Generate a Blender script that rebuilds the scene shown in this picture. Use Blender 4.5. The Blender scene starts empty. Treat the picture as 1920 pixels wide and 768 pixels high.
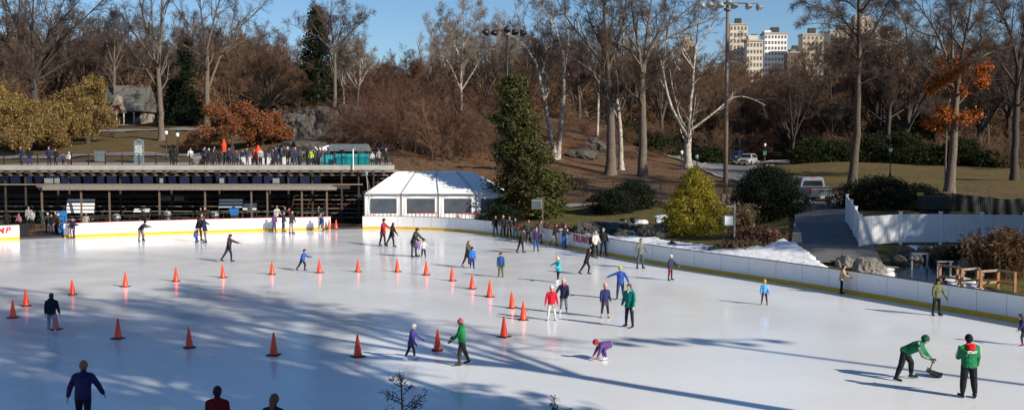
import bpy, bmesh, math, random
import numpy as np
from mathutils import Vector, Matrix
S = bpy.context.scene
COL = S.collection
R = math.radians
# ------------------------------------------------------------------ camera
F_PX = 1884.0
PITCH = math.atan(107/F_PX)
CAM_Z = 7.0
cd = bpy.data.cameras.new('camera'); cam = bpy.data.objects.new('camera', cd); COL.objects.link(cam)
cam.location = (0, 0, CAM_Z); cam.rotation_euler = (R(90)-PITCH, 0, 0)
cd.sensor_width = 36; cd.lens = F_PX/1920*36; cd.clip_start = .3; cd.clip_end = 6000
S.camera = cam
# ------------------------------------------------------------------ world, sun, exposure
SUN_EL, SUN_X, SUN_Y = R(27.5), .795, -.607
w = bpy.data.worlds.new('World'); S.world = w; w.use_nodes = True
nt = w.node_tree; nt.nodes.clear()
sky = nt.nodes.new('ShaderNodeTexSky'); sky.sky_type = 'NISHITA'; sky.sun_disc = False
sky.sun_elevation = SUN_EL; sky.sun_rotation = math.atan2(SUN_X, SUN_Y)
sky.altitude = 50; sky.air_density = 1.0; sky.dust_density = .0; sky.ozone_density = 6
bg = nt.nodes.new('ShaderNodeBackground'); bg.inputs['Strength'].default_value = .084
wo = nt.nodes.new('ShaderNodeOutputWorld')
nt.links.new(sky.outputs[0], bg.inputs[0]); nt.links.new(bg.outputs[0], wo.inputs[0])
sd = bpy.data.lights.new('sun', 'SUN'); sd.energy = 5.0; sd.angle = R(.53); sd.color = (1, .92, .79)
sun = bpy.data.objects.new('sun', sd); COL.objects.link(sun)
sv = Vector((SUN_X*math.cos(SUN_EL), SUN_Y*math.cos(SUN_EL), math.sin(SUN_EL)))
sun.rotation_euler = sv.to_track_quat('Z', 'Y').to_euler(); sun.location = sv*200
S.view_settings.view_transform = 'Standard'; S.view_settings.look = 'None'
S.view_settings.exposure = .36; S.view_settings.gamma = 1
S.view_settings.use_curve_mapping = False
S.cycles.max_bounces = 5; S.cycles.diffuse_bounces = 2; S.cycles.glossy_bounces = 3; S.cycles.transmission_bounces = 2; S.cycles.use_adaptive_sampling = True
# ------------------------------------------------------------------ pixel <-> world helpers
_CP, _SP = math.cos(PITCH), math.sin(PITCH)
def ray(u, v):
    x = (u-960)/F_PX; y = -(v-384)/F_PX
    return np.array([x, _CP + y*_SP, -_SP + y*_CP])
def PX(u, v, d):                      # point on the ray of pixel (u,v) at depth y=d
    r = ray(u, v); r = r*(d/r[1]); return np.array([r[0], d, CAM_Z+r[2]])
def G(u, v, z=0.):                    # ray meets the level z
    r = ray(u, v); k = (z-CAM_Z)/r[2]; return np.array([r[0]*k, r[1]*k, z])
def XU(u, d): return PX(u, 277, d)[0]
# ------------------------------------------------------------------ object helpers
def tag(o, label=None, cat=None, group=None, kind=None):
    if label: o['label'] = label
    if cat: o['category'] = cat
    if group: o['group'] = group
    if kind: o['kind'] = kind
    return o
def empty(name, loc=(0, 0, 0), rz=0):
    o = bpy.data.objects.new(name, None); COL.objects.link(o)
    o.location = Vector([float(q) for q in loc]); o.rotation_euler = (0, 0, rz); o.empty_display_size = .2
    return o
def link(name, me, mats=None, parent=None, smooth=False):
    o = bpy.data.objects.new(name, me); COL.objects.link(o)
    if mats is not None:
        for m in (mats if isinstance(mats, (list, tuple)) else [mats]): me.materials.append(m)
    if parent is not None: o.parent = parent
    if smooth and len(me.polygons): me.polygons.foreach_set('use_smooth', [True]*len(me.polygons))
    return o
def mesh_np(name, V, Fc):             # Fc: (n,3) or (n,4) array
    V = np.asarray(V, dtype=np.float32); Fc = np.asarray(Fc, dtype=np.int32)
    me = bpy.data.meshes.new(name); k = Fc.shape[1]; n = len(Fc)
    me.vertices.add(len(V)); me.vertices.foreach_set('co', V.ravel())
    me.loops.add(n*k); me.loops.foreach_set('vertex_index', Fc.ravel())
    me.polygons.add(n); me.polygons.foreach_set('loop_start', np.arange(0, n*k, k, dtype=np.int32))
    me.polygons.foreach_set('loop_total', np.full(n, k, dtype=np.int32))
    me.update(calc_edges=True); return me
class MB:
    def __init__(s): s.v = []; s.f = []
    def add(s, vs, fs):
        o = len(s.v); s.v += [tuple(float(c) for c in q) for q in vs]; s.f += [[i+o for i in f] for f in fs]; return s
    def box(s, c, d, rz=0, rx=0, ry=0):
        M = Matrix.Rotation(rz, 3, 'Z') @ Matrix.Rotation(ry, 3, 'Y') @ Matrix.Rotation(rx, 3, 'X')
        vs = [Vector(c) + M @ Vector((sx*d[0]/2, sy*d[1]/2, sz*d[2]/2)) for sx in (-1, 1) for sy in (-1, 1) for sz in (-1, 1)]
        return s.add(vs, [(0, 1, 3, 2), (4, 6, 7, 5), (0, 4, 5, 1), (2, 3, 7, 6), (0, 2, 6, 4), (1, 5, 7, 3)])
    def b2(s, x0, x1, y0, y1, z0, z1): return s.box(((x0+x1)/2, (y0+y1)/2, (z0+z1)/2), (x1-x0, y1-y0, z1-z0))
    def beam(s, p, q, w_, h_=None):
        p = Vector(p); q = Vector(q); d = (q-p); L = d.length; h_ = h_ or w_
        M = d.to_track_quat('Y', 'Z').to_matrix(); c = (p+q)/2
        vs = [c + M @ Vector((a*w_/2, b*L/2, e*h_/2)) for a in (-1, 1) for b in (-1, 1) for e in (-1, 1)]
        return s.add(vs, [(0, 1, 3, 2), (4, 6, 7, 5), (0, 4, 5, 1), (2, 3, 7, 6), (0, 2, 6, 4), (1, 5, 7, 3)])
    def tube(s, pts, rads, n=10, cap=True):
        pts = [Vector([float(c) for c in p]) for p in pts]
        if not hasattr(rads, '__len__'): rads = [rads]*len(pts)
        o = len(s.v); vs = []; fs = []
        for i, p in enumerate(pts):
            t = (pts[min(i+1, len(pts)-1)]-pts[max(i-1, 0)]).normalized()
            a = t.cross(Vector((.31, .22, .9)) if abs(t.z) < .8 else Vector((1, .2, 0))).normalized(); b = t.cross(a)
            for k in range(n):
                an = 2*math.pi*k/n; vs.append(p + (a*math.cos(an)+b*math.sin(an))*rads[i])
        for i in range(len(pts)-1):
            for k in range(n): fs.append((i*n+k, i*n+(k+1) % n, (i+1)*n+(k+1) % n, (i+1)*n+k))
        if cap: fs.append(tuple(range(n))[::-1]); fs.append(tuple((len(pts)-1)*n+k for k in range(n)))
        return s.add(vs, fs)
    def loft(s, rings, cap=True):         # rings: list of equal-length point lists
        n = len(rings[0]); vs = [p for r in rings for p in r]; fs = []
        for i in range(len(rings)-1):
            for k in range(n): fs.append((i*n+k, i*n+(k+1) % n, (i+1)*n+(k+1) % n, (i+1)*n+k))
        if cap: fs.append(tuple(range(n))[::-1]); fs.append(tuple((len(rings)-1)*n+k for k in range(n)))
        return s.add(vs, fs)
    def build(s, name, m, parent=None, smooth=False, bevel=0):
        me = bpy.data.meshes.new(name); me.from_pydata(s.v, [], s.f); me.update()
        bm = bmesh.new(); bm.from_mesh(me); bmesh.ops.recalc_face_normals(bm, faces=bm.faces); bm.to_mesh(me); bm.free()
        o = link(name, me, m, parent, smooth)
        if bevel:
            bv = o.modifiers.new('bevel', 'BEVEL'); bv.width = bevel; bv.segments = 2
        return o
def copy_tree(o, parent=None):
    c = o.copy(); COL.objects.link(c)
    if parent is not None: c.parent = parent
    for ch in list(o.children): copy_tree(ch, c)
    return c
# ------------------------------------------------------------------ materials
def mat(name, col, rough=.7, metal=0., var=.12, scale=3., bump=0., col2=None, spec=.5, coat=0., island=0., detail=4, bscale=None, emit=None):
    m = bpy.data.materials.new(name); m.use_nodes = True; n = m.node_tree; N = n.nodes; L = n.links
    b = N['Principled BSDF']; b.inputs['Roughness'].default_value = rough; b.inputs['Metallic'].default_value = metal
    b.inputs['Specular IOR Level'].default_value = spec; b.inputs['Coat Weight'].default_value = coat
    c1 = tuple(col)+(1,); tc = N.new('ShaderNodeTexCoord'); no = N.new('ShaderNodeTexNoise')
    no.inputs['Scale'].default_value = scale; no.inputs['Detail'].default_value = detail; L.new(tc.outputs['Object'], no.inputs['Vector'])
    cr = N.new('ShaderNodeValToRGB'); e = cr.color_ramp.elements
    e[0].position = .3; e[1].position = .7
    if col2 is None:
        e[0].color = tuple(c*(1-var) for c in col)+(1,); e[1].color = tuple(min(1, c*(1+var)) for c in col)+(1,)
    else: e[0].color = c1; e[1].color = tuple(col2)+(1,)
    L.new(no.outputs['Fac'], cr.inputs['Fac']); out = cr.outputs['Color']
    if island:
        ge = N.new('ShaderNodeNewGeometry'); mr = N.new('ShaderNodeMapRange'); mr.inputs['To Min'].default_value = 1-island; mr.inputs['To Max'].default_value = 1+island
        L.new(ge.outputs['Random Per Island'], mr.inputs['Value']); hs = N.new('ShaderNodeHueSaturation'); L.new(mr.outputs[0], hs.inputs['Value']); L.new(out, hs.inputs['Color']); out = hs.outputs['Color']
    L.new(out, b.inputs['Base Color'])
    if bump:
        bu = N.new('ShaderNodeBump'); bu.inputs['Strength'].default_value = bump; bu.inputs['Distance'].default_value = .05
        if bscale:
            n2 = N.new('ShaderNodeTexNoise'); n2.inputs['Scale'].default_value = bscale; n2.inputs['Detail'].default_value = 6; L.new(tc.outputs['Object'], n2.inputs['Vector']); L.new(n2.outputs['Fac'], bu.inputs['Height'])
        else: L.new(no.outputs['Fac'], bu.inputs['Height'])
        L.new(bu.outputs[0], b.inputs['Normal'])
    if emit:
        b.inputs['Emission Color'].default_value = tuple(emit[:3])+(1,); b.inputs['Emission Strength'].default_value = emit[3]
    return m
M = {}
M['white_board'] = mat('white_board', (.80, .79, .76), .35, var=.03, scale=1.2)
def scuffed(name, c, c2, sc=(1, 1, 6)):
    m = mat(name, c, .35, var=.04, scale=1.2); n = m.node_tree; b = n.nodes['Principled BSDF']; src = b.inputs['Base Color'].links[0].from_socket
    tc = n.nodes.new('ShaderNodeTexCoord'); mp = n.nodes.new('ShaderNodeMapping'); mp.inputs['Scale'].default_value = sc; no = n.nodes.new('ShaderNodeTexNoise'); no.inputs['Scale'].default_value = 2.2; no.inputs['Detail'].default_value = 10; no.inputs['Roughness'].default_value = .75
    cr = n.nodes.new('ShaderNodeValToRGB'); cr.color_ramp.elements[0].position = .56; cr.color_ramp.elements[0].color = (0, 0, 0, 1); cr.color_ramp.elements[1].position = .74; cr.color_ramp.elements[1].color = (.8, .8, .8, 1)
    mxx = n.nodes.new('ShaderNodeMixRGB'); mxx.inputs[2].default_value = tuple(c2)+(1,)
    L = n.links; L.new(tc.outputs['Object'], mp.inputs[0]); L.new(mp.outputs[0], no.inputs['Vector']); L.new(no.outputs['Fac'], cr.inputs[0]); L.new(cr.outputs[0], mxx.inputs[0]); L.new(src, mxx.inputs[1]); L.new(mxx.outputs[0], b.inputs['Base Color']); return m
M['white_board'] = scuffed('white_board', (.84, .83, .81), (.50, .49, .47))
M['yellow'] = mat('yellow_kick', (.76, .42, .02), .4, var=.08, scale=2)
M['rail_dark'] = mat('rail_dark', (.05, .02, .02), .4)
M['red_paint'] = mat('red_paint', (.55, .02, .02), .4)
M['black_metal'] = mat('black_metal', (.018, .018, .02), .45, var=.2)
M['dark_steel'] = mat('dark_steel', (.03, .024, .02), .6, var=.3)
M['weathered_wood'] = mat('weathered_wood', (.25, .21, .17), .8, var=.25, scale=6)
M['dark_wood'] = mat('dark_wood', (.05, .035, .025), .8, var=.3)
M['concrete'] = mat('concrete', (.36, .34, .31), .85, var=.12, scale=1.5, bump=.1)
M['fascia'] = mat('fascia_stone', (.38, .36, .32), .8, var=.15, scale=2)
M['asphalt'] = mat('asphalt', (.13, .125, .12), .9, var=.15, scale=1.2, bump=.1)
M['path'] = mat('path_paving', (.20, .19, .18), .9, var=.15, scale=1.2)
M['curb'] = mat('curb_stone', (.40, .39, .37), .8)
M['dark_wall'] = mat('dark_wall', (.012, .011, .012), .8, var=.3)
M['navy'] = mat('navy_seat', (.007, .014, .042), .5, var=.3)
M['blue_plastic'] = mat('blue_plastic', (.03, .19, .55), .4)
M['teal'] = mat('teal_vinyl', (.0, .36, .40), .5, var=.06)
M['tent'] = mat('tent_vinyl', (.88, .87, .84), .55, var=.03, scale=.8)
M['tent_win'] = mat('tent_window', (.085, .10, .12), .12, var=.25, scale=.9)
M['grey_metal'] = mat('grey_metal', (.30, .31, .31), .45, metal=.6)
M['pole'] = mat('pole_paint', (.16, .11, .085), .5, var=.12)
M['lamp_grey'] = mat('lamp_grey', (.24, .27, .26), .35)
M['glass_lamp'] = mat('lamp_glass', (.75, .75, .70), .2)
M['orange'] = mat('cone_orange', (1.0, .06, .01), .35, var=.03, coat=.3)
M['rubber'] = mat('black_rubber', (.02, .012, .01), .6)
M['vinyl_fence'] = mat('vinyl_fence', (.78, .78, .80), .35, var=.02)
M['screen_cloth'] = mat('screen_cloth', (.012, .014, .014), .8, var=.4, scale=4)
M['rock'] = mat('rock', (.03, .028, .026), .9, col2=(.095, .088, .075), scale=1.6, bump=.7, detail=8, bscale=3)
M['rock_light'] = mat('rock_light', (.10, .093, .08), .85, col2=(.25, .23, .20), scale=2, bump=.6, detail=8, bscale=5)
M['bark'] = mat('bark', (.085, .062, .046), .9, var=.35, scale=5, bump=.5)
M['bark_grey'] = mat('bark_grey', (.125, .098, .075), .9, var=.35, scale=5, bump=.5)
M['bark_dark'] = mat('bark_dark', (.055, .042, .035), .9, var=.3, scale=5, bump=.5)
M['bark_white'] = mat('bark_white', (.12, .095, .07), .8, col2=(.54, .49, .42), scale=3.2, bump=.2, detail=5)
M['twig'] = mat('twig', (.085, .055, .038), .9, var=.3, island=.35)
M['twig_red'] = mat('twig_red', (.11, .052, .032), .9, var=.3, island=.35)
M['twig_brown'] = mat('twig_brown', (.15, .083, .045), .9, var=.3, island=.35)
M['twig_pale'] = mat('twig_pale', (.22, .165, .12), .9, var=.3, island=.35)
def leafmat(name, c, isl=.45, trans=.25):
    m = mat(name, c, .8, var=.35, scale=1.5, island=isl, spec=.12)
    n = m.node_tree; b = n.nodes['Principled BSDF']; o = n.nodes['Material Output']
    t = n.nodes.new('ShaderNodeBsdfTranslucent'); mx = n.nodes.new('ShaderNodeMixShader'); mx.inputs[0].default_value = trans
    n.links.new(b.inputs['Base Color'].links[0].from_socket, t.inputs[0])
    n.links.new(b.outputs[0], mx.inputs[1]); n.links.new(t.outputs[0], mx.inputs[2]); n.links.new(mx.outputs[0], o.inputs[0])
    return m
M['leaf_pine'] = leafmat('needles_green', (.075, .078, .026))
M['leaf_darkpine'] = leafmat('needles_dark', (.014, .022, .010))
M['leaf_gold'] = leafmat('foliage_gold', (.27, .225, .028))
M['leaf_hedge'] = leafmat('hedge_leaves', (.018, .025, .012))
M['leaf_rhodo'] = leafmat('broad_evergreen', (.024, .032, .011))
M['leaf_willow'] = leafmat('willow_leaves', (.26, .18, .06))
M['leaf_oak'] = leafmat('copper_leaves', (.25, .095, .04))
M['leaf_orange'] = leafmat('orange_leaves', (.42, .13, .03))
M['reed'] = leafmat('dry_reeds', (.28, .19, .10))
M['rust'] = mat('rust_shrub', (.13, .06, .035), .9, island=.4)
# ------------------------------------------------------------------ rink outline
far_uv = [(-110, 457), (0, 450), (120, 445.5), (300, 438.8), (480, 433.4), (620, 430.3), (680, 429), (760, 429.5), (860, 434), (960, 445), (1060, 463), (1170, 484), (1280, 503), (1430, 525.5), (1580, 549), (1750, 578), (1920, 607)]
ctrl = [G(u, v)[:2] for u, v in far_uv]
ctrl += [np.array(p) for p in [(22.6, 34.5), (23.8, 29), (22.5, 23.5), (18, 19.6), (10, 18), (-4, 17.6), (-18, 18.3), (-30, 22), (-40, 30), (-46, 42), (-49, 56), (-49.5, 66)]]
ctrl = np.array(ctrl)
def catmull(c, per=12):
    out = []; n = len(c)
    for i in range(n):
        p0, p1, p2, p3 = c[i-1], c[i], c[(i+1) % n], c[(i+2) % n]
        for k in range(per):
            t = k/per
            out.append(.5*((2*p1)+(-p0+p2)*t+(2*p0-5*p1+4*p2-p3)*t*t+(-p0+3*p1-3*p2+p3)*t**3))
    return np.array(out)
RINK = catmull(ctrl)
CEN = np.array([-12., 48.])
def u_of(p): return 960+F_PX*p[0]/(p[1]*_CP + CAM_Z*_SP)
# ------------------------------------------------------------------ terrain
TP = []
def tuv(u, d, z): TP.append((XU(u, d), d, z))
for q in [(960, 84, .6), (1000, 80, .7), (1060, 72, .85), (1150, 67, .9), (1280, 61, .95), (1400, 56, 1.), (1500, 53, 1.), (1600, 50.5, .9), (1700, 48, .6), (1800, 45.5, .5), (1920, 43, .5), (2200, 35, .8),
          (1000, 90, 1.2), (1050, 90, 1.4), (1100, 100, 1.9), (1200, 95, 2.), (1300, 78, 1.5), (1300, 95, 2.), (1400, 72, 1.6), (1450, 100, 2.9), (1145, 120, 3.9), (1205, 120, 3.8), (1290, 130, 4.4),
          (1100, 140, 7.5), (1000, 125, 5.5), (1000, 150, 10), (1100, 160, 10.5), (1290, 165, 7), (1400, 147, 4.3), (1450, 125, 3.9), (1357, 95, 1.6), (1540, 74, 2.8), (1560, 66, 2.5), (1560, 58, 1.8), (1560, 52, 1.1),
          (1615, 54, 1.5), (1845, 55, 1.5), (1700, 80, 2.2), (1900, 80, 2.2), (1600, 90, 3.4), (1778, 95, 2.8), (1900, 100, 3.), (1560, 140, 5.), (1700, 140, 4.6), (1900, 140, 4.3), (1500, 180, 7), (1800, 180, 7), (2100, 120, 4), (2100, 60, 1.5),
          (750, 88, .5), (850, 88, .5), (930, 88, .5), (760, 97, .6), (850, 97, .8), (850, 110, 4.3), (950, 105, 3.2), (800, 125, 8), (900, 130, 7.5), (260, 112, 5.5), (0, 116, 5.4), (500, 116, 5.4), (700, 114, 5.4), (300, 122, 6.5),
          (100, 140, 8.), (300, 135, 8.1), (450, 135, 8), (235, 165, 10.7), (640, 140, 10.8), (550, 150, 10.5), (390, 150, 9.8), (750, 150, 11.5), (870, 160, 11.8), (0, 165, 10.5), (600, 180, 13), (0, 200, 13), (300, 200, 13), (900, 200, 14),
          (1200, 200, 12), (1500, 220, 10), (1900, 220, 9), (-300, 120, 6), (-300, 200, 13), (960, 400, 18), (0, 400, 18), (1900, 400, 16), (2500, 200, 9)]: tuv(*q)
TP += [(-62, 50, 1), (-60, 20, 2), (-40, 5, 3), (0, 8, 2.9), (0, -6, 5), (40, 5, 3), (34, 22, 2), (40, 38, 1.5), (0, -60, 6), (100, 0, 6), (-100, 0, 6), (80, 60, 4), (-90, 100, 6), (-60, 80, 2), (0, -400, 10), (400, 0, 12), (-400, 0, 12), (300, 300, 16), (-300, 300, 16), (-12, 12, 1.5), (12, 12, 1.6), (12, 5, 3.2), (-12, 5, 3.2)]
TP = np.array(TP)
def tps_k(r2): return r2*np.log(np.maximum(r2, 1e-9))*.5
_n = len(TP); _d2 = ((TP[:, None, :2]-TP[None, :, :2])**2).sum(-1)/1e4
_A = np.zeros((_n+3, _n+3)); _A[:_n, :_n] = tps_k(_d2)+np.eye(_n)*2e-5; _A[:_n, _n] = 1; _A[:_n, _n+1:] = TP[:, :2]/100; _A[_n:, :_n] = _A[:_n, _n:].T
_W = np.linalg.solve(_A, np.concatenate([TP[:, 2], [0, 0, 0]]))
def sstep(a, b, x): t = np.clip((x-a)/(b-a), 0, 1); return t*t*(3-2*t)
def wob(x, y):
    return .10*np.sin(x*.61+1.3*np.sin(y*.37))*np.cos(y*.53+x*.11)+.05*np.sin(x*1.7+y*1.1)
def TZ(x, y):
    x = np.atleast_1d(np.asarray(x, float)); y = np.atleast_1d(np.asarray(y, float))
    xc = np.clip(x, -420, 420); yc = np.clip(y, -420, 420)
    out = np.zeros(len(x))
    for i in range(0, len(x), 20000):
        d2 = ((xc[i:i+20000, None]-TP[None, :, 0])**2+(yc[i:i+20000, None]-TP[None, :, 1])**2)/1e4
        out[i:i+20000] = tps_k(d2) @ _W[:_n] + _W[_n] + _W[_n+1]*xc[i:i+20000]/100+_W[_n+2]*yc[i:i+20000]/100
    out = np.clip(out, .15, 20) + wob(x, y)*sstep(3, 40, y-45+0*x)
    # rocky hill behind the carousel path gets rougher
    fl = (1-sstep(-14.5, -11.5, x))*sstep(60, 76, y)*sstep(-75, -60, x)      # sunken floor under the deck
    cut = np.where(y < 98, .12, .12+(5.2-.12)*sstep(98, 104, y)); a = fl*(1-sstep(104, 112, y))
    return out*(1-a)+cut*a
def tz(x, y): return float(TZ(x, y)[0])
# ------------------------------------------------------------------ ground sheet (rings hugging the rink outline)
NB = len(RINK)
offs = [0.14]; st = .7
while offs[-1] < 1300: offs.append(offs[-1]+st); st *= 1.0 if offs[-1] < 70 else 1.12
offs = np.array(offs)
rad = RINK-CEN; rl = np.linalg.norm(rad, axis=1); ru = rad/rl[:, None]
idx = np.linspace(0, NB, NB*2, endpoint=False)
def rb(i): a = np.floor(i).astype(int) % NB; b = (a+1) % NB; t = (i-np.floor(i))[:, None]; return RINK[a]*(1-t)+RINK[b]*t
B2 = rb(idx); r2 = B2-CEN; l2 = np.linalg.norm(r2, axis=1); u2 = r2/l2[:, None]
gx = (B2[None]+u2[None]*offs[:, None, None]).reshape(-1, 2)
gz = TZ(gx[:, 0], gx[:, 1])
nb2 = len(B2); no_ = len(offs)
V = np.concatenate([gx, gz[:, None]], 1); sk = np.concatenate([B2+u2*.14, np.full((nb2, 1), -.3)], 1)
V = np.concatenate([V, sk]); Fq = []
ii = np.arange(nb2); jj = (ii+1) % nb2
for k in range(no_-1): Fq.append(np.stack([k*nb2+ii, (k+1)*nb2+ii, (k+1)*nb2+jj, k*nb2+jj], 1))
Fq.append(np.stack([no_*nb2+ii, ii, jj, no_*nb2+jj], 1))
me = mesh_np('ground', V, np.concatenate(Fq))
gr = bpy.data.materials.new('ground_litter'); gr.use_nodes = True; n = gr.node_tree; N = n.nodes; L = n.links; b = N['Principled BSDF']; b.inputs['Roughness'].default_value = .95; b.inputs['Specular IOR Level'].default_value = .15
tc = N.new('ShaderNodeTexCoord')
def nz(sc, det=5): q = N.new('ShaderNodeTexNoise'); q.inputs['Scale'].default_value = sc; q.inputs['Detail'].default_value = det; L.new(tc.outputs['Object'], q.inputs['Vector']); return q.outputs['Fac']
def rmp(src, a, c1, b_, c2):
    q = N.new('ShaderNodeValToRGB'); q.color_ramp.elements[0].position = a; q.color_ramp.elements[0].color = tuple(c1)+(1,); q.color_ramp.elements[1].position = b_; q.color_ramp.elements[1].color = tuple(c2)+(1,); L.new(src, q.inputs[0]); return q.outputs[0]
def mx(f, a, c):
    q = N.new('ShaderNodeMixRGB'); L.new(f, q.inputs[0]); L.new(a, q.inputs[1]); L.new(c, q.inputs[2]); return q.outputs[0]
grass = rmp(nz(1.5), .3, (.06, .065, .018), .7, (.14, .115, .035))
leaves = rmp(nz(4, 8), .35, (.05, .03, .017), .68, (.21, .105, .05))
dirt = rmp(nz(2, 6), .3, (.06, .04, .028), .7, (.15, .10, .065))
f1 = rmp(nz(.09, 6), .42, (0, 0, 0), .60, (1, 1, 1)); f2 = rmp(nz(.35, 7), .45, (0, 0, 0), .6, (1, 1, 1))
at = N.new('ShaderNodeAttribute'); at.attribute_name = 'zone'
sep = N.new('ShaderNodeSeparateColor'); L.new(at.outputs['Color'], sep.inputs[0])
base = mx(f2, leaves, dirt); ma = N.new('ShaderNodeMath'); ma.operation = 'MULTIPLY_ADD'; L.new(f1, ma.inputs[0]); ma.inputs[1].default_value = .5
L.new(sep.outputs[0], ma.inputs[2]); ma.use_clamp = True
lawn = mx(rmp(nz(.6, 7), .5, (0, 0, 0), .72, (1, 1, 1)), grass, leaves)
m2 = N.new('ShaderNodeMath'); m2.operation = 'MULTIPLY'; L.new(ma.outputs[0], m2.inputs[0]); L.new(sep.outputs[0], m2.inputs[1]); 
L.new(mx(m2.outputs[0], base, lawn), b.inputs['Base Color'])
bu = N.new('ShaderNodeBump'); bu.inputs['Strength'].default_value = .6; bu.inputs['Distance'].default_value = .12; L.new(nz(5, 8), bu.inputs['Height']); L.new(bu.outputs[0], b.inputs['Normal'])
ca = me.color_attributes.new('zone', 'FLOAT_COLOR', 'POINT')
zone = np.zeros((len(V), 4), np.float32); zone[:, 3] = 1
X, Y = V[:, 0], V[:, 1]; uu = 960+F_PX*X/np.maximum(Y, 5)
z1 = sstep(95, 88, Y)*sstep(0, 4, X)                       # grass behind the right boards
z2 = sstep(88, 100, Y)*sstep(150, 142, Y)*sstep(1385, 1440, uu)*.75   # lawn beyond the drive
z3 = sstep(104, 110, Y)*sstep(175, 160, Y)*sstep(560, 480, uu)*.6     # slope behind the terrace
zone[:, 0] = np.clip(z1+z2+z3, 0, 1); ca.data.foreach_set('color', zone.ravel())
tag(link('ground', me, gr, smooth=True), kind='structure')
# ------------------------------------------------------------------ ice
ice = bpy.data.materials.new('ice'); ice.use_nodes = True; n = ice.node_tree; N = n.nodes; L = n.links; b = N['Principled BSDF']
tc = N.new('ShaderNodeTexCoord')
def nzs(sc, det, scale3=(1, 1, 1), rot=0):
    mp = N.new('ShaderNodeMapping'); mp.inputs['Scale'].default_value = scale3; mp.inputs['Rotation'].default_value = (0, 0, rot); L.new(tc.outputs['Object'], mp.inputs[0])
    q = N.new('ShaderNodeTexNoise'); q.inputs['Scale'].default_value = sc; q.inputs['Detail'].default_value = det; L.new(mp.outputs[0], q.inputs['Vector']); return q.outputs['Fac']
basec = rmp(nzs(.12, 6, (1, 1.6, 1)), .35, (.73, .74, .735), .68, (.82, .825, .82))
scr = rmp(nzs(1.1, 9, (1, 9, 1), .15), .64, (0, 0, 0), .74, (1, 1, 1))
scr2 = rmp(nzs(.9, 9, (9, 1, 1), .5), .66, (0, 0, 0), .76, (1, 1, 1))
wh = N.new('ShaderNodeRGB'); wh.outputs[0].default_value = (.95, .95, .95, 1)
dm = N.new('ShaderNodeMath'); dm.operation = 'MAXIMUM'; L.new(scr, dm.inputs[0]); L.new(scr2, dm.inputs[1])
for sc_, an_, (lo_, hi_) in ((2.2, .9, (.60, .68)), (1.6, -.35, (.60, .69)), (2.8, 1.35, (.61, .68)), (1.3, -.9, (.60, .70))):
    q3 = rmp(nzs(sc_, 3, (1, 26, 1), an_), lo_, (0, 0, 0), hi_, (.9, .9, .9)); d3 = N.new('ShaderNodeMath'); d3.operation = 'MAXIMUM'; L.new(dm.outputs[0], d3.inputs[0]); L.new(q3, d3.inputs[1]); dm = d3; dm2 = N.new('ShaderNodeMath'); dm2.operation = 'MULTIPLY'; L.new(dm.outputs[0], dm2.inputs[0]); dm2.inputs[1].default_value = .8
L.new(mx(dm2.outputs[0], basec, wh.outputs[0]), b.inputs['Base Color'])
rr = N.new('ShaderNodeMapRange'); L.new(nzs(.35, 6), rr.inputs[0]); rr.inputs[1].default_value = .3; rr.inputs[2].default_value = .7; rr.inputs[3].default_value = .10; rr.inputs[4].default_value = .22; L.new(rr.outputs[0], b.inputs['Roughness'])
b.inputs['IOR'].default_value = 1.31
bu = N.new('ShaderNodeBump'); bu.inputs['Strength'].default_value = .12; bu.inputs['Distance'].default_value = .01; L.new(nzs(6, 8, (1, 2.5, 1)), bu.inputs['Height']); L.new(bu.outputs[0], b.inputs['Normal'])
Vi = [(CEN[0], CEN[1], 0)]+[(p[0], p[1], 0) for p in RINK]
me = bpy.data.meshes.new('ice_rink'); me.from_pydata(Vi, [], [(0, 1+i, 1+(i+1) % NB) for i in range(NB)]); me.update()
tag(link('ice_rink', me, ice), kind='structure')
# ------------------------------------------------------------------ boards round the rink
ruv = np.array([u_of(p) if p[1] > 12 else -9999 for p in RINK])
nfar = 16*12
def boards(i0, i1, label, name='rink_board', cap='rail_dark', inset=0.):
    ids = [i % NB for i in range(i0, i1+1)]
    P = [RINK[i] for i in ids]; nrm = [ru[i] for i in ids]
    c = P[len(P)//2]; o = empty(name, (c[0], c[1], 0)); tag(o, label, 'rink boards')
    def strip(a, b_, z0, z1, nm, m_):
        mb = MB(); rings = []
        for p, q in zip(P, nrm):
            A = p+q*a-c; B_ = p+q*b_-c
            rings.append([(A[0], A[1], z0), (B_[0], B_[1], z0), (B_[0], B_[1], z1), (A[0], A[1], z1)])
        mb.loft(rings); return mb.build(nm, m_, o)
    strip(-.01, .08, .215, 1.10, 'panel', M['white_board'])
    strip(-.022, .08, -.02, .212, 'kick_plate', M['yellow'])
    strip(-.02, .10, 1.103, 1.135, 'top_rail', M[cap])
    jt = None
    for k in range(2, len(P)-1, 4):
        p = P[k]-nrm[k]*.012-c
        if jt is None: jt = MB().box((0, 0, .66), (.007, .016, .86)).build('joint', M['lamp_grey'], o); q_ = jt
        else: q_ = jt.copy(); COL.objects.link(q_)
        q_.location = (p[0], p[1], 0); q_.rotation_euler = (0, 0, math.atan2(nrm[k][1], nrm[k][0])-math.pi/2)
    sup = None
    for k in range(1, len(P)-1, 5):
        p = P[k]+nrm[k]*.13-c
        if sup is None: sup = MB().box((0, 0, .53), (.08, .08, 1.08)).build('support', M['dark_steel'], o); q_ = sup
        else: q_ = sup.copy(); COL.objects.link(q_)
        q_.location = (p[0], p[1], 0)
    return o
def at_u(u): return int(np.argmin(np.abs(ruv[:nfar]-u)))
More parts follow.
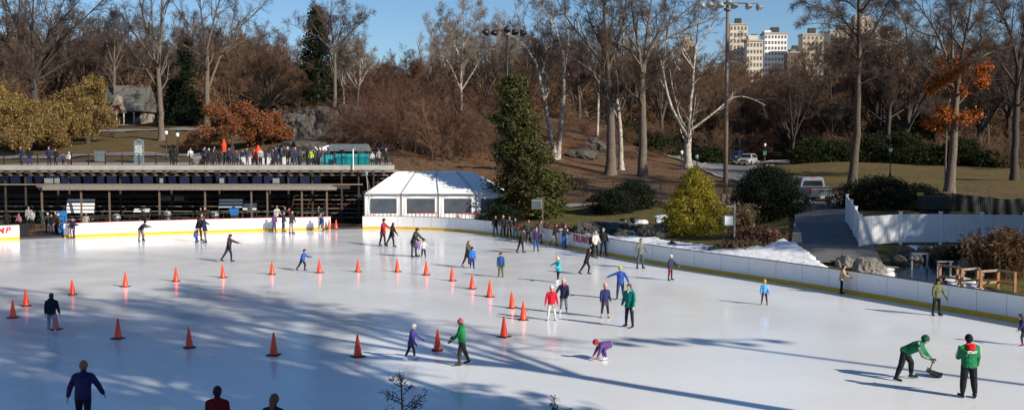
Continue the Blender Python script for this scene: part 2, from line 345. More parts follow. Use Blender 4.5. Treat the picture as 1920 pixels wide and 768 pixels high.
# insert exact gap ends by dense resampling of the far side
i33, i117, i620, i680 = at_u(33), at_u(117), at_u(620), at_u(680)
boards(-60, i33, 'white rink board with red letters left of the dark players gate')
boards(i117, i620, 'long white rink board with yellow kick strip in front of the dark pavilion', cap='red_paint')
boards(i680, 268, 'long curving white rink board running from the tent round the right side of the ice')
boards(268, NB-60, 'white rink board along the near side below the camera, mostly out of frame')
# dark mats in the two openings
for a, b_, nm in ((i33, i117, 'mat at the left players gate'), (i620, i680, 'mat at the gap beside the tent')):
    p, q = RINK[a], RINK[b_]; d = 8; mb = MB(); nrm_ = np.array([0., 1.])
    mb.add([(p[0], p[1], .17), (q[0], q[1], .17), (q[0], q[1]+d, .20), (p[0], p[1]+d, .20), (p[0], p[1]-.03, -.05), (q[0], q[1]-.03, -.05)], [(0, 1, 2, 3), (4, 5, 1, 0)])
    tag(mb.build('rubber_mat', M['rubber']), 'black rubber '+nm, 'mat')
# gate doors swung inwards at the left gap
for u_, lab in ((33, 'dark open gate panel at left side of the players opening'), (117, 'dark open gate panel at right side of the players opening')):
    p = RINK[at_u(u_)]; o = empty('gate_door', (p[0], p[1], 0)); tag(o, lab, 'gate')
    s_ = .05 if u_ == 33 else -.05
    MB().box((s_, .75, .66), (.05, 1.3, .95)).build('door_panel', M['dark_wall'], o)
    MB().box((s_, .75, .66+.5), (.07, 1.34, .04)).box((s_, .1, .6), (.07, .05, 1.1)).build('door_frame', M['black_metal'], o)
# writing on the boards
def text_on(body, loc, rz, size, m_, parent, rx=R(90), shear=.18, off=.012, name='lettering'):
    cu = bpy.data.curves.new('txt', 'FONT'); cu.body = body; cu.size = size; cu.align_x = 'CENTER'; cu.align_y = 'CENTER'; cu.shear = shear; cu.extrude = .004; cu.offset = off
    t = bpy.data.objects.new('txt', cu); COL.objects.link(t); dg = bpy.context.evaluated_depsgraph_get()
    me_ = bpy.data.meshes.new_from_object(t.evaluated_get(dg)); bpy.data.objects.remove(t)
    o = link(name, me_, m_, parent); o.location = loc; o.rotation_euler = (rx, 0, rz); return o
def board_text(u, size):
    i = at_u(u); p = RINK[i]; t = RINK[i+1]-RINK[i-1]; rz = math.atan2(t[1], t[0]); nn = -ru[i]
    return p, rz, nn
boards_objs = [o for o in COL.objects if o.name.startswith('rink_board')]
def letters(word, u, size, z, B):
    seg = np.linalg.norm(np.diff(RINK[:NB], axis=0), axis=1); arc = np.r_[0, np.cumsum(seg)]; wd_ = dict(T=.60, R=.70, U=.70, M=.86, P=.66); tot = sum(wd_[c] for c in word)*size
    j = int(np.argmin(np.abs(ruv[:nfar]-u))); k = j if ruv[j] < u else j-1; t = (u-ruv[k])/(ruv[k+1]-ruv[k]); s0 = arc[k]+t*seg[k]-tot/2; acc = 0
    for c in word:
        sc_ = s0+acc+wd_[c]*size/2; acc += wd_[c]*size; q = np.array([np.interp(sc_, arc, RINK[:, i]) for i in (0, 1)]); q2 = np.array([np.interp(sc_+.2, arc, RINK[:, i]) for i in (0, 1)]); q1 = np.array([np.interp(sc_-.2, arc, RINK[:, i]) for i in (0, 1)])
        tg = (q2-q1)/np.linalg.norm(q2-q1); nn = np.array([tg[1], -tg[0]]); pos = q+nn*.045; text_on(c, (pos[0]-B.location.x, pos[1]-B.location.y, z), math.atan2(tg[1], tg[0]), size, M['red_paint'], B, name='letter', off=.022)
# the left board runs beyond index zero, so its outline is followed on a shifted copy
letters('TRUMP', 1089, .66, .74, boards_objs[2])
B = boards_objs[0]; pA, pB = G(-60, 453.2)[:2], G(31, 449)[:2]
_R, _ruv = RINK, ruv; k0 = NB-24; RINK = np.concatenate([_R[k0:], _R[:k0]]); ruv = np.array([u_of(q) if q[1] > 12 else -9999 for q in RINK]); nfar_ = nfar; nfar = 90
letters('TRUMP', -11, .66, .72, B)
RINK, ruv, nfar = _R, _ruv, nfar_
# ------------------------------------------------------------------ ribbons on the terrain (paths, drive)
def ribbon(name, pts, widths, m_, h, seg=1.2, ncross=6):
    pts = np.array(pts); out = []; W = []
    for i in range(len(pts)-1):
        n_ = max(2, int(np.linalg.norm(pts[i+1]-pts[i])/seg))
        for k in range(n_): t = k/n_; out.append(pts[i]*(1-t)+pts[i+1]*t); W.append(widths[i]*(1-t)+widths[i+1]*t)
    out.append(pts[-1]); W.append(widths[-1]); out = np.array(out)
    for _ in range(6): out[1:-1] = (out[:-2]+2*out[1:-1]+out[2:])/4
    T = np.gradient(out, axis=0); T /= np.linalg.norm(T, axis=1)[:, None]; Nn = np.stack([-T[:, 1], T[:, 0]], 1)
    vs = []
    for p_, n_, w_ in zip(out, Nn, W):
        for c in np.linspace(-.5, .5, ncross): q = p_+n_*w_*c; vs.append(q)
    vs = np.array(vs)
    zs = np.max([TZ(vs[:, 0]+a, vs[:, 1]+b) for a in (-.5, 0, .5) for b in (-.5, 0, .5)], axis=0)+h
    fs = []
    for i in range(len(out)-1):
        for k in range(ncross-1): a = i*ncross+k; fs.append((a, a+1, a+ncross+1, a+ncross))
    me_ = mesh_np(name, np.concatenate([vs, zs[:, None]], 1), fs)
    tag(link(name, me_, m_, smooth=True), kind='structure'); return out, Nn, W
def ud(u, d): return np.array([XU(u, d), d])
drive = ribbon('driveway', [ud(1570, 51.3), ud(1558, 58), ud(1552, 66), ud(1542, 78), ud(1520, 92), ud(1470, 104), ud(1400, 118), ud(1365, 132), ud(1392, 146), ud(1450, 152), ud(1600, 158)], [4.6, 4.2, 4, 4.2, 4.4, 5, 6, 7.5, 8, 7, 6], M['asphalt'], .035)
ribbon('path', [ud(1060, 93), ud(1150, 95), ud(1250, 92), ud(1350, 93), ud(1440, 97), ud(1500, 99)], [2.2, 2, 1.8, 1.8, 2, 2], M['path'], .05)
ribbon('path', [ud(1090, 172), ud(1180, 166), ud(1270, 142), ud(1330, 132), ud(1365, 130)], [3, 3, 3, 3, 3], M['path'], .06)
ribbon('path', [(-90, 120), (-60, 119), (-30, 118), (-14, 120)], [3.2, 3.2, 3.2, 2.5], M['path'], .05)
ribbon('path', [ud(-100, 150), ud(150, 152), ud(330, 151), ud(430, 145)], [3, 3, 3, 2.5], M['path'], .05)
for sgn in (-1, 1):
    o_, N_, W_ = drive; mb = MB(); k0 = int(len(o_)*.45); rings = []
    for i in range(k0, len(o_)):
        q = o_[i]+N_[i]*sgn*W_[i]*.5; q2 = o_[i]+N_[i]*sgn*(W_[i]*.5+.22); z_ = max(tz(*q), tz(*q2))+.14
        rings.append([(q[0], q[1], z_-.4), (q2[0], q2[1], z_-.4), (q2[0], q2[1], z_), (q[0], q[1], z_)])
    mb.loft(rings); tag(mb.build('kerb', M['curb']), kind='structure')
# ------------------------------------------------------------------ snow patches
snowm = mat('snow', (.50, .47, .43), .75, col2=(.83, .83, .84), scale=2.6, bump=.6, bscale=9, detail=9); snowm.node_tree.nodes['Color Ramp'].color_ramp.elements[0].position = .26; snowm.node_tree.nodes['Color Ramp'].color_ramp.elements[1].position = .46
from mathutils import noise as mnoise
def patch(name, uvs, zg, h, m_, cell=.16, seed=0, kind='stuff', label=None, cat=None, amp=.3):
    P = np.array([G(u, v, zg)[:2] for u, v in uvs]); lo = P.min(0)-.5; hi = P.max(0)+.5
    nx = int((hi[0]-lo[0])/cell)+1; ny = int((hi[1]-lo[1])/cell)+1
    xs = lo[0]+np.arange(nx)*cell; ys = lo[1]+np.arange(ny)*cell; XX, YY = np.meshgrid(xs, ys); q = np.stack([XX.ravel(), YY.ravel()], 1)
    ins = np.zeros(len(q), bool); dist = np.full(len(q), 1e9)
    for i in range(len(P)):
        a, b_ = P[i], P[(i+1) % len(P)]; e = b_-a
        t = np.clip(((q-a)@e)/(e@e), 0, 1); dist = np.minimum(dist, np.linalg.norm(q-(a+t[:, None]*e), axis=1))
        cond = ((a[1] > q[:, 1]) != (b_[1] > q[:, 1])); xi = a[0]+(q[:, 1]-a[1])/(b_[1]-a[1]+1e-12)*e[0]; ins ^= cond & (q[:, 0] < xi)
    sd_ = np.where(ins, dist, -dist)
    nn_ = np.array([mnoise.noise(Vector((x*.9+seed, y*.9, 0)))*.45+mnoise.noise(Vector((x*2.6, y*2.6+seed, 3)))*.4+.4*abs(mnoise.noise(Vector((x*6, y*6+seed, 7)))) for x, y in q])
    hh = np.clip(sd_*.9+nn_*amp*.8+.02, -.12, h*.62)+nn_*amp*.30*(sd_ > .15)
    # keep behind the boards
    near = np.array([np.min(np.linalg.norm(RINK-p_, axis=1)) for p_ in q]); k = np.array([np.argmin(np.linalg.norm(RINK-p_, axis=1)) for p_ in q])
    out = np.einsum('ij,ij->i', q-RINK[k], ru[k]) > .16
    z = TZ(q[:, 0], q[:, 1])+hh; keep = (hh > -.1) & out
    Fs = []
    for j in range(ny-1):
        for i in range(nx-1):
            a = j*nx+i
            if keep[a] and keep[a+1] and keep[a+nx] and keep[a+nx+1]: Fs.append((a, a+1, a+nx+1, a+nx))
    if not Fs: return
    me_ = mesh_np(name, np.concatenate([q, z[:, None]], 1), Fs)
    o = link(name, me_, m_, smooth=True); tag(o, label, cat, kind=kind); return o
sn = [('broken strip of snow along the boards right of the lettering', [(1130, 447), (1190, 446), (1240, 454), (1330, 466), (1430, 474), (1540, 500), (1550, 520), (1400, 502), (1250, 476), (1130, 455)], 1.0, .34), ('low band of white snow behind the lettered board', [(1010, 428), (1060, 432), (1125, 440), (1200, 452), (1235, 470), (1120, 452), (1010, 440)], .9, .30),
      ('snow tongue running up between dark rocks left of the golden conifer', [(1115, 448), (1175, 440), (1188, 418), (1212, 416), (1216, 436), (1250, 455), (1215, 463), (1150, 456)], 1.1, .28),
      ('wide lumpy snow bank below the golden conifer', [(1225, 452), (1300, 458), (1360, 466), (1420, 472), (1470, 466), (1500, 474), (1525, 484), (1562, 500), (1550, 516), (1450, 506), (1330, 484), (1230, 470)], 1.1, .34),
      ('thin snow remnant beside the large boulder by the pond', [(1655, 514), (1672, 515), (1682, 530), (1660, 532)], .6, .12),
      ('thin snow sheet under the wooden railing', [(1770, 532), (1800, 530), (1835, 540), (1855, 556), (1820, 552), (1780, 546)], .45, .14),
      ('snow streaks at the foot of the pond waterfall', [(1700, 496), (1765, 497), (1770, 507), (1720, 506)], .6, .14),
      ('small snow patch left of the golden conifer top slope', [(1228, 404), (1252, 403), (1256, 409), (1232, 411)], 1.5, .12)]
for i, (lb, pl, zg, h) in enumerate(sn): patch('snow_patch', pl, zg, h, snowm, seed=i*7.3, label=lb, cat='snow')
# ------------------------------------------------------------------ vegetation generator (vectorised)
def unit(a): return a/np.maximum(np.linalg.norm(a, axis=-1, keepdims=True), 1e-9)
def grow(rng, P0, D0, L, R0, n, wobble, trop, tip=.25):
    B = len(P0); P = np.zeros((B, n+1, 3)); Rr = np.zeros((B, n+1)); P[:, 0] = P0; D = unit(D0.copy())
    for i in range(n+1): Rr[:, i] = R0*(1-(1-tip)*i/n)
    for i in range(n):
        D = D+rng.normal(0, wobble, (B, 3)); D[:, 2] += trop; D = unit(D); P[:, i+1] = P[:, i]+D*(L/n)[:, None]
    return P, Rr
def spawn(rng, P, Rr, L, k, t0, t1, ang, angv, ratio, rr, taper=.6):
    B, n1, _ = P.shape; n = n1-1
    t = (np.arange(k)[None]+rng.random((B, k)))/k*(t1-t0)+t0; t = t.ravel(); bi = np.repeat(np.arange(B), k)
    x = np.clip(t*n, 0, n-1e-4); i = x.astype(int); f = (x-i)[:, None]
    pos = P[bi, i]*(1-f)+P[bi, i+1]*f; tan = unit(P[bi, i+1]-P[bi, i]); rad = Rr[bi, i]*(1-f[:, 0])+Rr[bi, i+1]*f[:, 0]
    rv = rng.normal(0, 1, (len(t), 3)); perp = unit(rv-(rv*tan).sum(1, keepdims=True)*tan)
    a = np.radians(ang+rng.normal(0, angv, len(t)))[:, None]
    d = tan*np.cos(a)+perp*np.sin(a)
    Ln = L[bi]*ratio*(1-taper*(t-t0)/(1-t0+1e-6))*rng.uniform(.65, 1.25, len(t)); return pos, d, Ln, rad*rr
def tubes(P, Rr, sides):
    B, n1, _ = P.shape; T = unit(np.gradient(P, axis=1)); ref = np.where(np.abs(T[..., 2:]) > .85, np.array([1., .1, 0]), np.array([0., 0, 1.]))
    A = unit(np.cross(T, ref)); C = np.cross(T, A)
    an = np.arange(sides)*2*math.pi/sides
    V = P[:, :, None]+(A[:, :, None]*np.cos(an)[None, None, :, None]+C[:, :, None]*np.sin(an)[None, None, :, None])*Rr[:, :, None, None]
    base = (np.arange(B)*n1*sides)[:, None, None]+(np.arange(n1-1)*sides)[None, :, None]; k = np.arange(sides)[None, None]; k2 = (k+1) % sides
    Fc = np.stack([base+k, base+k2, base+sides+k2, base+sides+k], -1).reshape(-1, 4)
    return V.reshape(-1, 3), Fc
def join(parts):
    V = []; Fc = []; o = 0
    for v, f in parts: V.append(v); Fc.append(f+o); o += len(v)
    return np.concatenate(V), np.concatenate(Fc)
def quads(rng, C, size, up=0., stretch=1.):
    n_ = len(C); a = unit(rng.normal(0, 1, (n_, 3))); nrm = unit(rng.normal(0, 1, (n_, 3))+np.array([0, 0, up])); b_ = unit(np.cross(nrm, a)); a = np.cross(b_, nrm)
    s = (size*rng.uniform(.6, 1.3, n_))[:, None]
    V = np.stack([C-a*s*stretch-b_*s*.5, C+a*s*stretch-b_*s*.3, C+a*s*stretch*.9+b_*s*.5, C-a*s*stretch*.8+b_*s*.5], 1).reshape(-1, 3)
    return V, np.arange(n_*4).reshape(-1, 4)
def resample(pl, n):
    pl = np.array(pl, float); d = np.r_[0, np.cumsum(np.linalg.norm(np.diff(pl, axis=0), axis=1))]; t = np.linspace(0, d[-1], n+1)
    q = np.stack([np.interp(t, d, pl[:, k]) for k in range(3)], 1)
    for _ in range(2): q[1:-1] = (q[:-2]+2*q[1:-1]+q[2:])/4
    return q, d[-1]
def bare(seed, trunk, limbs, k=(7, 6, 6), ratio=(.42, .5, .5), ang=(42, 40, 40), trop=(.05, .04, .02), wobble=.12, twigr=.011, lmin=.0, start=.3, kt=5, droop=0):
    """trunk/limbs = [(polyline, r0, r1)] -> wood mesh arrays, twig mesh arrays"""
    rng = np.random.default_rng(seed); wood = []; Ps = []; Rs = []; Ls = []
    for j, (pl, r0, r1) in enumerate(trunk+limbs):
        q, L_ = resample(pl, 12); q[1:-1] += rng.normal(0, .012*L_/6, (11, 3)); rr_ = np.linspace(r0, r1, 13)
        if j < len(trunk): rr_ = rr_*(1+.45*np.exp(-np.arange(13)*1.1))
        wood.append(tubes(q[None], rr_[None], 9)); Ps.append(q); Rs.append(rr_); Ls.append(L_)
    P = np.array(Ps); Rr = np.array(Rs); L_ = np.array(Ls)
    nt_ = len(trunk); Pl, Rl, Ll = P[nt_:], Rr[nt_:], L_[nt_:]
    if len(limbs) == 0: Pl, Rl, Ll = P, Rr, L_
    twg = []
    pos, d, ln, rd = spawn(rng, Pl, Rl, Ll, k[0], start, 1., ang[0], 10, ratio[0], .62)
    ln = np.clip(ln, .8, 9); d[:, 2] += .15
    Q, qr = grow(rng, pos, d, ln, np.maximum(rd, .02), 6, wobble, trop[0]); wood.append(tubes(Q, qr, 4))
    pos, d, ln, rd = spawn(rng, Q, qr, ln, k[1], .12, 1., ang[1], 12, ratio[1], .6)
    Q2, q2 = grow(rng, pos, d, ln, np.maximum(rd, .013), 5, wobble, trop[1]); twg.append(tubes(Q2, q2, 3))
    pos, d, ln, rd = spawn(rng, Q2, q2, ln, k[2], .1, 1., ang[2], 14, ratio[2], .6)
    Q3, q3 = grow(rng, pos, d, np.maximum(ln, .5), np.maximum(rd, twigr), 3, wobble*1.3, trop[2]-droop, .4); twg.append(tubes(Q3, q3, 3))
    if kt:
        pos, d, ln, rd = spawn(rng, Q3, q3, np.maximum(ln, .5), kt, .1, 1., 38, 14, .55, .7)
        Q4, q4 = grow(rng, pos, d, np.maximum(ln, .35), np.full(len(ln), twigr*.75), 2, wobble*1.2, trop[2]-droop, .5); twg.append(tubes(Q4, q4, 3))
        ends = Q4[:, -1]
    else: ends = Q3[:, -1]
    return join(wood), join(twg), ends
def place_tree(name, cat, label, base, wood, twig, wm, tm, group=None, sc=1, rz=0, leaves=None, lm=None):
    o = empty(name, base, rz); tag(o, label, cat, group); o.scale = (sc, sc, sc)
    link('trunk', mesh_np('trunk', *wood), wm, o, smooth=True)
    if twig is not None: link('crown', mesh_np('crown', *twig), tm, o)
    if leaves is not None: link('foliage', mesh_np('foliage', *leaves), lm, o)
    return o
def px_tree(name, cat, label, u, d, trunk, limbs, wm, tm, scale_r=1., seed=1, spread=3., leaves=None, lm=None, **kw):
    rng = np.random.default_rng(seed+99); bx = XU(u, d); base = np.array([bx, d, tz(bx, d)-.15])
    def conv(pl, r0, r1, dy, first):
        out = []
        n_ = len(pl)
        for i, (a, b_) in enumerate(pl): out.append(PX(a, b_, d+(dy*i/(n_-1) if not first else 0))-base)
        if first: out[0] = np.array([out[0][0], 0, 0])
        return out, r0*scale_r, r1*scale_r
    T = [conv(*t, 0, True) for t in trunk]; Lm = []
    for l in limbs: Lm.append(conv(*l, rng.uniform(-spread, spread), False))
    # a few limbs towards and away from the viewer for a round crown
    top = T[0][0]; zt = top[-1][2]
    for s_ in (-1, 1, -1, 1):
        z0 = zt*rng.uniform(.55, .9); i = len(Lm); p0 = np.array([np.interp(z0, [q[2] for q in top], [q[0] for q in top]), 0, z0]); h_ = rng.uniform(4, 7)
        Lm.append(([p0, p0+np.array([rng.uniform(-1, 1), s_*1.6, h_*.35]), p0+np.array([rng.uniform(-2, 2), s_*3.6, h_])], .10*scale_r, .03))
    wood, twig, ends = bare(seed, T, Lm, **kw)
    lv = None
    if leaves:
        rng = np.random.default_rng(seed); cs = []
        for (a, b_, s_, n_) in leaves:
            c = PX(a, b_, d+rng.uniform(-1, 1))-base; near = ends[np.linalg.norm((ends-c)*np.array([1, .6, 1.3]), axis=1) < s_]
            cl = c+rng.normal(0, s_*.45, (n_//14, 3))
            if len(near): cl = np.concatenate([cl, near[rng.integers(0, len(near), n_//10)]])
            cs.append(np.repeat(cl, 9, axis=0)+rng.normal(0, .22, (len(cl)*9, 3)))
        lv = quads(rng, np.concatenate(cs), .11)
    return place_tree(name, cat, label, base, wood, twig, wm, tm, leaves=lv, lm=lm)
# ---- individually traced trees ------------------------------------------------------------
px_tree('bare_tree', 'tree', 'tall bare grey tree right of the stone lodge with a straight trunk', 300, 135,
  [([(303, 262), (301, 200), (297, 150), (297, 110)], .42, .26)],
  [([(297, 140), (288, 100), (272, 45), (262, 0), (255, -50)], .17, .04), ([(297, 110), (303, 60), (303, 0), (305, -60)], .24, .05), ([(294, 125), (262, 75), (235, 40), (205, -5)], .15, .03), ([(298, 150), (312, 105), (330, 70), (340, 30)], .11, .03), ([(298, 170), (275, 130), (250, 100), (228, 50)], .10, .03), ([(297, 100), (285, 50), (285, 0), (280, -40)], .13, .03)],
  M['bark_grey'], M['twig'], seed=3)
px_tree('bare_tree', 'tree', 'wide spreading bare tree behind the copper leaved oak', 388, 150,
  [([(388, 238), (388, 180), (388, 130), (388, 90)], .45, .28)],
  [([(388, 172), (405, 130), (415, 95), (440, 60), (480, 25), (505, -5)], .24, .04), ([(388, 92), (380, 50), (375, 0), (370, -50)], .2, .04), ([(388, 92), (400, 40), (412, 0), (418, -40)], .2, .04), ([(385, 85), (350, 42), (325, 5), (310, -25)], .16, .03), ([(415, 98), (450, 80), (485, 70), (510, 60)], .12, .03), ([(386, 110), (345, 85), (318, 60)], .12, .03), ([(430, 70), (440, 20), (450, -10)], .12, .03)],
  M['bark_grey'], M['twig'], seed=5)
px_tree('bare_tree', 'tree', 'bare tree with a fan shaped crown on the rock in front of the dark pine', 627, 143,
  [([(627, 207), (628, 160), (628, 100)], .30, .2)],
  [([(628, 102), (650, 70), (670, 50), (692, 28)], .14, .03), ([(626, 98), (600, 72), (570, 57), (545, 45)], .13, .03), ([(627, 95), (642, 50), (652, 14)], .12, .03), ([(627, 100), (622, 60), (620, 20), (624, -8)], .16, .03), ([(624, 70), (600, 30), (588, 12)], .1, .03), ([(628, 90), (660, 60), (675, 20)], .1, .03)],
  M['bark_grey'], M['twig'], seed=8, k=(8, 6, 5))
px_tree('bare_tree', 'tree', 'huge dark bare tree rising behind the yellow willows at the far left', 70, 136,
  [([(72, 250), (66, 200), (62, 150)], .6, .4)],
  [([(62, 152), (80, 90), (100, 50), (125, -10)], .26, .04), ([(60, 152), (50, 85), (15, 15), (0, -30)], .26, .04), ([(66, 150), (110, 75), (180, 15), (210, -20)], .2, .04), ([(60, 155), (20, 125), (-30, 90)], .18, .04), ([(70, 140), (120, 85), (165, 62), (215, 45)], .16, .03), ([(62, 150), (60, 70), (62, 0), (70, -60)], .25, .04), ([(55, 140), (10, 80), (-30, 30)], .18, .03), ([(70, 150), (130, 115), (190, 90)], .13, .03), ([(75, 120), (95, 60), (150, 0)], .16, .03), ([(60, 140), (30, 60), (40, -20)], .16, .03)],
  M['bark_dark'], M['twig'], seed=12, k=(9, 7, 6), kt=5, twigr=.014)
px_tree('sycamore_tree', 'tree', 'white barked bare tree standing behind the reddish thicket left of the dark floodlight', 866, 150,
  [([(866, 208), (864, 160), (866, 110)], .26, .18)],
  [([(866, 112), (870, 60), (868, 10), (866, -10)], .14, .03), ([(862, 165), (845, 122), (820, 95), (795, 42)], .12, .03), ([(866, 168), (890, 130), (905, 105), (930, 80), (935, 40)], .13, .03), ([(867, 90), (890, 50), (905, 10)], .1, .03), ([(865, 110), (840, 60), (830, 20)], .1, .03)],
  M['bark_white'], M['twig_pale'], seed=14, k=(9, 7, 6), wobble=.2)
px_tree('sycamore_tree', 'tree', 'white barked tree with two leaning trunks just right of the green pine', 1042, 128,
  [([(1042, 256), (1022, 195), (1005, 120)], .34, .2), ([(1046, 256), (1058, 170), (1056, 100)], .30, .18)],
  [([(1005, 122), (985, 85), (960, 68), (935, 50)], .15, .03), ([(1005, 120), (992, 70), (970, 30), (962, -10)], .15, .03), ([(1056, 102), (1040, 50), (1015, 18), (1000, -10)], .14, .03), ([(1057, 150), (1066, 80), (1062, 20)], .13, .03), ([(1012, 150), (1025, 110), (1022, 60)], .1, .03), ([(1056, 180), (1080, 160), (1100, 150)], .08, .02), ([(1005, 110), (1010, 50), (1020, 0)], .1, .03)],
  M['bark_white'], M['twig'], seed=17, k=(8, 6, 6), wobble=.17)
px_tree('sycamore_tree', 'tree', 'slim white barked tree between the leaning pair and the big dark trunks', 1122, 148,
  [([(1120, 238), (1122, 180), (1124, 130)], .22, .14)],
  [([(1124, 132), (1126, 90), (1120, 50)], .1, .03), ([(1123, 150), (1140, 115), (1150, 90)], .08, .02), ([(1122, 160), (1105, 125), (1095, 100)], .08, .02)],
  M['bark_white'], M['twig'], seed=19)
px_tree('bare_tree', 'tree', 'massive grey trunked bare tree, left one of the two big ones behind the iron fence', 1145, 119,
  [([(1145, 328), (1146, 260), (1145, 200), (1140, 150)], .62, .36)],
  [([(1143, 195), (1110, 132), (1075, 100), (1058, 78)], .2, .04), ([(1141, 160), (1115, 138), (1080, 112), (1055, 100)], .14, .03), ([(1140, 150), (1138, 80), (1130, 0), (1128, -60)], .28, .05), ([(1140, 130), (1100, 82), (1060, 32), (1040, -10)], .2, .04), ([(1140, 132), (1165, 60), (1175, 0), (1180, -40)], .2, .04), ([(1150, 205), (1160, 160), (1152, 112), (1142, 70)], .15, .04), ([(1140, 110), (1110, 50), (1095, 0)], .14, .03), ([(1138, 90), (1150, 30), (1155, -20)], .14, .03)],
  M['bark_grey'], M['twig'], seed=21, k=(8, 6, 6))
px_tree('bare_tree', 'tree', 'pale thin trunked bare tree between the two massive grey trunks', 1165, 124,
  [([(1165, 318), (1163, 235), (1156, 180)], .34, .2)],
  [([(1156, 182), (1166, 140), (1170, 60), (1160, -10)], .16, .04), ([(1157, 190), (1180, 150), (1205, 120)], .1, .03), ([(1160, 140), (1145, 80), (1140, 30)], .12, .03), ([(1168, 110), (1190, 60), (1200, 10)], .1, .03)],
  M['bark_white'], M['twig'], seed=23)
px_tree('bare_tree', 'tree', 'massive grey trunked bare tree with a long limb reaching right towards the tall floodlight', 1205, 118,
  [([(1205, 330), (1205, 260), (1205, 200), (1203, 140)], .55, .34)],
  [([(1203, 135), (1215, 92), (1250, 72), (1290, 52), (1330, 40), (1355, 22)], .22, .04), ([(1200, 122), (1180, 92), (1150, 80), (1108, 70)], .14, .03), ([(1207, 140), (1213, 60), (1222, 5), (1226, -40)], .24, .04), ([(1200, 192), (1170, 160), (1148, 156)], .12, .03), ([(1203, 187), (1180, 180), (1128, 185)], .10, .03), ([(1203, 130), (1192, 60), (1182, 0), (1178, -40)], .2, .04), ([(1210, 110), (1240, 50), (1260, 0)], .16, .03), ([(1220, 88), (1260, 40), (1300, 10), (1330, -10)], .14, .03), ([(1200, 100), (1160, 40), (1120, 10)], .13, .03)],
  M['bark_grey'], M['twig'], seed=25, k=(8, 6, 6))
px_tree('sycamore_tree', 'tree', 'many stemmed white barked tree left of the tall floodlight pole', 1290, 131,
  [([(1290, 317), (1289, 280), (1291, 248)], .55, .42)],
  [([(1288, 255), (1266, 222), (1250, 180), (1243, 130), (1232, 90), (1218, 55), (1200, 10)], .26, .05), ([(1293, 250), (1293, 200), (1300, 150), (1304, 90), (1309, 45), (1312, 0)], .26, .05), ([(1300, 157), (1330, 122), (1358, 95), (1388, 58)], .15, .04), ([(1296, 243), (1340, 212), (1372, 180), (1402, 180), (1436, 198)], .15, .03), ([(1301, 130), (1280, 102), (1270, 72), (1264, 38)], .12, .03), ([(1243, 128), (1247, 90), (1252, 48), (1240, 10)], .12, .03), ([(1304, 100), (1330, 60), (1345, 20)], .1, .03), ([(1292, 245), (1275, 225), (1262, 170), (1256, 130)], .14, .03)],
  M['bark_white'], M['twig'], seed=27, k=(6, 5, 5), wobble=.16)
px_tree('larch_tree', 'tree', 'tall straight bare larch with drooping sprays on the lawn behind the white pickup', 1605, 90,
  [([(1597, 352), (1608, 250), (1610, 150), (1611, 60), (1611, -60)], .36, .13)],
  [([(1609, 58), (1570, 30), (1530, 12), (1492, 0)], .07, .02), ([(1609, 85), (1580, 52), (1540, 42), (1500, 48)], .07, .02), ([(1609, 72), (1650, 74), (1700, 92), (1745, 130)], .08, .02), ([(1609, 20), (1580, -5), (1540, -20)], .07, .02), ([(1610, 30), (1640, 5), (1680, -10)], .07, .02), ([(1608, 155), (1592, 118), (1578, 85)], .06, .02), ([(1609, 110), (1575, 85), (1545, 80), (1515, 88)], .06, .02), ([(1608, 130), (1570, 115), (1540, 120)], .05, .02), ([(1609, 100), (1640, 95), (1665, 100)], .06, .02), ([(1610, 0), (1650, -10), (1700, 0)], .06, .02), ([(1608, 160), (1640, 145), (1670, 150)], .05, .02), ([(1608, 215), (1580, 205), (1560, 212)], .04, .015)],
  M['bark'], M['twig'], seed=31, k=(10, 8, 5), ratio=(.3, .35, .5), kt=3, droop=.12, start=.15, spread=4)
px_tree('oak_tree', 'tree', 'grey trunked tree with clumps of orange leaves on the lawn at the right', 1785, 95,
  [([(1779, 364), (1786, 290), (1790, 220), (1795, 160)], .46, .26), ([(1775, 225), (1776, 190), (1790, 165)], .1, .1)],
  [([(1796, 165), (1802, 110), (1816, 40), (1828, -30)], .22, .05), ([(1796, 155), (1772, 100), (1757, 60), (1730, 20), (1705, -15)], .18, .04), ([(1801, 120), (1812, 60), (1840, 30), (1852, -10)], .14, .04), ([(1790, 165), (1740, 132), (1700, 92), (1660, 77)], .12, .03), ([(1786, 110), (1785, 50), (1780, -10)], .14, .04), ([(1800, 140), (1850, 100), (1900, 85)], .11, .03), ([(1760, 70), (1720, 60), (1680, 20)], .1, .03), ([(1810, 70), (1800, 20), (1790, -20)], .12, .03), ([(1792, 200), (1830, 160), (1850, 130)], .08, .02), ([(1790, 220), (1760, 205), (1735, 215)], .07, .02)],
  M['bark_grey'], M['twig'], seed=33, k=(8, 6, 6), leaves=[(1765, 148, .8, 700), (1795, 130, .8, 600), (1833, 135, .9, 700), (1850, 125, .5, 200), (1805, 108, .7, 350), (1745, 160, .6, 300), (1800, 170, .6, 400), (1845, 155, .5, 200), (1742, 228, .6, 400), (1770, 212, .8, 600), (1803, 222, .7, 450), (1832, 218, .5, 200), (1770, 240, .5, 250), (1765, 115, .4, 120)], lm=M['leaf_orange'])
px_tree('bare_tree', 'tree', 'dark bare tree leaning in from the right edge of the picture', 1905, 108,
  [([(1902, 300), (1905, 200), (1910, 120)], .4, .28)],
  [([(1908, 125), (1895, 60), (1862, 0), (1850, -30)], .2, .04), ([(1908, 120), (1930, 50), (1950, -10)], .2, .04), ([(1905, 160), (1870, 110), (1830, 90), (1800, 60)], .14, .03), ([(1900, 80), (1880, 30), (1870, -20)], .14, .03), ([(1908, 150), (1860, 150), (1820, 158)], .1, .03), ([(1910, 130), (1920, 60), (1915, -10)], .18, .04), ([(1905, 200), (1860, 185), (1820, 200)], .09, .03)],
  M['bark_dark'], M['twig'], seed=37, k=(8, 7, 6))
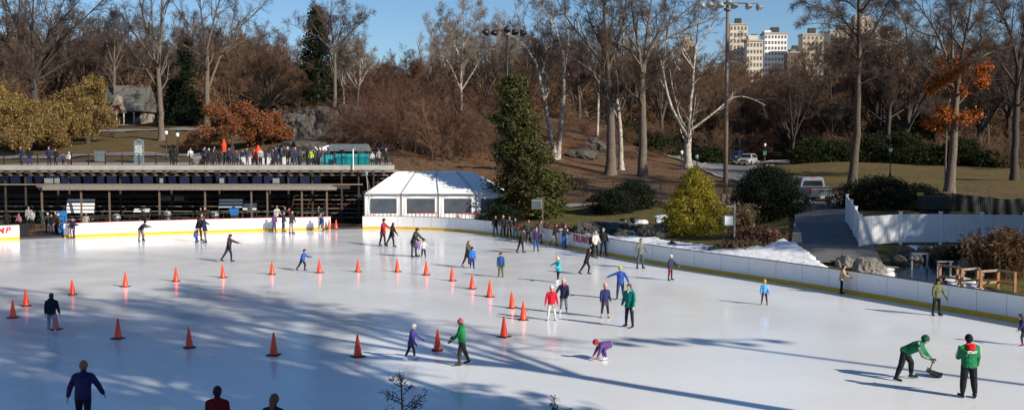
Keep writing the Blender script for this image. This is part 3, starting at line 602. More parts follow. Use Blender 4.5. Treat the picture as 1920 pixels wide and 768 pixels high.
px_tree('bare_tree', 'tree', 'dark spreading bare tree behind the larch, its limbs in front of the tan apartment tower', 1665, 150,
  [([(1668, 300), (1665, 250), (1668, 200)], .4, .3)],
  [([(1668, 205), (1650, 150), (1620, 110), (1590, 95)], .18, .04), ([(1668, 202), (1690, 150), (1720, 110), (1735, 80)], .18, .04), ([(1668, 205), (1672, 140), (1665, 90), (1670, 50)], .2, .04), ([(1660, 230), (1620, 200), (1570, 190)], .12, .03), ([(1670, 220), (1720, 190), (1760, 185)], .12, .03)],
  M['bark_dark'], M['twig'], seed=39, k=(10, 7, 6))
px_tree('bare_tree', 'tree', 'bare tree with fine upright crown left of the copper oak behind the info board', 210, 170,
  [([(212, 200), (214, 160), (214, 120)], .26, .2)],
  [([(214, 125), (200, 85), (195, 45)], .13, .03), ([(214, 122), (230, 80), (240, 40)], .13, .03), ([(214, 120), (215, 70), (212, 30)], .13, .03), ([(214, 140), (180, 105), (165, 70)], .1, .03)],
  M['bark_grey'], M['twig'], seed=41, k=(9, 7, 6))
px_tree('sycamore_tree', 'tree', 'white forked tree on the rock to the right of the fan shaped bare tree', 668, 146,
  [([(668, 202), (672, 170), (676, 140)], .17, .1)],
  [([(676, 142), (672, 110), (668, 85)], .07, .02), ([(672, 172), (655, 145), (645, 125), (640, 100)], .1, .02), ([(674, 160), (690, 130), (698, 100)], .08, .02)],
  M['bark_white'], M['twig_pale'], seed=43)
px_tree('sycamore_tree', 'tree', 'slender white stemmed tree between the fan shaped tree and the forked white one', 650, 149,
  [([(646, 202), (644, 170), (642, 145)], .15, .09)],
  [([(642, 147), (640, 120), (648, 95)], .07, .02), ([(644, 170), (632, 140), (628, 120)], .06, .02)],
  M['bark_white'], M['twig_pale'], seed=44)
# ---- prototypes for background trees (shared meshes) ---------------------------------------
def proto(seed, H, spread, style='up', wm='bark', tm='twig', **kw):
    rng = np.random.default_rng(seed); T = [([(0, 0, 0), (rng.uniform(-.2, .2), 0, H*.18), (rng.uniform(-.3, .3), 0, H*.35)], .022*H, .016*H)]
    t0 = np.array(T[0][0][-1]); L_ = []
    n_ = 8
    for i in range(n_):
        a = 2*math.pi*i/n_+rng.uniform(-.3, .3); rr_ = spread*rng.uniform(.5, 1); hh = H*rng.uniform(.75, 1.0) if i % 2 else H*rng.uniform(.6, .85)
        p0 = t0*rng.uniform(.55, 1.); q = np.array([math.cos(a)*rr_, math.sin(a)*rr_, hh])
        L_.append(([p0, p0+(q-p0)*np.array([.35, .35, .3]), p0+(q-p0)*np.array([.75, .75, .66]), q], .011*H, .003*H))
    L_.append(([t0, t0+np.array([.2, .1, H*.3]), (rng.uniform(-.5, .5), 0, H*1.02)], .014*H, .003*H))
    wd, tw, ends = bare(seed, T, L_, **kw); return wd, tw, ends
PROT = [proto(101, 14, 5), proto(102, 14, 6, k=(8, 7, 6)), proto(103, 14, 4.2, k=(8, 7, 5)), proto(104, 13, 6.5, k=(9, 6, 6), wobble=.2)]
FAR = [proto(111, 14, 5, k=(6, 5, 5), kt=3, twigr=.028), proto(112, 14, 6, k=(7, 5, 5), kt=3, twigr=.028), proto(113, 13, 6.5, k=(7, 5, 4), kt=3, twigr=.028, wobble=.2)]
def bgtree(i, u, d, top_v, name, label, wm, tm, group=None, seed=0, squash=1.):
    x = XU(u, d); zb = tz(x, d)-.2; H_ = PX(u, top_v, d)[2]-zb; wd, tw, _e = PROT[i]; s_ = H_/14.
    key = (i, wm, tm)
    if key not in _cache:
        o = place_tree(name, 'tree', label, (x, d, zb), wd, tw, M[wm], M[tm], group); _cache[key] = o
    else: o = copy_tree(_cache[key]); o.location = (x, d, zb); o.name = name; o['label'] = label
    if group: o['group'] = group
    o.scale = (s_*squash, s_*squash, s_); o.rotation_euler = (0, 0, seed*2.399); return o
_cache = {}
rng = np.random.default_rng(7)
bgs = [(245, 180, 60, 'bark', 'twig', 'bare tree whose crown rises behind the stone lodge'), (160, 175, 55, 'bark', 'twig', 'bare tree behind the willow at the left side'), (340, 178, 70, 'bark_dark', 'twig', 'bare tree between the straight grey tree and the wide spreading one'),
       (455, 176, 60, 'bark', 'twig_brown', 'bare brown tree behind the round beech at its left'), (540, 182, 85, 'bark', 'twig', 'bare tree filling the gap between beech and dark pine'), (700, 165, 118, 'bark', 'twig_red', 'reddish bare tree right of the forked white tree'),
       (735, 172, 105, 'bark', 'twig_red', 'upright reddish bare tree in the middle of the ridge'), (775, 160, 95, 'bark', 'twig_red', 'fine twigged red brown tree left of the white barked one'), (815, 178, 80, 'bark_grey', 'twig_pale', 'pale twigged bare tree on the ridge left of the white barked one'),
       (910, 165, 60, 'bark_grey', 'twig', 'bare tree behind the dark floodlight head'), (945, 178, 40, 'bark_grey', 'twig_pale', 'pale twigged bare tree rising above the green pine'), (990, 160, 70, 'bark', 'twig', 'bare tree behind the leaning white trunks'),
       (1085, 168, 70, 'bark', 'twig', 'bare tree in the wood left of the massive grey trunks'), (1180, 178, 75, 'bark', 'twig_brown', 'brown bare tree in the wood behind the massive grey trunks'), (1240, 170, 90, 'bark', 'twig', 'bare tree behind the many stemmed white tree'),
       (1335, 172, 130, 'bark_dark', 'twig_brown', 'brown bare tree left of the tall floodlight pole in the wood'), (1400, 165, 150, 'bark_dark', 'twig_brown', 'brown bare tree behind the parked cars'), (1470, 160, 165, 'bark_dark', 'twig_brown', 'low brown bare tree right of the parked cars under the white tower'),
       (1545, 158, 160, 'bark_dark', 'twig_brown', 'brown bare tree left of the larch in the wood'), (1720, 165, 130, 'bark_dark', 'twig', 'dark bare tree left of the orange leaved tree in the wood'), (1850, 160, 95, 'bark_dark', 'twig', 'dark bare tree in the wood right of the orange leaved tree'), (1960, 150, 60, 'bark_dark', 'twig', 'dark bare tree at the very right edge in the wood'),
       (1487, 152, 125, 'bark_dark', 'twig', 'tall dark bare tree left of the larch behind the lawn'), (1560, 155, 85, 'bark', 'twig_brown', 'tall brown bare tree rising before the tan flat topped building'), (1648, 154, 85, 'bark_dark', 'twig', 'tall dark bare tree between larch and orange leaved tree'), (1700, 152, 40, 'bark_dark', 'twig_brown', 'tall brown bare tree in the wood before the turret wing'), (1835, 154, 40, 'bark_dark', 'twig', 'tall dark bare tree right behind the orange leaves'), (1385, 158, 130, 'bark_dark', 'twig_brown', 'tall brown bare tree behind the blue parked car'), (20, 172, 20, 'bark_dark', 'twig_brown', 'tall brown bare tree behind the huge dark one at the left'), (110, 182, 30, 'bark', 'twig', 'tall bare tree behind the low yellow willow'), (190, 188, 40, 'bark', 'twig_brown', 'brown bare tree far behind the lodge roof at its left'), (275, 190, 45, 'bark', 'twig_brown', 'brown bare tree far behind the lodge at its right'), (365, 186, 40, 'bark', 'twig', 'bare tree far behind the wide spreading one at its left'), (420, 190, 45, 'bark', 'twig_brown', 'brown bare tree far behind the wide spreading one at its right'), (490, 192, 60, 'bark', 'twig', 'bare tree far behind the round beech'), (560, 190, 80, 'bark', 'twig_brown', 'brown bare tree far left of the dark pine'), (655, 185, 100, 'bark', 'twig_brown', 'brown bare tree far behind the forked white tree'), (850, 186, 55, 'bark', 'twig_brown', 'brown bare tree far behind the white barked one'),
       (1030, 184, 40, 'bark', 'twig', 'bare tree far behind the leaning white trunks'), (1130, 186, 60, 'bark', 'twig_brown', 'brown bare tree far behind the left massive trunk'), (1215, 186, 70, 'bark', 'twig', 'bare tree far behind the right massive trunk'), (1290, 182, 95, 'bark', 'twig_brown', 'brown bare tree far behind the many stemmed tree'), (1365, 180, 105, 'bark_dark', 'twig_brown', 'brown bare tree in front of the beige square tower'), (1440, 176, 128, 'bark_dark', 'twig_brown', 'brown bare tree in front of the foot of the white tower'), (1505, 170, 112, 'bark_dark', 'twig_brown', 'brown bare tree in front of the tan block'), (1590, 168, 100, 'bark_dark', 'twig_brown', 'brown bare tree in front of the tallest tan tower'), (1640, 172, 92, 'bark_dark', 'twig_brown', 'brown bare tree in front of the tan turret wing'), (1780, 172, 80, 'bark_dark', 'twig', 'dark bare tree behind the orange leaves'), (1890, 168, 70, 'bark_dark', 'twig_brown', 'brown bare tree in front of the pale right hand building'),
       (590, 172, 100, 'bark', 'twig', 'bare tree right behind the dark pine'), (-30, 160, 30, 'bark_dark', 'twig', 'dark bare tree cut by the left edge of the picture')]
for i, (u, d, tv, wm, tm, lb) in enumerate(bgs): bgtree(i % 4, u, d, tv, 'bare_tree', lb, wm, tm, seed=i+1, squash=rng.uniform(.9, 1.2))
# ---- far woods: one mass ------------------------------------------------------------------
topv = [(-200, 50), (0, 60), (200, 80), (450, 85), (520, 100), (640, 135), (750, 125), (900, 110), (1000, 90), (1250, 115), (1350, 125), (1480, 150), (1560, 135), (1700, 130), (1920, 115), (2100, 100)]
tu, tv_ = zip(*topv); Wv = []; Wf = []; o_ = 0; Kv = []; Kf = []; ok = 0
for i in range(130):
    u = -120+2160*((i*0.618034) % 1); d = 192+ (i % 10)*8+rng.uniform(-4, 4); x = XU(u, d); zb = tz(x, d)-.3
    H_ = max(6, PX(u, np.interp(u, tu, tv_)+rng.uniform(-14, 24), d)[2]-zb); s_ = H_/14; wd, tw, _e = FAR[i % 3]; a = rng.uniform(0, 6.28); c_, s2 = math.cos(a), math.sin(a)
    Rm = np.array([[c_, -s2, 0], [s2, c_, 0], [0, 0, 1]])*s_*np.array([1.15, 1.15, 1])[:, None]
    for (vv, ff), A, Bf in ((wd, Kv, Kf), (tw, Wv, Wf)):
        if A is Wv: off_ = o_; o_ += len(vv)
        else: off_ = ok; ok += len(vv)
        A.append(vv@Rm.T+np.array([x, d, zb])); Bf.append(ff+off_)
Wv2 = np.concatenate(Wv); Kv2 = np.concatenate(Kv)
tag(link('far_woods', mesh_np('far_woods', np.concatenate([Wv2, Kv2]), np.concatenate([np.concatenate(Wf), np.concatenate(Kf)+len(Wv2)])), M['twig_brown']), 'mass of bare brown woodland along the far ridge', 'woods', kind='stuff')
# ---- twiggy shrubs ------------------------------------------------------------------------
def shrub_arr(seed, H, Wd, stems=16, arch=.0, k=(6, 5), r=.035, twr=.013, wobble=.14, kl=4):
    rng = np.random.default_rng(seed); P0 = np.concatenate([rng.normal(0, Wd*.12, (stems, 2)), np.zeros((stems, 1))], 1)
    a = rng.uniform(0, 6.28, stems); sp_ = rng.uniform(.15, 1, stems)*Wd/H; D0 = np.stack([np.cos(a)*sp_, np.sin(a)*sp_, np.ones(stems)], 1)
    L0 = H*rng.uniform(.8, 1.15, stems); P, Rr = grow(rng, P0, D0, L0, np.full(stems, r), 8, wobble, -arch); tw = [tubes(P, Rr, 4)]
    pos, d, ln, rd = spawn(rng, P, Rr, L0, k[0], .15, 1, 32, 12, .45, .6); Q, q = grow(rng, pos, d, ln, np.maximum(rd, twr), 4, wobble, -arch*.7); tw.append(tubes(Q, q, 3))
    pos, d, ln, rd = spawn(rng, Q, q, ln, k[1], .1, 1, 35, 12, .5, .7); Q, q = grow(rng, pos, d, np.maximum(ln, .3), np.full(len(ln), twr*.8), 3, wobble, -arch*.5); tw.append(tubes(Q, q, 3))
    pos, d, ln, rd = spawn(rng, Q, q, np.maximum(ln, .3), kl, .1, 1, 35, 12, .5, .7); Q, q = grow(rng, pos, d, np.maximum(ln, .25), np.full(len(ln), twr*.7), 2, wobble, -arch*.5); tw.append(tubes(Q, q, 3))
    return join(tw)
SH = [shrub_arr(201, 5, 4.5, 22, .07, (8, 6)), shrub_arr(202, 5, 3.6, 20, .03, (8, 6)), shrub_arr(203, 5, 5.2, 24, .10, (8, 6))]
SHF = [shrub_arr(211, 5, 4.5, 18, .06, (5, 4), .04, .03, kl=3), shrub_arr(212, 5, 3.6, 18, .03, (5, 4), .04, .03, kl=3), shrub_arr(213, 5, 5.2, 18, .09, (5, 4), .04, .03, kl=3)]
SHm = {}; DL = None
def shrub(i, u, d, H_, name, label, m_, group=None, seed=0, wide=1., cat='shrub'):
    x = XU(u, d); key = (i, m_)
    if key not in SHm: SHm[key] = mesh_np(name, *SH[i]); SHm[key].materials.append(M[m_])
    o = bpy.data.objects.new(name, SHm[key]); COL.objects.link(o); o.location = (x, d, tz(x, d)-.1); s_ = H_/5; o.scale = (s_*wide, s_*wide, s_); o.rotation_euler = (0, 0, seed*2.4); tag(o, label, cat, group); return o
k_ = 0
for u, d, h, m_, lb in [(1085, 135, 1.6, 'twig_brown', 'low brush on the leaf strewn slope behind the left massive trunk'), (1118, 143, 2.2, 'twig_red', 'reddish brush on the slope left of the slim white tree'), (1235, 138, 2, 'twig_brown', 'brown brush right of the right massive trunk'), (1175, 146, 2.4, 'twig_brown', 'brown brush high on the slope between the massive trunks'), (1020, 112, 1.8, 'twig_brown', 'brown brush at the foot of the leaning white trees'), (1080, 108, 1.1, 'twig_red', 'low reddish brush behind the left end of the iron fence'), (1095, 150, 2.6, 'twig_red', 'tall reddish brush at the crest of the leaf strewn slope'), (1150, 152, 2.8, 'twig_brown', 'tall brown brush at the crest behind the massive trunks'), (1205, 158, 3, 'twig_brown', 'brown brush at the crest right of the massive trunks'), (1040, 140, 3, 'twig_brown', 'brown brush behind the leaning white trunks')]:
    k_ += 1; shrub(k_ % 3, u, d, h, 'bare_shrub', lb, m_, None, k_, wide=1.6)
for u, d, h, m_, lb in [(655, 122, 6, 'twig_red', 'red brown arching shrub at the right edge of the grey rock, above the kiosk'), (700, 120, 6.5, 'twig_red', 'red brown arching shrub right behind the teal kiosk'), (745, 119, 6.8, 'twig_red', 'red brown shrub above the end of the terrace railing'), (790, 118, 6.5, 'twig_red', 'red brown arching shrub behind the tent ridge'),
        (835, 116, 7, 'twig_brown', 'brown arching shrub behind the right half of the tent'), (885, 118, 7, 'twig_red', 'red brown shrub between the tent and the green pine'), (925, 124, 6.5, 'twig_red', 'red brown shrub half hidden by the green pine'), (680, 131, 6, 'twig_red', 'red brown shrub on the slope under the white forked tree'), (760, 131, 6.5, 'twig_red', 'red brown shrub in the middle of the thicket slope'), (820, 134, 6.5, 'twig_brown', 'brown shrub high on the thicket slope'), (870, 132, 6, 'twig_red', 'red brown shrub below the white barked tree'), (720, 145, 6.5, 'twig_red', 'red brown shrub at the crest of the thicket left'), (790, 148, 7, 'twig_red', 'red brown shrub at the crest of the thicket right'), (905, 150, 6.5, 'twig_red', 'red brown shrub on the crest left of the floodlight pole')]:
    k_ += 1; shrub(k_ % 3, u, d, h, 'bare_shrub', lb, m_, 'bare shrubs of the thicket', k_)
for u, d, h, lb in [(1340, 150, 5.5, 'brown thicket shrub left of the parked cars'), (1375, 162, 6.5, 'brown thicket shrub behind the floodlight pole'), (1425, 160, 7, 'brown thicket shrub behind the white car'), (1475, 162, 7, 'brown thicket shrub right of the parked cars'), (1520, 158, 7, 'brown thicket shrub below the beige block'), (1570, 154, 6, 'brown thicket shrub left of the larch trunk'), (1550, 150, 4.5, 'brown shrub between the two left rhododendrons'), (1610, 150, 4.5, 'brown shrub behind the larch trunk'), (1715, 149, 4.5, 'brown shrub between the tallest rhododendron and the dark one'), (1775, 148, 4.5, 'brown shrub just left of the orange leaved trunk'), (1830, 147, 4.5, 'brown shrub at the right part of the rhododendron row'), (1880, 140, 5.5, 'weeping brown shrub at the right end of the lawn'), (1925, 130, 6, 'weeping brown shrub cut by the right edge'), (1000, 150, 4.5, 'brown shrub on the slope right of the pine'), (1070, 155, 4, 'orange brown shrub on the slope behind the leaning white tree'), (1240, 150, 5, 'brown shrub on the slope left of the many stemmed tree')]:
    k_ += 1; shrub(k_ % 3, u, d, h, 'bare_shrub', lb, 'twig_brown', 'brown shrubs of the right hand wood', k_)
for u, d, h, m_, lb in [(1215, 92, 1.3, 'twig_brown', 'low brown shrub in front of the iron fence'), (1262, 93, 1.2, 'twig_red', 'low red brown shrub at the fence left of the golden conifer'), (1240, 90, 1.1, 'twig_brown', 'smallest brown shrub at the iron fence'), (1590, 80, 1.6, 'twig_brown', 'brown twiggy shrub at the gate beside the white fence')]:
    k_ += 1; shrub(k_ % 3, u, d, h, 'bare_shrub', lb, m_, None, k_)
uv_ = []; uf_ = []; n0 = 0
for i in range(210):
    u = -120+2160*((i*.7548777) % 1); d = 172+(i % 9)*8+rng.uniform(-3, 3); x = XU(u, d); a = i*2.4; s_ = rng.uniform(1.0, 1.9); V_, F_ = SHF[i % 3]; c_, q_ = math.cos(a)*s_*1.4, math.sin(a)*s_*1.4
    uv_.append(V_@np.array([[c_, -q_, 0], [q_, c_, 0], [0, 0, s_]]).T+np.array([x, d, tz(x, d)-.2])); uf_.append(F_+n0); n0 += len(V_)
tag(link('woodland_understory', mesh_np('woodland_understory', np.concatenate(uv_), np.concatenate(uf_)), M['twig_brown']), 'brown tangle of brush filling the wood below the far crowns', 'brush', kind='stuff')
# ---- leafy masses ---------------------------------------------------------------------------
def leafy(seed, H, Wd, n, size, trunk_r=.12, shape='round', clump=.35, layers=5, up=.3):
    """crown built of leaf clumps on branches; returns wood, leaves"""
    rng = np.random.default_rng(seed); nb = 40; C = []
    T = np.array([[0, 0, 0], [.05*H*rng.uniform(-1, 1), 0, H*.5], [0, 0, H*.92]]); q, L_ = resample(T, 8); wood = [tubes(q[None], np.linspace(trunk_r, trunk_r*.25, 9)[None], 7)]
    m = int(n/24); a = rng.uniform(0, 6.28, m); t = rng.random(m)
    if shape == 'cone': zz = t**1.15; rr_ = Wd/2*(1-zz)**.75*(.55+.45*rng.random(m)**.5); z = zz*H
    elif shape == 'gold': zz = rng.random(m)**1.1; rr_ = Wd/2*np.clip(1-zz**1.6, .03, 1)**.8*(.5+.5*rng.random(m)**.5)*(1+.2*np.sin(a*4+zz*9)); z = zz*H*(1+.05*np.sin(a*3))
    elif shape == 'pine': zz = rng.random(m); zz = (np.round(zz*11)+rng.normal(0, .42, m))/11; zz = np.clip(zz, .06, 1); rr_ = Wd/2*(1-zz**1.15)**.75*(.25+.75*rng.random(m)**.6); z = zz*H
    else: zz = rng.random(m); rr_ = Wd/2*np.sqrt(np.clip(1-(2*zz-.75)**2/1.56, .02, 1))*(.45+.55*rng.random(m)**.5); z = zz*H
    lob = 1+.22*np.sin(3*a+seed)+.15*np.sin(5*a+z*2.3+seed*2)
    C = np.stack([np.cos(a)*rr_*lob, np.sin(a)*rr_*lob, z], 1)
    sub = rng.choice(m, min(m, 140), replace=False); P0 = np.stack([np.zeros(len(sub)), np.zeros(len(sub)), np.maximum(C[sub, 2]-.25*np.linalg.norm(C[sub, :2], axis=1), .05)], 1)
    P = P0[:, None]+(C[sub]-P0)[:, None]*np.linspace(0, 1, 5)[None, :, None]; wood.append(tubes(P, np.linspace(trunk_r*.22, trunk_r*.06, 5)[None].repeat(len(sub), 0), 3))
    L2 = np.repeat(C, 24, axis=0)+rng.normal(0, 1, (m*24, 3))*clump*np.array([1, 1, .55]); L2[:, 2] = np.maximum(L2[:, 2], .03)
    return join(wood), quads(rng, L2, size, up)
def leaf_plant(name, cat, label, u, d, H_, Wd, n, size, lm, seed, shape='round', wm='bark_dark', group=None, clump=None, tr=None, zoff=0, asym=None):
    wd, lv = leafy(seed, H_, Wd, n, size, tr or H_*.02, shape, clump or Wd*.07)
    if asym is not None: lv = (asym(lv[0]), lv[1]); wd = (asym(wd[0]), wd[1])
    x = XU(u, d); o = empty(name, (x, d, tz(x, d)-.08+zoff)); tag(o, label, cat, group); link('trunk', mesh_np('trunk', *wd), M[wm], o, smooth=True); link('crown', mesh_np('crown', *lv), M[lm], o); return o
def pine_asym(V):
    V = V.copy(); z = V[:, 2]; V[:, 0] += .9*sstep(5.5, 2.5, z)*sstep(.4, 1.6, z); V[:, 0] -= 1.1*sstep(4, 11, z); V[:, 0] *= 1+.16*np.sin(z*2.2+1)+.10*np.sin(z*5.1); return V
leaf_plant('pine_tree', 'tree', 'big green pine behind the boards beside the tent', 986, 88.5, 12.2, 6.6, 30000, .12, 'leaf_pine', 301, 'pine', 'bark', clump=.36, asym=pine_asym, tr=.2)
leaf_plant('golden_conifer', 'conifer', 'bushy yellow green conical conifer behind the snow bank', 1302, 67, 4.25, 4.5, 26000, .055, 'leaf_gold', 304, 'gold', clump=.17)
leaf_plant('yew_bush', 'bush', 'large dark round evergreen bush left of the driveway gate', 1440, 71, 3.7, 4.4, 26000, .06, 'leaf_hedge', 305, clump=.25)
leaf_plant('yew_bush', 'bush', 'dark clipped bush left of the low brown shrubs, left of the two at the fence', 1150, 86, 1.9, 3.8, 12000, .06, 'leaf_hedge', 307, clump=.2)
leaf_plant('yew_bush', 'bush', 'dark round bush in front of the iron fence, right of the two', 1187, 88, 2.5, 3.3, 12000, .06, 'leaf_hedge', 309, clump=.2)
leaf_plant('yew_bush', 'bush', 'dark bush at the foot of the green pine beside the tent', 935, 84.2, 1.7, 3.4, 9000, .06, 'leaf_hedge', 311, clump=.2)
leaf_plant('yew_bush', 'bush', 'dark low evergreen bush behind the corner of the white fence', 1650, 70, 2.1, 5.0, 14000, .06, 'leaf_hedge', 313, clump=.25)
leaf_plant('yew_bush', 'bush', 'dark low evergreen bush further right behind the white fence', 1715, 71, 1.7, 4.4, 10000, .06, 'leaf_hedge', 314, clump=.25)
leaf_plant('juniper_bush', 'bush', 'dark green juniper by the pond in front of the white fence', 1828, 50.5, 1.1, 2.0, 7000, .045, 'leaf_hedge', 315, clump=.16)
for i, (u, d, h, wd_, lb) in enumerate([(1525, 146, 3.4, 7, 'green rhododendron at the left end of the row behind the lawn'), (1575, 146, 4, 6, 'green rhododendron left of the larch trunk'), (1640, 147, 4.0, 7, 'tall green rhododendron right of the larch trunk'), (1690, 146, 4.1, 7, 'tallest green rhododendron behind the lamp post on the lawn'), (1740, 145, 3.2, 6.5, 'dark rhododendron left of the orange leaved tree'), (1800, 143, 3.6, 6, 'dark rhododendron behind the orange leaved tree'), (1850, 141, 3.2, 6, 'dark rhododendron right of the orange leaved tree'),
        (1665, 156, 6.5, 6, 'tall dark evergreen shrub behind the rhododendrons'), (1730, 158, 7.5, 5, 'tall dark evergreen behind the orange leaved tree'), (1250, 146, 2.4, 5, 'dark green undergrowth left of the many stemmed white tree'), (1215, 150, 2.2, 5, 'green laurel behind the massive right trunk'), (1330, 142, 2.6, 5, 'dark green bush behind the lamp posts'), (1180, 155, 2.2, 5, 'dark green laurel between the massive trunks')]):
    leaf_plant('rhododendron', 'shrub', lb, u, d, h*(1, .72, .95, 1.1, .8)[i % 5], wd_*.85, 5500, .14, 'leaf_rhodo', 330+i, clump=.6)
leaf_plant('pine_tree', 'tree', 'tall dark pine behind the fan shaped bare tree on the rock', 596, 163, 17.5, 8.5, 9000, .2, 'leaf_darkpine', 351, 'pine', clump=.5)
leaf_plant('pine_tree', 'tree', 'slim dark pine behind the wide spreading bare tree', 348, 172, 13.5, 5, 5000, .2, 'leaf_darkpine', 353, 'pine', clump=.5)
leaf_plant('pine_tree', 'tree', 'small dark pine right of the straight grey tree near the lodge', 335, 160, 7, 6, 7000, .18, 'leaf_darkpine', 355, 'pine', clump=.4)
def leafed(name, cat, label, u, d, H_, spread, seed, lm, wm, tm, per=3, lsize=.1, droop=.0, clear=.15, k=(6, 5, 4), stretch=1., arch=.0, keep=1., fall=.42):
    rng = np.random.default_rng(seed); T = [([(0, 0, 0), (rng.uniform(-.3, .3), 0, H_*clear), (rng.uniform(-.4, .4), 0, H_*(clear+.2))], .024*H_, .017*H_)]; t0 = np.array(T[0][0][-1]); L_ = []
    for i in range(17):
        a = 2.4*i+rng.uniform(-.3, .3); rr_ = spread*rng.uniform(.35, 1.05); hh = H_*(1-fall*(rr_/spread)**1.5)*rng.uniform(.8, 1.02); p0 = t0*rng.uniform(.6, 1.05); q = np.array([math.cos(a)*rr_, math.sin(a)*rr_, hh*(1-arch)]); m_ = p0+(q-p0)*np.array([.5, .5, .75]); m_[2] += arch*H_*.3
        L_.append(([p0, m_, q], .010*H_, .003*H_))
    wd, tw, ends = bare(seed, T, L_, k=k, kt=3, droop=droop, start=.25, twigr=.014); ends = ends[rng.random(len(ends)) < keep]
    C = np.repeat(ends, per, axis=0)+rng.normal(0, 1, (len(ends)*per, 3))*np.array([.16, .16, .26 if droop else .14]); C[:, 2] = np.maximum(C[:, 2], .3); x = XU(u, d)
    return place_tree(name, cat, label, (x, d, tz(x, d)-.1), wd, tw, wm, tm, leaves=quads(rng, C, lsize, stretch=stretch), lm=lm)
for i, (u, d, h, sp, lb) in enumerate([(-25, 128, 12, 4.6, 'yellow leaved willow cut by the left edge'), (42, 126, 8.2, 4.8, 'yellow leaved willow behind the pair with the red hat'), (104, 129, 7.0, 4.6, 'low yellow leaved willow left of the stone lodge'), (164, 133, 12.2, 3.4, 'tallest yellow leaved willow right beside the stone lodge'), (128, 139, 9.5, 4.2, 'yellow leaved willow behind the low one'), (10, 134, 9.5, 4.5, 'yellow leaved willow behind the one cut by the left edge')]):
    leafed('willow_tree', 'tree', lb, u, d, h, sp, 370+i, M['leaf_willow'], M['bark_dark'], M['twig_brown'], per=3, lsize=.085, droop=.22, k=(8, 6, 5), stretch=1.5, arch=.12, fall=.74, keep=.42)
leafed('oak_tree', 'tree', 'low oak keeping its copper brown leaves behind the crowded terrace', 432, 123, 6.6, 4.9, 381, M['leaf_oak'], M['bark_dark'], M['twig'], per=3, lsize=.10, k=(7, 6, 5), clear=.1, fall=.74, keep=.5)
leafed('oak_tree', 'tree', 'smaller copper leaved oak right beside the low one', 494, 126, 4.4, 3.2, 382, M['leaf_oak'], M['bark_dark'], M['twig'], per=3, lsize=.10, k=(6, 5, 4), clear=.1, fall=.8)
# round beech crown of fine pinkish twigs
wd, tw, ends = bare(391, [([(0, 0, 0), (.1, 0, 2.2), (0, 0, 4)], .32, .26)], [([(0, 0, 2.5), (math.cos(a)*r_*.45, math.sin(a)*r_*.45, 2.5+h*.5), (math.cos(a)*r_, math.sin(a)*r_, 2.5+h)], .13, .03) for a, r_, h in [(i*.9, [6.6, 4.2, 5.6, 2.2][i % 4], [3.2, 8.2, 5.8, 10][i % 4]) for i in range(16)]], k=(9, 7, 6), wobble=.2)
x = XU(502, 155); place_tree('beech_tree', 'tree', 'broad rounded tree with a fine pinkish brown crown behind the grey rock', (x, 155, tz(x, 155)-.2), wd, tw, M['bark_grey'], M['twig_brown'], sc=1.04)
shrub(1, 560, 135, 4, 'bare_shrub', 'brown shrub on top of the grey rock at its left', 'twig_brown', None, 5)
# ---- trees and bushes standing outside the frame on the sun side, their shade falls on the ice
HIGH = bare(611, [([(0, 0, 0), (.3, 0, 8), (0, 0, 15)], .33, .24)], [([(0, 0, 11+i*.4), (math.cos(i*.9)*r_*.5, math.sin(i*.9)*r_*.5, 15+i*.35), (math.cos(i*.9)*r_, math.sin(i*.9)*r_, h_)], .18, .04) for i, (r_, h_) in enumerate([(7, 20), (5, 26), (7.5, 22), (3, 28), (7, 24), (6, 19), (2, 29), (7.5, 21), (5, 25), (7, 23)])], k=(9, 7, 6), twigr=.016)
hm = None
for i, (x, y, sc_) in enumerate([(19, 17.4, .9), (17.5, 13.2, .95), (13.5, 10, .92), (20, 7, 1.)]):
    if hm is None: hm = place_tree('bare_tree', 'tree', 'x', (x, y, tz(x, y)-.2), HIGH[0], HIGH[1], M['bark'], M['twig']); o = hm
    else: o = copy_tree(hm)
    o.location = (x, y, tz(x, y)-.2); o.scale = (sc_,)*3; o.rotation_euler = (0, 0, i*1.7); o.name = 'bare_tree'; tag(o, 'bare tree on the near bank whose shade falls on the ice', 'tree', 'trees on the near bank outside the picture')
for i, (x, y, H_, W_) in enumerate([(19.5, 8.5, 20, 8), (13.5, 6.5, 20, 8), (9.5, 3, 22, 8), (24, 6.5, 20, 8)]):
    wd, lv = leafy(400+i, H_, W_, 5200, .26, .3, 'pine', .7); o = empty('pine_tree', (x, y, tz(x, y)-.1)); tag(o, 'dense pine on the near bank whose shade falls on the ice', 'tree', 'pines on the near bank outside the picture'); link('trunk', mesh_np('trunk', *wd), M['bark'], o); link('crown', mesh_np('crown', *lv), M['leaf_pine'], o)
for i, (x, y, H_) in enumerate([(41, 43, 17), (36.5, 50, 15), (48, 41, 19), (44, 52, 17), (52, 47, 18), (56, 55, 19)]):
    o = copy_tree(_cache[list(_cache)[(i+1) % len(_cache)]]); o.location = (x, y, tz(x, y)-.2); o.scale = (H_/14*1.15, H_/14*1.15, H_/14); o.rotation_euler = (0, 0, i*1.3); o.name = 'bare_tree'; tag(o, 'bare tree right of the picture shading the white fence', 'tree', 'trees on the right bank outside the picture')
for i, (x, y, H_, W_) in enumerate([(45, 47, 15, 8), (39, 44.5, 12, 7)]):
    wd, lv = leafy(430+i, H_, W_, 5000, .26, .3, 'pine', .7); o = empty('pine_tree', (x, y, tz(x, y)-.1)); tag(o, 'dense pine right of the picture shading the white fence', 'tree', 'pines on the right bank outside the picture'); link('trunk', mesh_np('trunk', *wd), M['bark'], o); link('crown', mesh_np('crown', *lv), M['leaf_pine'], o)
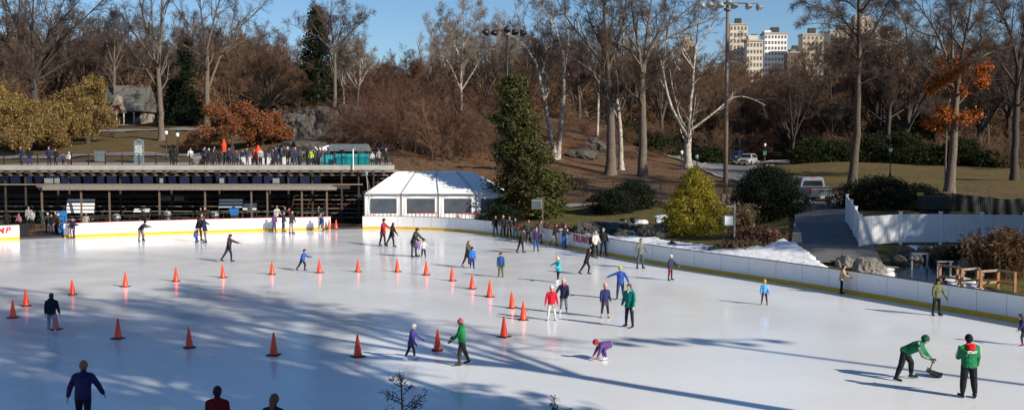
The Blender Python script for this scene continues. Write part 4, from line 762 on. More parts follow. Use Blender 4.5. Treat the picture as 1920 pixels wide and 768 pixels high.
# dead sprays in the foreground, on the bank under the camera
for i, (u, v, d, s_) in enumerate([(752, 710, 10, 1.), (1045, 758, 10, .7)]):
    rng = np.random.default_rng(500+i); tp = PX(u, v, d); zb = tz(tp[0], d)-.1; Hh = tp[2]-zb; q, L_ = resample([(0, 0, 0), (.03, 0, Hh*.5), (0, 0, Hh)], 14)
    parts = [tubes(q[None], np.linspace(.022, .006, 15)[None], 5)]
    pos, dd, ln, rd = spawn(rng, q[None], np.linspace(.02, .006, 15)[None], np.array([1.]), 34, .45, 1., 62, 8, .62*s_, .5, .75)
    Q, qr = grow(rng, pos, dd, ln, np.full(len(ln), .0055), 6, .12, .06); parts.append(tubes(Q, qr, 4))
    pos, dd, ln, rd = spawn(rng, Q, qr, ln, 7, .15, 1, 48, 10, .35, .7); Q, qr = grow(rng, pos, dd, np.maximum(ln, .03), np.full(len(ln), .0035), 3, .2, .08); parts.append(tubes(Q, qr, 3))
    o = empty('dry_plant', (tp[0], d, zb)); tag(o, ['dead feathery plant top poking up at the bottom edge left of centre', 'tip of a dead plant barely showing at the bottom edge right of centre'][i], 'plant')
    link('stem', mesh_np('stem', *join(parts)), M['twig'], o); C = np.repeat(Q[:, -1], 6, axis=0)+rng.normal(0, .012, (len(Q)*6, 3)); link('seed_heads', mesh_np('seed_heads', *quads(rng, C, .009)), M['rust'], o)
M['reed_brown'] = leafmat('brown_reeds', (.16, .095, .05))
# ================================================================== distant apartment buildings
def building(u0, u1, vt, d, wallc, label, nx_, nz_, vb=190, depth=None, steps=(), winc=None, roofbox=True, name='apartment_building', wn=True):
    x0, x1 = XU(u0, d), XU(u1, d); zt_ = PX(u0, vt, d)[2]; zb = PX(u0, vb, d)[2]; W_ = x1-x0; D_ = depth or W_*.8; g0 = 16.
    o = empty(name, ((x0+x1)/2, d, g0)); tag(o, label, 'building'); k_ = tuple(round(c, 3) for c in wallc)
    wm = M.get(('w', k_)) or mat('facade', wallc, .8, var=.06, scale=.1); M[('w', k_)] = wm
    mb = MB(); mb.b2(-W_/2, W_/2, 0, D_, 0, zt_-g0); o_w = mb.build('wall', wm, o)
    MB().b2(-W_/2-.4, W_/2+.4, -.4, D_+.4, zt_-g0, zt_-g0+1.0).build('roof', M['concrete'], o)
    for (a, b_, v2) in steps:
        z2 = PX(u0, v2, d)[2]; MB().b2(-W_/2+W_*a, -W_/2+W_*b_, 1, D_*.8, zt_-g0+1.0, z2-g0).build('tower', wm, o)
    if roofbox: MB().b2(-W_*.15, W_*.2, D_*.3, D_*.6, zt_-g0+1., zt_-g0+4.5).build('water_tank_house', M['dark_steel'], o)
    if wn:
        key = ('win', round(W_/nx_, 1)); ww = W_/nx_*.45; H_ = zt_-zb; hh = H_/nz_*.5
        me_ = MB().box((0, 0, 0), (ww, .3, hh)).build('window', M['bwin'], o)
        first = True
        for i in range(nx_):
            for j in range(nz_):
                if nx_*nz_ > 100: break
                q = me_ if first else me_.copy()
                if not first: COL.objects.link(q)
                first = False; q.location = (-W_/2+W_*(i+.5)/nx_, -.12, zb-g0+H_*(j+.5)/nz_)
    return o
cream, tan_, white_, brn = (.60, .52, .41), (.52, .43, .32), (.80, .78, .74), (.22, .15, .10)
M['bwin'] = mat('far_window', (.16, .15, .14), .3, var=.3, scale=.3)
building(1431, 1473, 64, 620, white_, 'white modern tower with a dark strip behind the trees right of the floodlight', 7, 12, steps=[(.0, .3, 57)])
building(1366, 1399, 47, 640, cream, 'beige square tower directly right of the floodlight pole', 5, 12)
building(1398, 1428, 78, 600, cream, 'cream stepped block between the beige square tower and the white one', 5, 9, steps=[(.1, .7, 66)])
building(1278, 1302, 82, 660, tan_, 'small beige tower seen through the many stemmed white tree', 4, 10, steps=[(.15, .8, 66)])
building(1502, 1540, 66, 600, tan_, 'tan block tower left of the larch', 5, 12)
building(1474, 1506, 100, 560, brn, 'low brown brick block right of the white modern tower', 5, 8, steps=[(.2, .5, 92)])
building(1553, 1600, 60, 620, tan_, 'tan flat topped building just left of the larch trunk', 6, 12, vb=170)
building(1598, 1640, 42, 600, tan_, 'tallest tan apartment tower with a stepped crown beside the larch', 5, 14, steps=[(.05, .75, 28)])
building(1638, 1688, 62, 590, tan_, 'tan wing with a small turret right of the tallest tower', 7, 12, steps=[(.75, .97, 57), (.0, .25, 52)])
building(1712, 1768, 112, 540, white_, 'pale building seen through the branches of the orange leaved tree', 7, 7, vb=185)
building(1868, 1915, 108, 560, cream, 'pale building seen between the dark trees at the right', 6, 7, vb=170)
building(1152, 1212, 112, 560, cream, 'beige building glimpsed between the massive grey trunks', 7, 7, vb=185)
building(1020, 1045, 118, 600, cream, 'cream building glimpsed between the leaning white trunks', 4, 6, vb=180)
# ================================================================== rocks
def rock(u, d, dims, label, seed, m_='rock', name='boulder', z=None, sub=5, amp=.22, grp=None, flat=.0, rz=0, ang=1.):
    bm = bmesh.new(); bmesh.ops.create_icosphere(bm, subdivisions=sub, radius=1)
    for v_ in bm.verts:
        p = v_.co.copy(); q = p*1.3+Vector((seed*3.1, seed*1.7, 0)); n1 = mnoise.noise(q); n2 = abs(mnoise.noise(q*2.3)); n3 = mnoise.noise(q*6)
        cell = mnoise.cell(q*1.6*ang)*.10
        p *= 1+amp*(n1*1.4-n2*.9+n3*.25)+cell
        if flat and p.z > flat: p.z = flat+(p.z-flat)*.25
        v_.co = Vector((p.x*dims[0]/2, p.y*dims[1]/2, p.z*dims[2]))
    me_ = bpy.data.meshes.new(name); bm.to_mesh(me_); bm.free(); x = XU(u, d)
    o = link(name, me_, M[m_]); o.location = (x, d, (tz(x, d) if z is None else z)); o.rotation_euler = (0, 0, rz); tag(o, label, 'rock', grp)
    return o
rock(560, 131, (6.5, 6, 4.0), 'low left lump of the grey outcrop beside the copper leaved oak', 2, name='rock_outcrop', z=8.0, amp=.3, flat=.75)
rock(610, 132, (7.5, 7, 5.3), 'tall middle block of the grey outcrop above the terrace crowd', 5, name='rock_outcrop', z=7.6, amp=.28, flat=.78, rz=.3)
rock(655, 134, (6.5, 8, 5.8), 'rounded right block of the grey outcrop above the kiosk', 9, name='rock_outcrop', z=7.5, amp=.25, flat=.8)
rock(740, 141, (14, 9, 4.0), 'long low grey rock crest behind the red brown shrubs', 12, name='rock_outcrop', z=9.2, amp=.25, flat=.6)
rock(850, 144, (12, 8, 3.2), 'flat grey rock crest left of the green pine', 15, name='rock_outcrop', z=9.9, amp=.25, flat=.6)
rock(565, 121, (8, 5, 2.6), 'low dark rock ledge behind the people on the terrace', 18, name='rock_outcrop', z=5.9, amp=.3, flat=.7)
rock(1138, 72.5, (4.6, 4, .85), 'broad flat dark rock with two tubs behind the lettered board', 21, z=1.1, amp=.2, flat=.6)
rock(1090, 131, (5, 3, .9), 'low rock ledge on the leaf strewn slope left of the massive trunks', 61, name='rock_outcrop', sub=4)
rock(1110, 138, (4, 3, 1.1), 'rock ledge higher on the leaf strewn slope', 64, name='rock_outcrop', sub=4)
rock(1098, 71, (2.2, 2, .75), 'dark rock at the left end of the broad flat one', 24, z=.95)
rock(1228, 66.5, (2.6, 2.4, .9), 'dark rock between the snow tongue and the golden conifer', 27, z=1.1)
rock(1170, 68, (1.8, 1.6, .5), 'rusty dark rock in front of the broad flat one', 28, z=.95)
rock(1632, 49.6, (1.75, 1.3, .78), 'big pale boulder behind the boards by the pond', 31, m_='rock_light', z=.75, ang=.6)
rock(1586, 51.2, (.95, .9, .62), 'smaller pale boulder beside the woman in the tan coat', 33, m_='rock_light', z=.85, ang=.6)
for i, (u, d, s_, lb) in enumerate([(1262, 61.2, .7, 'reddish flat stone lying in the snow'), (1302, 58.6, .5, 'leftmost small dark stone in the snow bank'), (1322, 58.3, .5, 'middle small dark stone in the snow bank'), (1343, 57.6, .85, 'long dark stone at the right in the snow bank'), (1483, 56.5, .35, 'tiny dark stone on the wide snow near the driveway'),
        (1708, 52, 1.0, 'dark rock left of the pond waterfall'), (1722, 51.6, .8, 'pale streaked rock in the pond waterfall'), (1738, 52.4, 1.0, 'upright grey rock above the pond waterfall'), (1760, 51.8, .8, 'dark rock right of the pond waterfall'), (1690, 51, .8, 'low dark rock at the left side of the pond'), (1822, 49.3, 1.15, 'grey craggy rock by the reeds'), (1800, 49.8, .8, 'dark rock left of the craggy grey one'), (1710, 47.4, .28, 'small round pale stone behind the boards near the pond'), (1724, 47.0, .35, 'larger round pale stone behind the boards near the pond')]):
    rock(u, d, (s_, s_*.8, s_*.45), lb, 40+i*3, m_=['rock', 'rock_light'][i in (8-2, 7, 10, 12, 13)], name='stone' if s_ < .9 else 'boulder', sub=4, z=tz(XU(u, d), d)+s_*.12)
# pond
pm = mat('pond_water', (.02, .02, .018), .12, var=.2); _po = patch('pond', [(1668, 513), (1690, 502), (1745, 503), (1768, 512), (1778, 524), (1740, 531), (1690, 526)], .62, .03, pm, kind='structure', amp=.01)
# ================================================================== pavilion with the upper terrace
XL, XR = XU(-90, 92), XU(738, 92); YF, YB = 92., 113.
pav = empty('pavilion', ((XL+XR)/2, YF, 0)); tag(pav, 'long dark two level rink pavilion carrying the upper terrace', 'pavilion'); ox = (XL+XR)/2
def pb(mb): 
    mb.v = [(a-ox, b_-YF, c) for a, b_, c in mb.v]; return mb
pb(MB().loft([[(XL, YF+.05, z), (XR, YF+.05, z), (XU(736, YB), YB, z), (XL, YB, z)] for z in (5.0, 5.35)])).build('deck_slab', M['concrete'], pav)
pb(MB().b2(XL, XR+.05, YF-.15, YF+.05, 4.98, 5.42)).build('fascia', M['fascia'], pav)
pb(MB().b2(XL, XR+.3, YF-.05, YF+.1, 4.78, 4.978)).build('lower_beam', M['weathered_wood'], pav)
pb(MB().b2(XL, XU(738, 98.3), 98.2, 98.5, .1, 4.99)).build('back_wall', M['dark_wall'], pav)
raf = None; xs_ = np.arange(XL+.5, XR, .95)
for x in xs_[:60]:
    if raf is None: raf = MB().box((0, 0, 0), (.14, 3.2, .26), rx=-.12).build('rafter', M['dark_wood'], pav); q = raf
    else: q = raf.copy(); COL.objects.link(q)
    q.location = (x-ox, .9, 4.60)
sn_ = None
for i, x in enumerate(np.arange(XL+.4, XU(600, 90), 1.1)):
    if sn_ is None: sn_ = MB().box((0, 0, 0), (.86, .06, .72), rx=.25).build('seat_panel', M['navy'], pav); q = sn_
    else: q = sn_.copy(); COL.objects.link(q)
    q.location = (x-ox, -.3+.12*math.sin(i*2.3), 4.12); q.rotation_euler = (.25*math.sin(i*1.9), 0, 0); q.scale = (1-.25*((i*7) % 3 == 0), 1, 1)
# lower canopy
CX0, CX1 = XU(68, 87.6), XU(612, 87.6)
pb(MB().b2(CX0, CX1, 87.4, 90.6, 3.6, 3.68)).build('canopy_planks', M['weathered_wood'], pav)
pb(MB().b2(CX0+.6, CX1+.9, 87.2, 87.38, 3.34, 3.64)).build('canopy_beam', M['weathered_wood'], pav)
pb(MB().b2(CX0+2, CX1+1.5, 90.65, 90.8, 3.3, 3.6)).build('canopy_beam', M['dark_wood'], pav)
cr_ = None
for x in np.arange(CX0+.3, CX1, .8):
    if cr_ is None: cr_ = MB().box((0, 0, 0), (.12, 3.4, .18)).build('canopy_rafter', M['dark_wood'], pav); q = cr_
    else: q = cr_.copy(); COL.objects.link(q)
    q.location = (x-ox, 89-YF, 3.47)
po_ = None
for x, y, h in [(XU(u, 87.5), 87.5, 3.3) for u in (76, 150, 203, 297, 383, 470, 500, 565, 612)]+[(XU(u, 91.8), 91.8, 4.8) for u in (-40, 8, 46, 107, 128, 224, 320, 410, 505, 540, 585, 640, 672, 700)]:
    q = MB().box((0, 0, h/2), (.13, .13, h)).build('post', M['dark_wood'] if y > 88 else M['pole'], pav); q.location = (x-ox, y-YF, .14)
# low parapet bands and tie beams under the deck
for z0, z1, y in ((2.45, 2.62, 95.5), (3.2, 3.3, 94)): pb(MB().b2(XL, XR-.5, y, y+.1, z0, z1)).build('tie_beam', M['dark_steel'], pav)
# service counters and openings in the dark back wall
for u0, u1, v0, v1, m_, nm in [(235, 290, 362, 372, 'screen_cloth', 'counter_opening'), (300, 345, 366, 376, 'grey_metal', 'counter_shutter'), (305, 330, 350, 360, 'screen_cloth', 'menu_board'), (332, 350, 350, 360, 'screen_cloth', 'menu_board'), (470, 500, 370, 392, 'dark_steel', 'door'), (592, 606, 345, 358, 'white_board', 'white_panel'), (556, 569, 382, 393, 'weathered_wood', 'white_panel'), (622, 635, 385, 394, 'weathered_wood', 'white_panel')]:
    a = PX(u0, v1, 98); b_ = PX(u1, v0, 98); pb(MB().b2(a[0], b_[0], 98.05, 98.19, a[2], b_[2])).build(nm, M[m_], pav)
# stepped bleachers under the deck
red_pl = mat('red_brown_plank', (.22, .085, .05), .8, var=.3, scale=3)
bl = empty('bleachers', (XU(640, 92.5), 92.5, .18)); tag(bl, 'stepped plank bleachers climbing under the right end of the deck', 'bleachers')
xa_, xb_ = XU(543, 93)-XU(640, 92.5), XR-.5-XU(640, 92.5)
for j in range(11):
    MB().box(((xa_+xb_)/2, .45*j, .42+.385*j), (xb_-xa_-.02*j, .34, .05)).build('plank', red_pl if j in (3, 7, 8) else M['weathered_wood'], bl)
for k in range(7):
    x_ = xa_+(xb_-xa_)*k/6; MB().beam((x_, -.3, .0), (x_, 4.9, 4.45), .10, .22).build('stringer', M['dark_steel'], bl); MB().box((x_, 4.4, 2.0), (.1, .1, 4.0)).build('post', M['dark_steel'], bl)
b2 = empty('bleachers', (XU(320, 93), 93.5, .18)); tag(b2, 'long low plank bleachers in the gloom behind the canopy posts', 'bleachers')
xa_, xb_ = XL+1-XU(320, 93), XU(535, 93)-XU(320, 93)
for j in range(5):
    MB().box(((xa_+xb_)/2, .8*j, .45+.42*j), (xb_-xa_, .36, .05)).build('plank', M['weathered_wood'], b2)
for k in range(16):
    x_ = xa_+(xb_-xa_)*k/15; MB().beam((x_, -.3, .1), (x_, 3.6, 2.15), .10, .2).build('stringer', M['dark_steel'], b2)
# shutters and pale notices seen under the deck edge
for k, (u0, u1) in enumerate([(84, 100), (103, 112), (300, 306), (412, 420), (512, 524)]):
    a_ = PX(u0, 343, 91.5); c_ = PX(u1, 334, 91.5); pb(MB().b2(a_[0], c_[0], 91.42, 91.47, a_[2], c_[2])).build('white_notice', M['lamp_grey'], pav)
pb(MB().b2(XL, XU(680, 91.6), 91.5, 91.56, 3.62, 3.72)).build('lower_rail', M['weathered_wood'], pav)
pb(MB().b2(XL, XR-.5, 91.9, 91.96, 4.46, 4.53)).build('upper_rail', M['weathered_wood'], pav)
# things standing under the pavilion
def bin_(u, d, label):
    x = XU(u, d); o = empty('litter_bin', (x, d, .18)); tag(o, label, 'bin')
    MB().tube([(0, 0, 0), (0, 0, 1.0)], [.33, .36], 16).build('body', M['black_metal'], o, smooth=True)
    MB().tube([(0, 0, 1.0), (0, 0, 1.06), (0, 0, 1.3), (0, 0, 1.38)], [.37, .37, .30, .12], 16).build('lid', M['lamp_grey'], o, smooth=True)
    MB().box((0, -.33, 1.17), (.34, .12, .12)).build('slot', M['rubber'], o)
    return o
bin_(99, 81.2, 'black litter bin with a grey domed lid behind the players at the left gate'); bin_(215, 83, 'black litter bin with a grey domed lid under the canopy, right of the slatted panels'); bin_(400, 86, 'black litter bin with a grey domed lid beside the bright blue tub')
bin_(311, 87, 'dim litter bin deeper under the canopy at its middle')
def rack(u, d, label, n_=4, w_=2.1, ht=1.3, z0=1.05):
    x = XU(u, d); o = empty('slatted_bench', (x, d, .18)); tag(o, label, 'bench')
    for s_ in (-1, 1): MB().beam((s_*w_/2, -.2, 0), (s_*w_/2, .45, z0+ht), .07).build('leg', M['dark_steel'], o)
    sl = None
    for j in range(n_):
        t = (j+.5)/n_; q = MB().box((0, .0+.35*t, z0+ht*t), (w_, .04, ht/n_*.74), rx=-.25).build('slat', M['white_board'], o)
    MB().box((0, -.25, .55), (w_, .45, .05)).build('seat', M['weathered_wood'], o)
rack(135, 88.4, 'white slatted bench back catching the sun, left of the pair', 4, 1.3); rack(160, 88.4, 'white slatted bench back catching the sun, right of the pair', 4, 1.2); rack(430, 89, 'white slatted bench back behind the bright blue tub', 3, 2.1, .8, 1.5); rack(466, 89, 'white slatted bench back partly shaded, right of the blue tub', 3, 1.2, .6, 1.3)
rack(262, 89, 'low white slatted bench back behind the standing man in black', 2, 1.4, .35, 1.1)
x = XU(113.5, 80.9); o = empty('storage_cabinet', (x, 80.9, .18)); tag(o, 'upright bright blue plastic cabinet by the left players gate', 'cabinet')
MB().b2(-.27, .27, -.25, .25, 0, 1.65).build('body', M['blue_plastic'], o); MB().b2(-.3, .3, -.28, .28, 1.652, 1.72).build('lid', M['blue_plastic'], o); MB().b2(-.18, .18, -.262, -.252, .9, 1.0).build('handle', M['rubber'], o); MB().b2(-.18, .18, -.262, -.252, 1.3, 1.36).build('handle', M['rubber'], o)
x = XU(437, 86.6); o = empty('storage_tub', (x, 86.6, .18)); tag(o, 'bright blue open tub standing on a dark stand', 'tub')
rr_ = lambda s_, z: [(-.34*s_, -.25*s_, z), (.34*s_, -.25*s_, z), (.34*s_, .25*s_, z), (-.34*s_, .25*s_, z)]
MB().loft([rr_(.8, 1.02), rr_(1, 1.55)]).build('tub', M['blue_plastic'], o); MB().loft([rr_(1.06, 1.55), rr_(1.06, 1.6)]).build('rim', M['blue_plastic'], o); MB().b2(-.25, .25, -.2, .2, 0, 1.01).build('stand', M['dark_steel'], o)
# handrail behind the long board
x0, x1 = XU(120, 79.8), XU(610, 87.0); o = empty('spectator_rail', (x0, 79.6, .15)); tag(o, 'thin dark handrail behind the long white board', 'railing')
MB().beam((0, 0, 1.42), (x1-x0, 7.2, 1.42), .05).build('top_rail', M['dark_steel'], o)
for t in np.linspace(0, 1, 18): MB().box(((x1-x0)*t, 7.2*t, .71), (.05, .05, 1.42)).build('post', M['dark_steel'], o)
# picnic tables in the gloom
for i, (u, d) in enumerate([(180, 87), (250, 88.5), (330, 87.5), (360, 86.5), (490, 89), (150, 88.6)]):
    x = XU(u, d); o = empty('picnic_table', (x, d, .18)); tag(o, ['dark table in the gloom behind the slatted bench backs', 'dark table behind the man in black under the deck', 'dark table in the middle under the canopy', 'dark table left of the skating trio under the canopy', 'dark table behind the three skaters at the board', 'dark table at the far left under the canopy'][i], 'table')
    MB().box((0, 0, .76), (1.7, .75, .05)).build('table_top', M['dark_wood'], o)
    for s_ in (-1, 1):
        MB().box((0, s_*.7, .45), (1.7, .28, .04)).build('seat', M['dark_wood'], o); MB().beam((s_*.7, -.6, 0), (s_*.7, .3, .73), .08).beam((s_*.7, .6, 0), (s_*.7, -.3, .73), .08).build('leg', M['dark_steel'], o)
# ================================================================== terrace furniture
rl_ = empty('terrace_railing', (XL, YF+.15, 5.35)); tag(rl_, 'long black iron railing along the edge of the upper terrace', 'railing')
Lr = XU(735, 92)-XL; nb_ = 26; bay = Lr/nb_
mb = MB(); [mb.box((bay*(k+.5)/15, 0, .53), (.02, .02, .86)) for k in range(15)]; mb.box((bay/2, 0, .10), (bay-.06, .035, .035)).box((bay/2, 0, .96), (bay-.06, .035, .035)); pn = mb.build('baluster_panel', M['black_metal'], rl_)
pp = MB().box((0, 0, .55), (.07, .07, 1.1)).build('post', M['black_metal'], rl_)
for k in range(1, nb_): q = pn.copy(); COL.objects.link(q); q.location = (bay*k, 0, 0)
for k in range(1, nb_+1): q = pp.copy(); COL.objects.link(q); q.location = (bay*k, 0, 0)
MB().box((Lr/2, 0, 1.12), (Lr, .06, .05)).build('top_rail', M['black_metal'], rl_)
# curved return of the railing at the right end
mb = MB(); cpts = [(Lr+.05, .1, 1.12), (Lr+.35, .6, 1.1), (Lr+.3, 1.6, 1.1), (Lr, 2.6, 1.1)]; mb.tube(cpts, .035, 6).build('curved_rail', M['black_metal'], rl_)
# kiosk
kx = XU(650, 107); o = empty('kiosk', (kx, 107, 5.4)); tag(o, 'small dark kiosk with a grey metal roof at the right end of the terrace', 'kiosk')
MB().b2(-1.9, 1.9, 0, 2.4, 0, 1.5).build('wall', M['dark_wood'], o); MB().b2(1.2, 1.9, -.03, -.002, .2, 1.25).build('white_notice', M['lamp_grey'], o)
MB().add([(-2.0, -.5, 1.25), (2.25, -.5, 1.25), (2.15, 1.2, 2.0), (-2.0, 1.2, 2.0), (-2.0, 2.9, 1.25), (2.25, 2.9, 1.25)], [(0, 1, 2, 3), (3, 2, 5, 4), (0, 3, 4), (1, 5, 2), (0, 4, 5, 1)]).build('roof', M['grey_metal'], o)
for k in range(9): MB().beam((-1.8+k*.48, -.5, 1.275), (-1.75+k*.48, 1.2, 2.02), .03).build('roof_seam', M['grey_metal'], o)
MB().add([(-3.6, -.6, 1.3), (-2.02, -.6, 1.35), (-2.02, .6, 1.9), (-3.6, -.5, 1.22), (-2.02, -.5, 1.25), (-2.02, .7, 1.8)], [(0, 1, 2), (3, 5, 4), (0, 3, 4, 1), (1, 4, 5, 2), (2, 5, 3, 0)]).build('awning', M['tent'], o)
MB().b2(-1.8, 1.0, -.04, -.003, .75, 1.2).build('hatch', M['dark_wall'], o)
def banner(u0, u1, d, z0, z1, label, m_='teal'):
    a, b_ = XU(u0, d), XU(u1, d); o = empty('banner', (a, d, 5.35)); tag(o, label, 'banner'); W_ = b_-a
    n_ = 24; Vb = []; 
    for j, z in enumerate((z0, z1)):
        for i in range(n_+1): Vb.append((W_*i/n_, .02*math.sin(i*1.3), z))
    MB().add(Vb+[(p[0], p[1]+.02, p[2]) for p in Vb], [(i, i+1, n_+2+i, n_+1+i) for i in range(n_)]+[(2*n_+2+i, 2*n_+3+i, 3*n_+4+i, 3*n_+3+i) for i in range(n_)]).build('cloth', M[m_], o)
    for x_ in (0, W_): MB().box((x_, .05, z1/2), (.05, .05, z1)).build('post', M['black_metal'], o)
banner(629, 692, 92.6, .08, 1.08, 'long bright teal banner behind the railing in front of the kiosk'); banner(604, 625, 93.2, .08, 1.0, 'short bright teal banner left of the long one behind the railing')
x = XU(662, 91.7); o = empty('flood_pole', (x, 91.7, 5.0)); tag(o, 'slim white pole standing at the terrace edge before the teal banner', 'pole'); MB().tube([(0, 0, 0), (0, 0, 1.95)], .05, 8).build('pole', M['white_board'], o); MB().box((.1, 0, 1.9), (.3, .1, .12)).build('fitting', M['lamp_grey'], o)
x = XU(693, 87.2); o = empty('camera_pole', (x, 87.2, .2)); tag(o, 'thin leaning pole with a lamp at the left corner of the tent', 'pole'); MB().tube([(.1, 0, 0), (-.3, 0, 4.5)], .035, 8).build('pole', M['grey_metal'], o); MB().tube([(-.3, 0, 4.45), (-.3, -.1, 4.75)], [.12, .16], 10).build('lamp_head', M['lamp_grey'], o); MB().beam((.2, 0, 2.5), (-.25, 0, 4.3), .03).build('stay', M['grey_metal'], o)
for u, d, h, lb in [(420, 99, 2.5, 'tall closed orange parasol on the terrace above the crowd'), (484, 101, 1.95, 'shorter closed orange parasol at the right part of the crowd')]:
    x = XU(u, d); o = empty('parasol', (x, d, 5.35)); tag(o, lb, 'parasol'); MB().tube([(0, 0, 0), (0, 0, h-.1)], .03, 8).build('pole', M['grey_metal'], o)
    MB().tube([(0, 0, h-1.45), (0, 0, h-1.3), (0, 0, h-.7), (0, 0, h-.25), (0, 0, h)], [.10, .2, .24, .15, .02], 9).build('canopy', M['orange'], o)
for u, lb in [(374, 'leftmost white table skirt behind the terrace railing'), (461, 'white table skirt behind the railing below the orange parasols'), (502, 'wide white table skirt right of the parasols behind the railing'), (541, 'white table skirt behind the railing left of the lime vest')]:
    x = XU(u, 96); o = empty('table', (x, 96, 5.35)); tag(o, lb, 'table'); MB().box((0, 0, .74), (1.2, .6, .04)).build('table_top', M['white_board'], o); MB().box((0, -.29, .38), (1.1, .02, .66)).build('cloth_skirt', M['weathered_wood'] if u == 374 else M['tent'], o)
    for sx in (-1, 1): MB().box((sx*.55, .25, .36), (.05, .05, .72)).build('leg', M['dark_steel'], o)
sgm = mat('sign_plastic', (.10, .14, .16), .35, col2=(.20, .25, .27), scale=4)
x = XU(260.5, 110); o = empty('info_board', (x, 110, tz(x, 110)-.05)); tag(o, 'tall narrow bluish info board standing behind the terrace', 'sign'); MB().box((0, 0, 1.25), (1.05, .3, 2.5)).build('panel', sgm, o, bevel=.03); MB().tube([(-.5, 0, 2.5), (0, 0, 2.72), (.5, 0, 2.5)], .15, 8).build('cap', M['grey_metal'], o)
MB().box((0, -.17, 1.6), (.8, .03, 1.1)).build('poster', mat('poster', (.15, .17, .18), .3, col2=(.7, .7, .66), scale=9, detail=2), o)
x = XU(187, 112); o = empty('utility_box', (x, 112, tz(x, 112)-.03)); tag(o, 'low grey blue utility box behind the railing left of the info board', 'box'); MB().box((0, 0, .55), (.95, .6, 1.1)).build('cabinet', sgm, o, bevel=.02); MB().box((0, -.01, 1.13), (1.05, .7, .05)).build('lid', M['lamp_grey'], o)
# ================================================================== stone lodge on the hill
d = 168; x0, x1 = XU(188, d), XU(272, d); W_ = x1-x0; zg = PX(230, 240, d)[2]; zr0 = PX(230, 208, d)[2]-zg; zr1 = PX(230, 158, d)[2]-zg
o = empty('stone_lodge', ((x0+x1)/2, d, zg)); tag(o, 'small stone lodge with a big grey roof and arched dormer among the trees', 'lodge')
stone = mat('lodge_stone', (.16, .14, .12), .85, col2=(.34, .30, .25), scale=5); slate = mat('slate_roof', (.085, .083, .075), .8, col2=(.14, .135, .12), scale=1.3)
MB().b2(-W_/2+.6, W_/2-.4, .8, 6, 0, zr0).build('wall', stone, o); MB().b2(-W_/2+.2, W_/2, -1.6, .8, -.9, .55).build('terrace_wall', M['curb'], o)
MB().add([(-W_/2, -.8, zr0-.1), (W_/2, -.8, zr0-.1), (W_/2-.1, 3.4, zr1), (-W_/2+.2, 3.4, zr1), (-W_/2, 7.4, zr0-.1), (W_/2, 7.4, zr0-.1)], [(0, 1, 2, 3), (3, 2, 5, 4), (0, 3, 4), (1, 5, 2), (0, 4, 5, 1)]).build('roof', slate, o)
mb = MB(); arc = [(math.cos(a)*1.25, math.sin(a)*1.5) for a in np.linspace(math.pi, 0, 12)]
xa = XU(225, d)-(x0+x1)/2
mb.loft([[(xa+p[0]*s_, y, zr0-.3+p[1]*s_) for s_ in (1., .78) for p in (arc if s_ == 1. else arc[::-1])] for y in (-1.5, -1.2)]).build('arch_trim', mat('trim_paint', (.55, .36, .22), .6), o)
MB().add([(xa-1.5, -1.1, zr0-.4), (xa+1.5, -1.1, zr0-.4), (xa, -1.1, zr0+2.5), (xa-1.5, 2.5, zr0-.4), (xa+1.5, 2.5, zr0-.4), (xa, 2.5, zr0+2.5)], [(0, 1, 2), (3, 5, 4), (0, 2, 5, 3), (1, 4, 5, 2), (0, 3, 4, 1)]).build('dormer', stone, o)
MB().tube([(xa, -1.25, zr0+.55), (xa, -1.1, zr0+.56)], .4, 14).build('red_roundel', M['red_paint'], o); MB().tube([(xa, -1.25, zr0-.2), (xa, -1.1, zr0-.2)], .38, 14).build('white_roundel', M['lamp_grey'], o)
for dx in (-1.2, 0, 1.2, 2.9): MB().tube([(xa+dx, -1.2, -.3), (xa+dx, -1.2, zr0-.3)], .12, 8).build('column', M['curb'], o)
MB().b2(-W_/2+1, W_/2-1, .7, .79, .2, zr0-.2).build('dark_opening', M['dark_wall'], o)
# ================================================================== white frame tent
d0, d1 = 89., 98.; tx0, tx1 = XU(683, d0), XU(947, d0); gz_ = .45; ez = PX(750, 363, d0)[2]; rx0, rx1 = XU(742, 93.5), XU(886, 93.5); rz_ = PX(800, 322, 93.5)[2]
tn = empty('frame_tent', ((tx0+tx1)/2, d0, gz_)); tag(tn, 'long white frame tent with dark windows behind the far boards', 'tent'); tc_ = (tx0+tx1)/2
def T(x, y, z): return (x-tc_, y-d0, z-gz_)
nS = 40
def rowp(y, z, xa_, xb_, sag=0, wv=0): return [T(xa_+(xb_-xa_)*i/nS, y+wv*math.sin(i*2.1)*.02, z+sag*math.sin(math.pi*((i*4/nS) % 1))) for i in range(nS+1)]
mb = MB(); rows = [rowp(d0-.25, ez, tx0, tx1, 0), rowp(d0+1.4, ez+(rz_-ez)*.33, tx0+(rx0-tx0)*.33, tx1+(rx1-tx1)*.33, -.04), rowp(d0+3, ez+(rz_-ez)*.68, tx0+(rx0-tx0)*.68, tx1+(rx1-tx1)*.68, -.04), rowp(93.5, rz_, rx0, rx1, 0), rowp(d1+.25, ez, tx0, tx1)]
n1 = nS+1; vs = [p for r_ in rows for p in r_]; fs = [(j*n1+i, j*n1+i+1, (j+1)*n1+i+1, (j+1)*n1+i) for j in range(4) for i in range(nS)]
fs += [(0, n1, 2*n1, 3*n1, 4*n1), (nS, 4*n1+nS, 3*n1+nS, 2*n1+nS, n1+nS)]; mb.add(vs, fs); rf = mb.build('roof', M['tent'], tn, smooth=False)
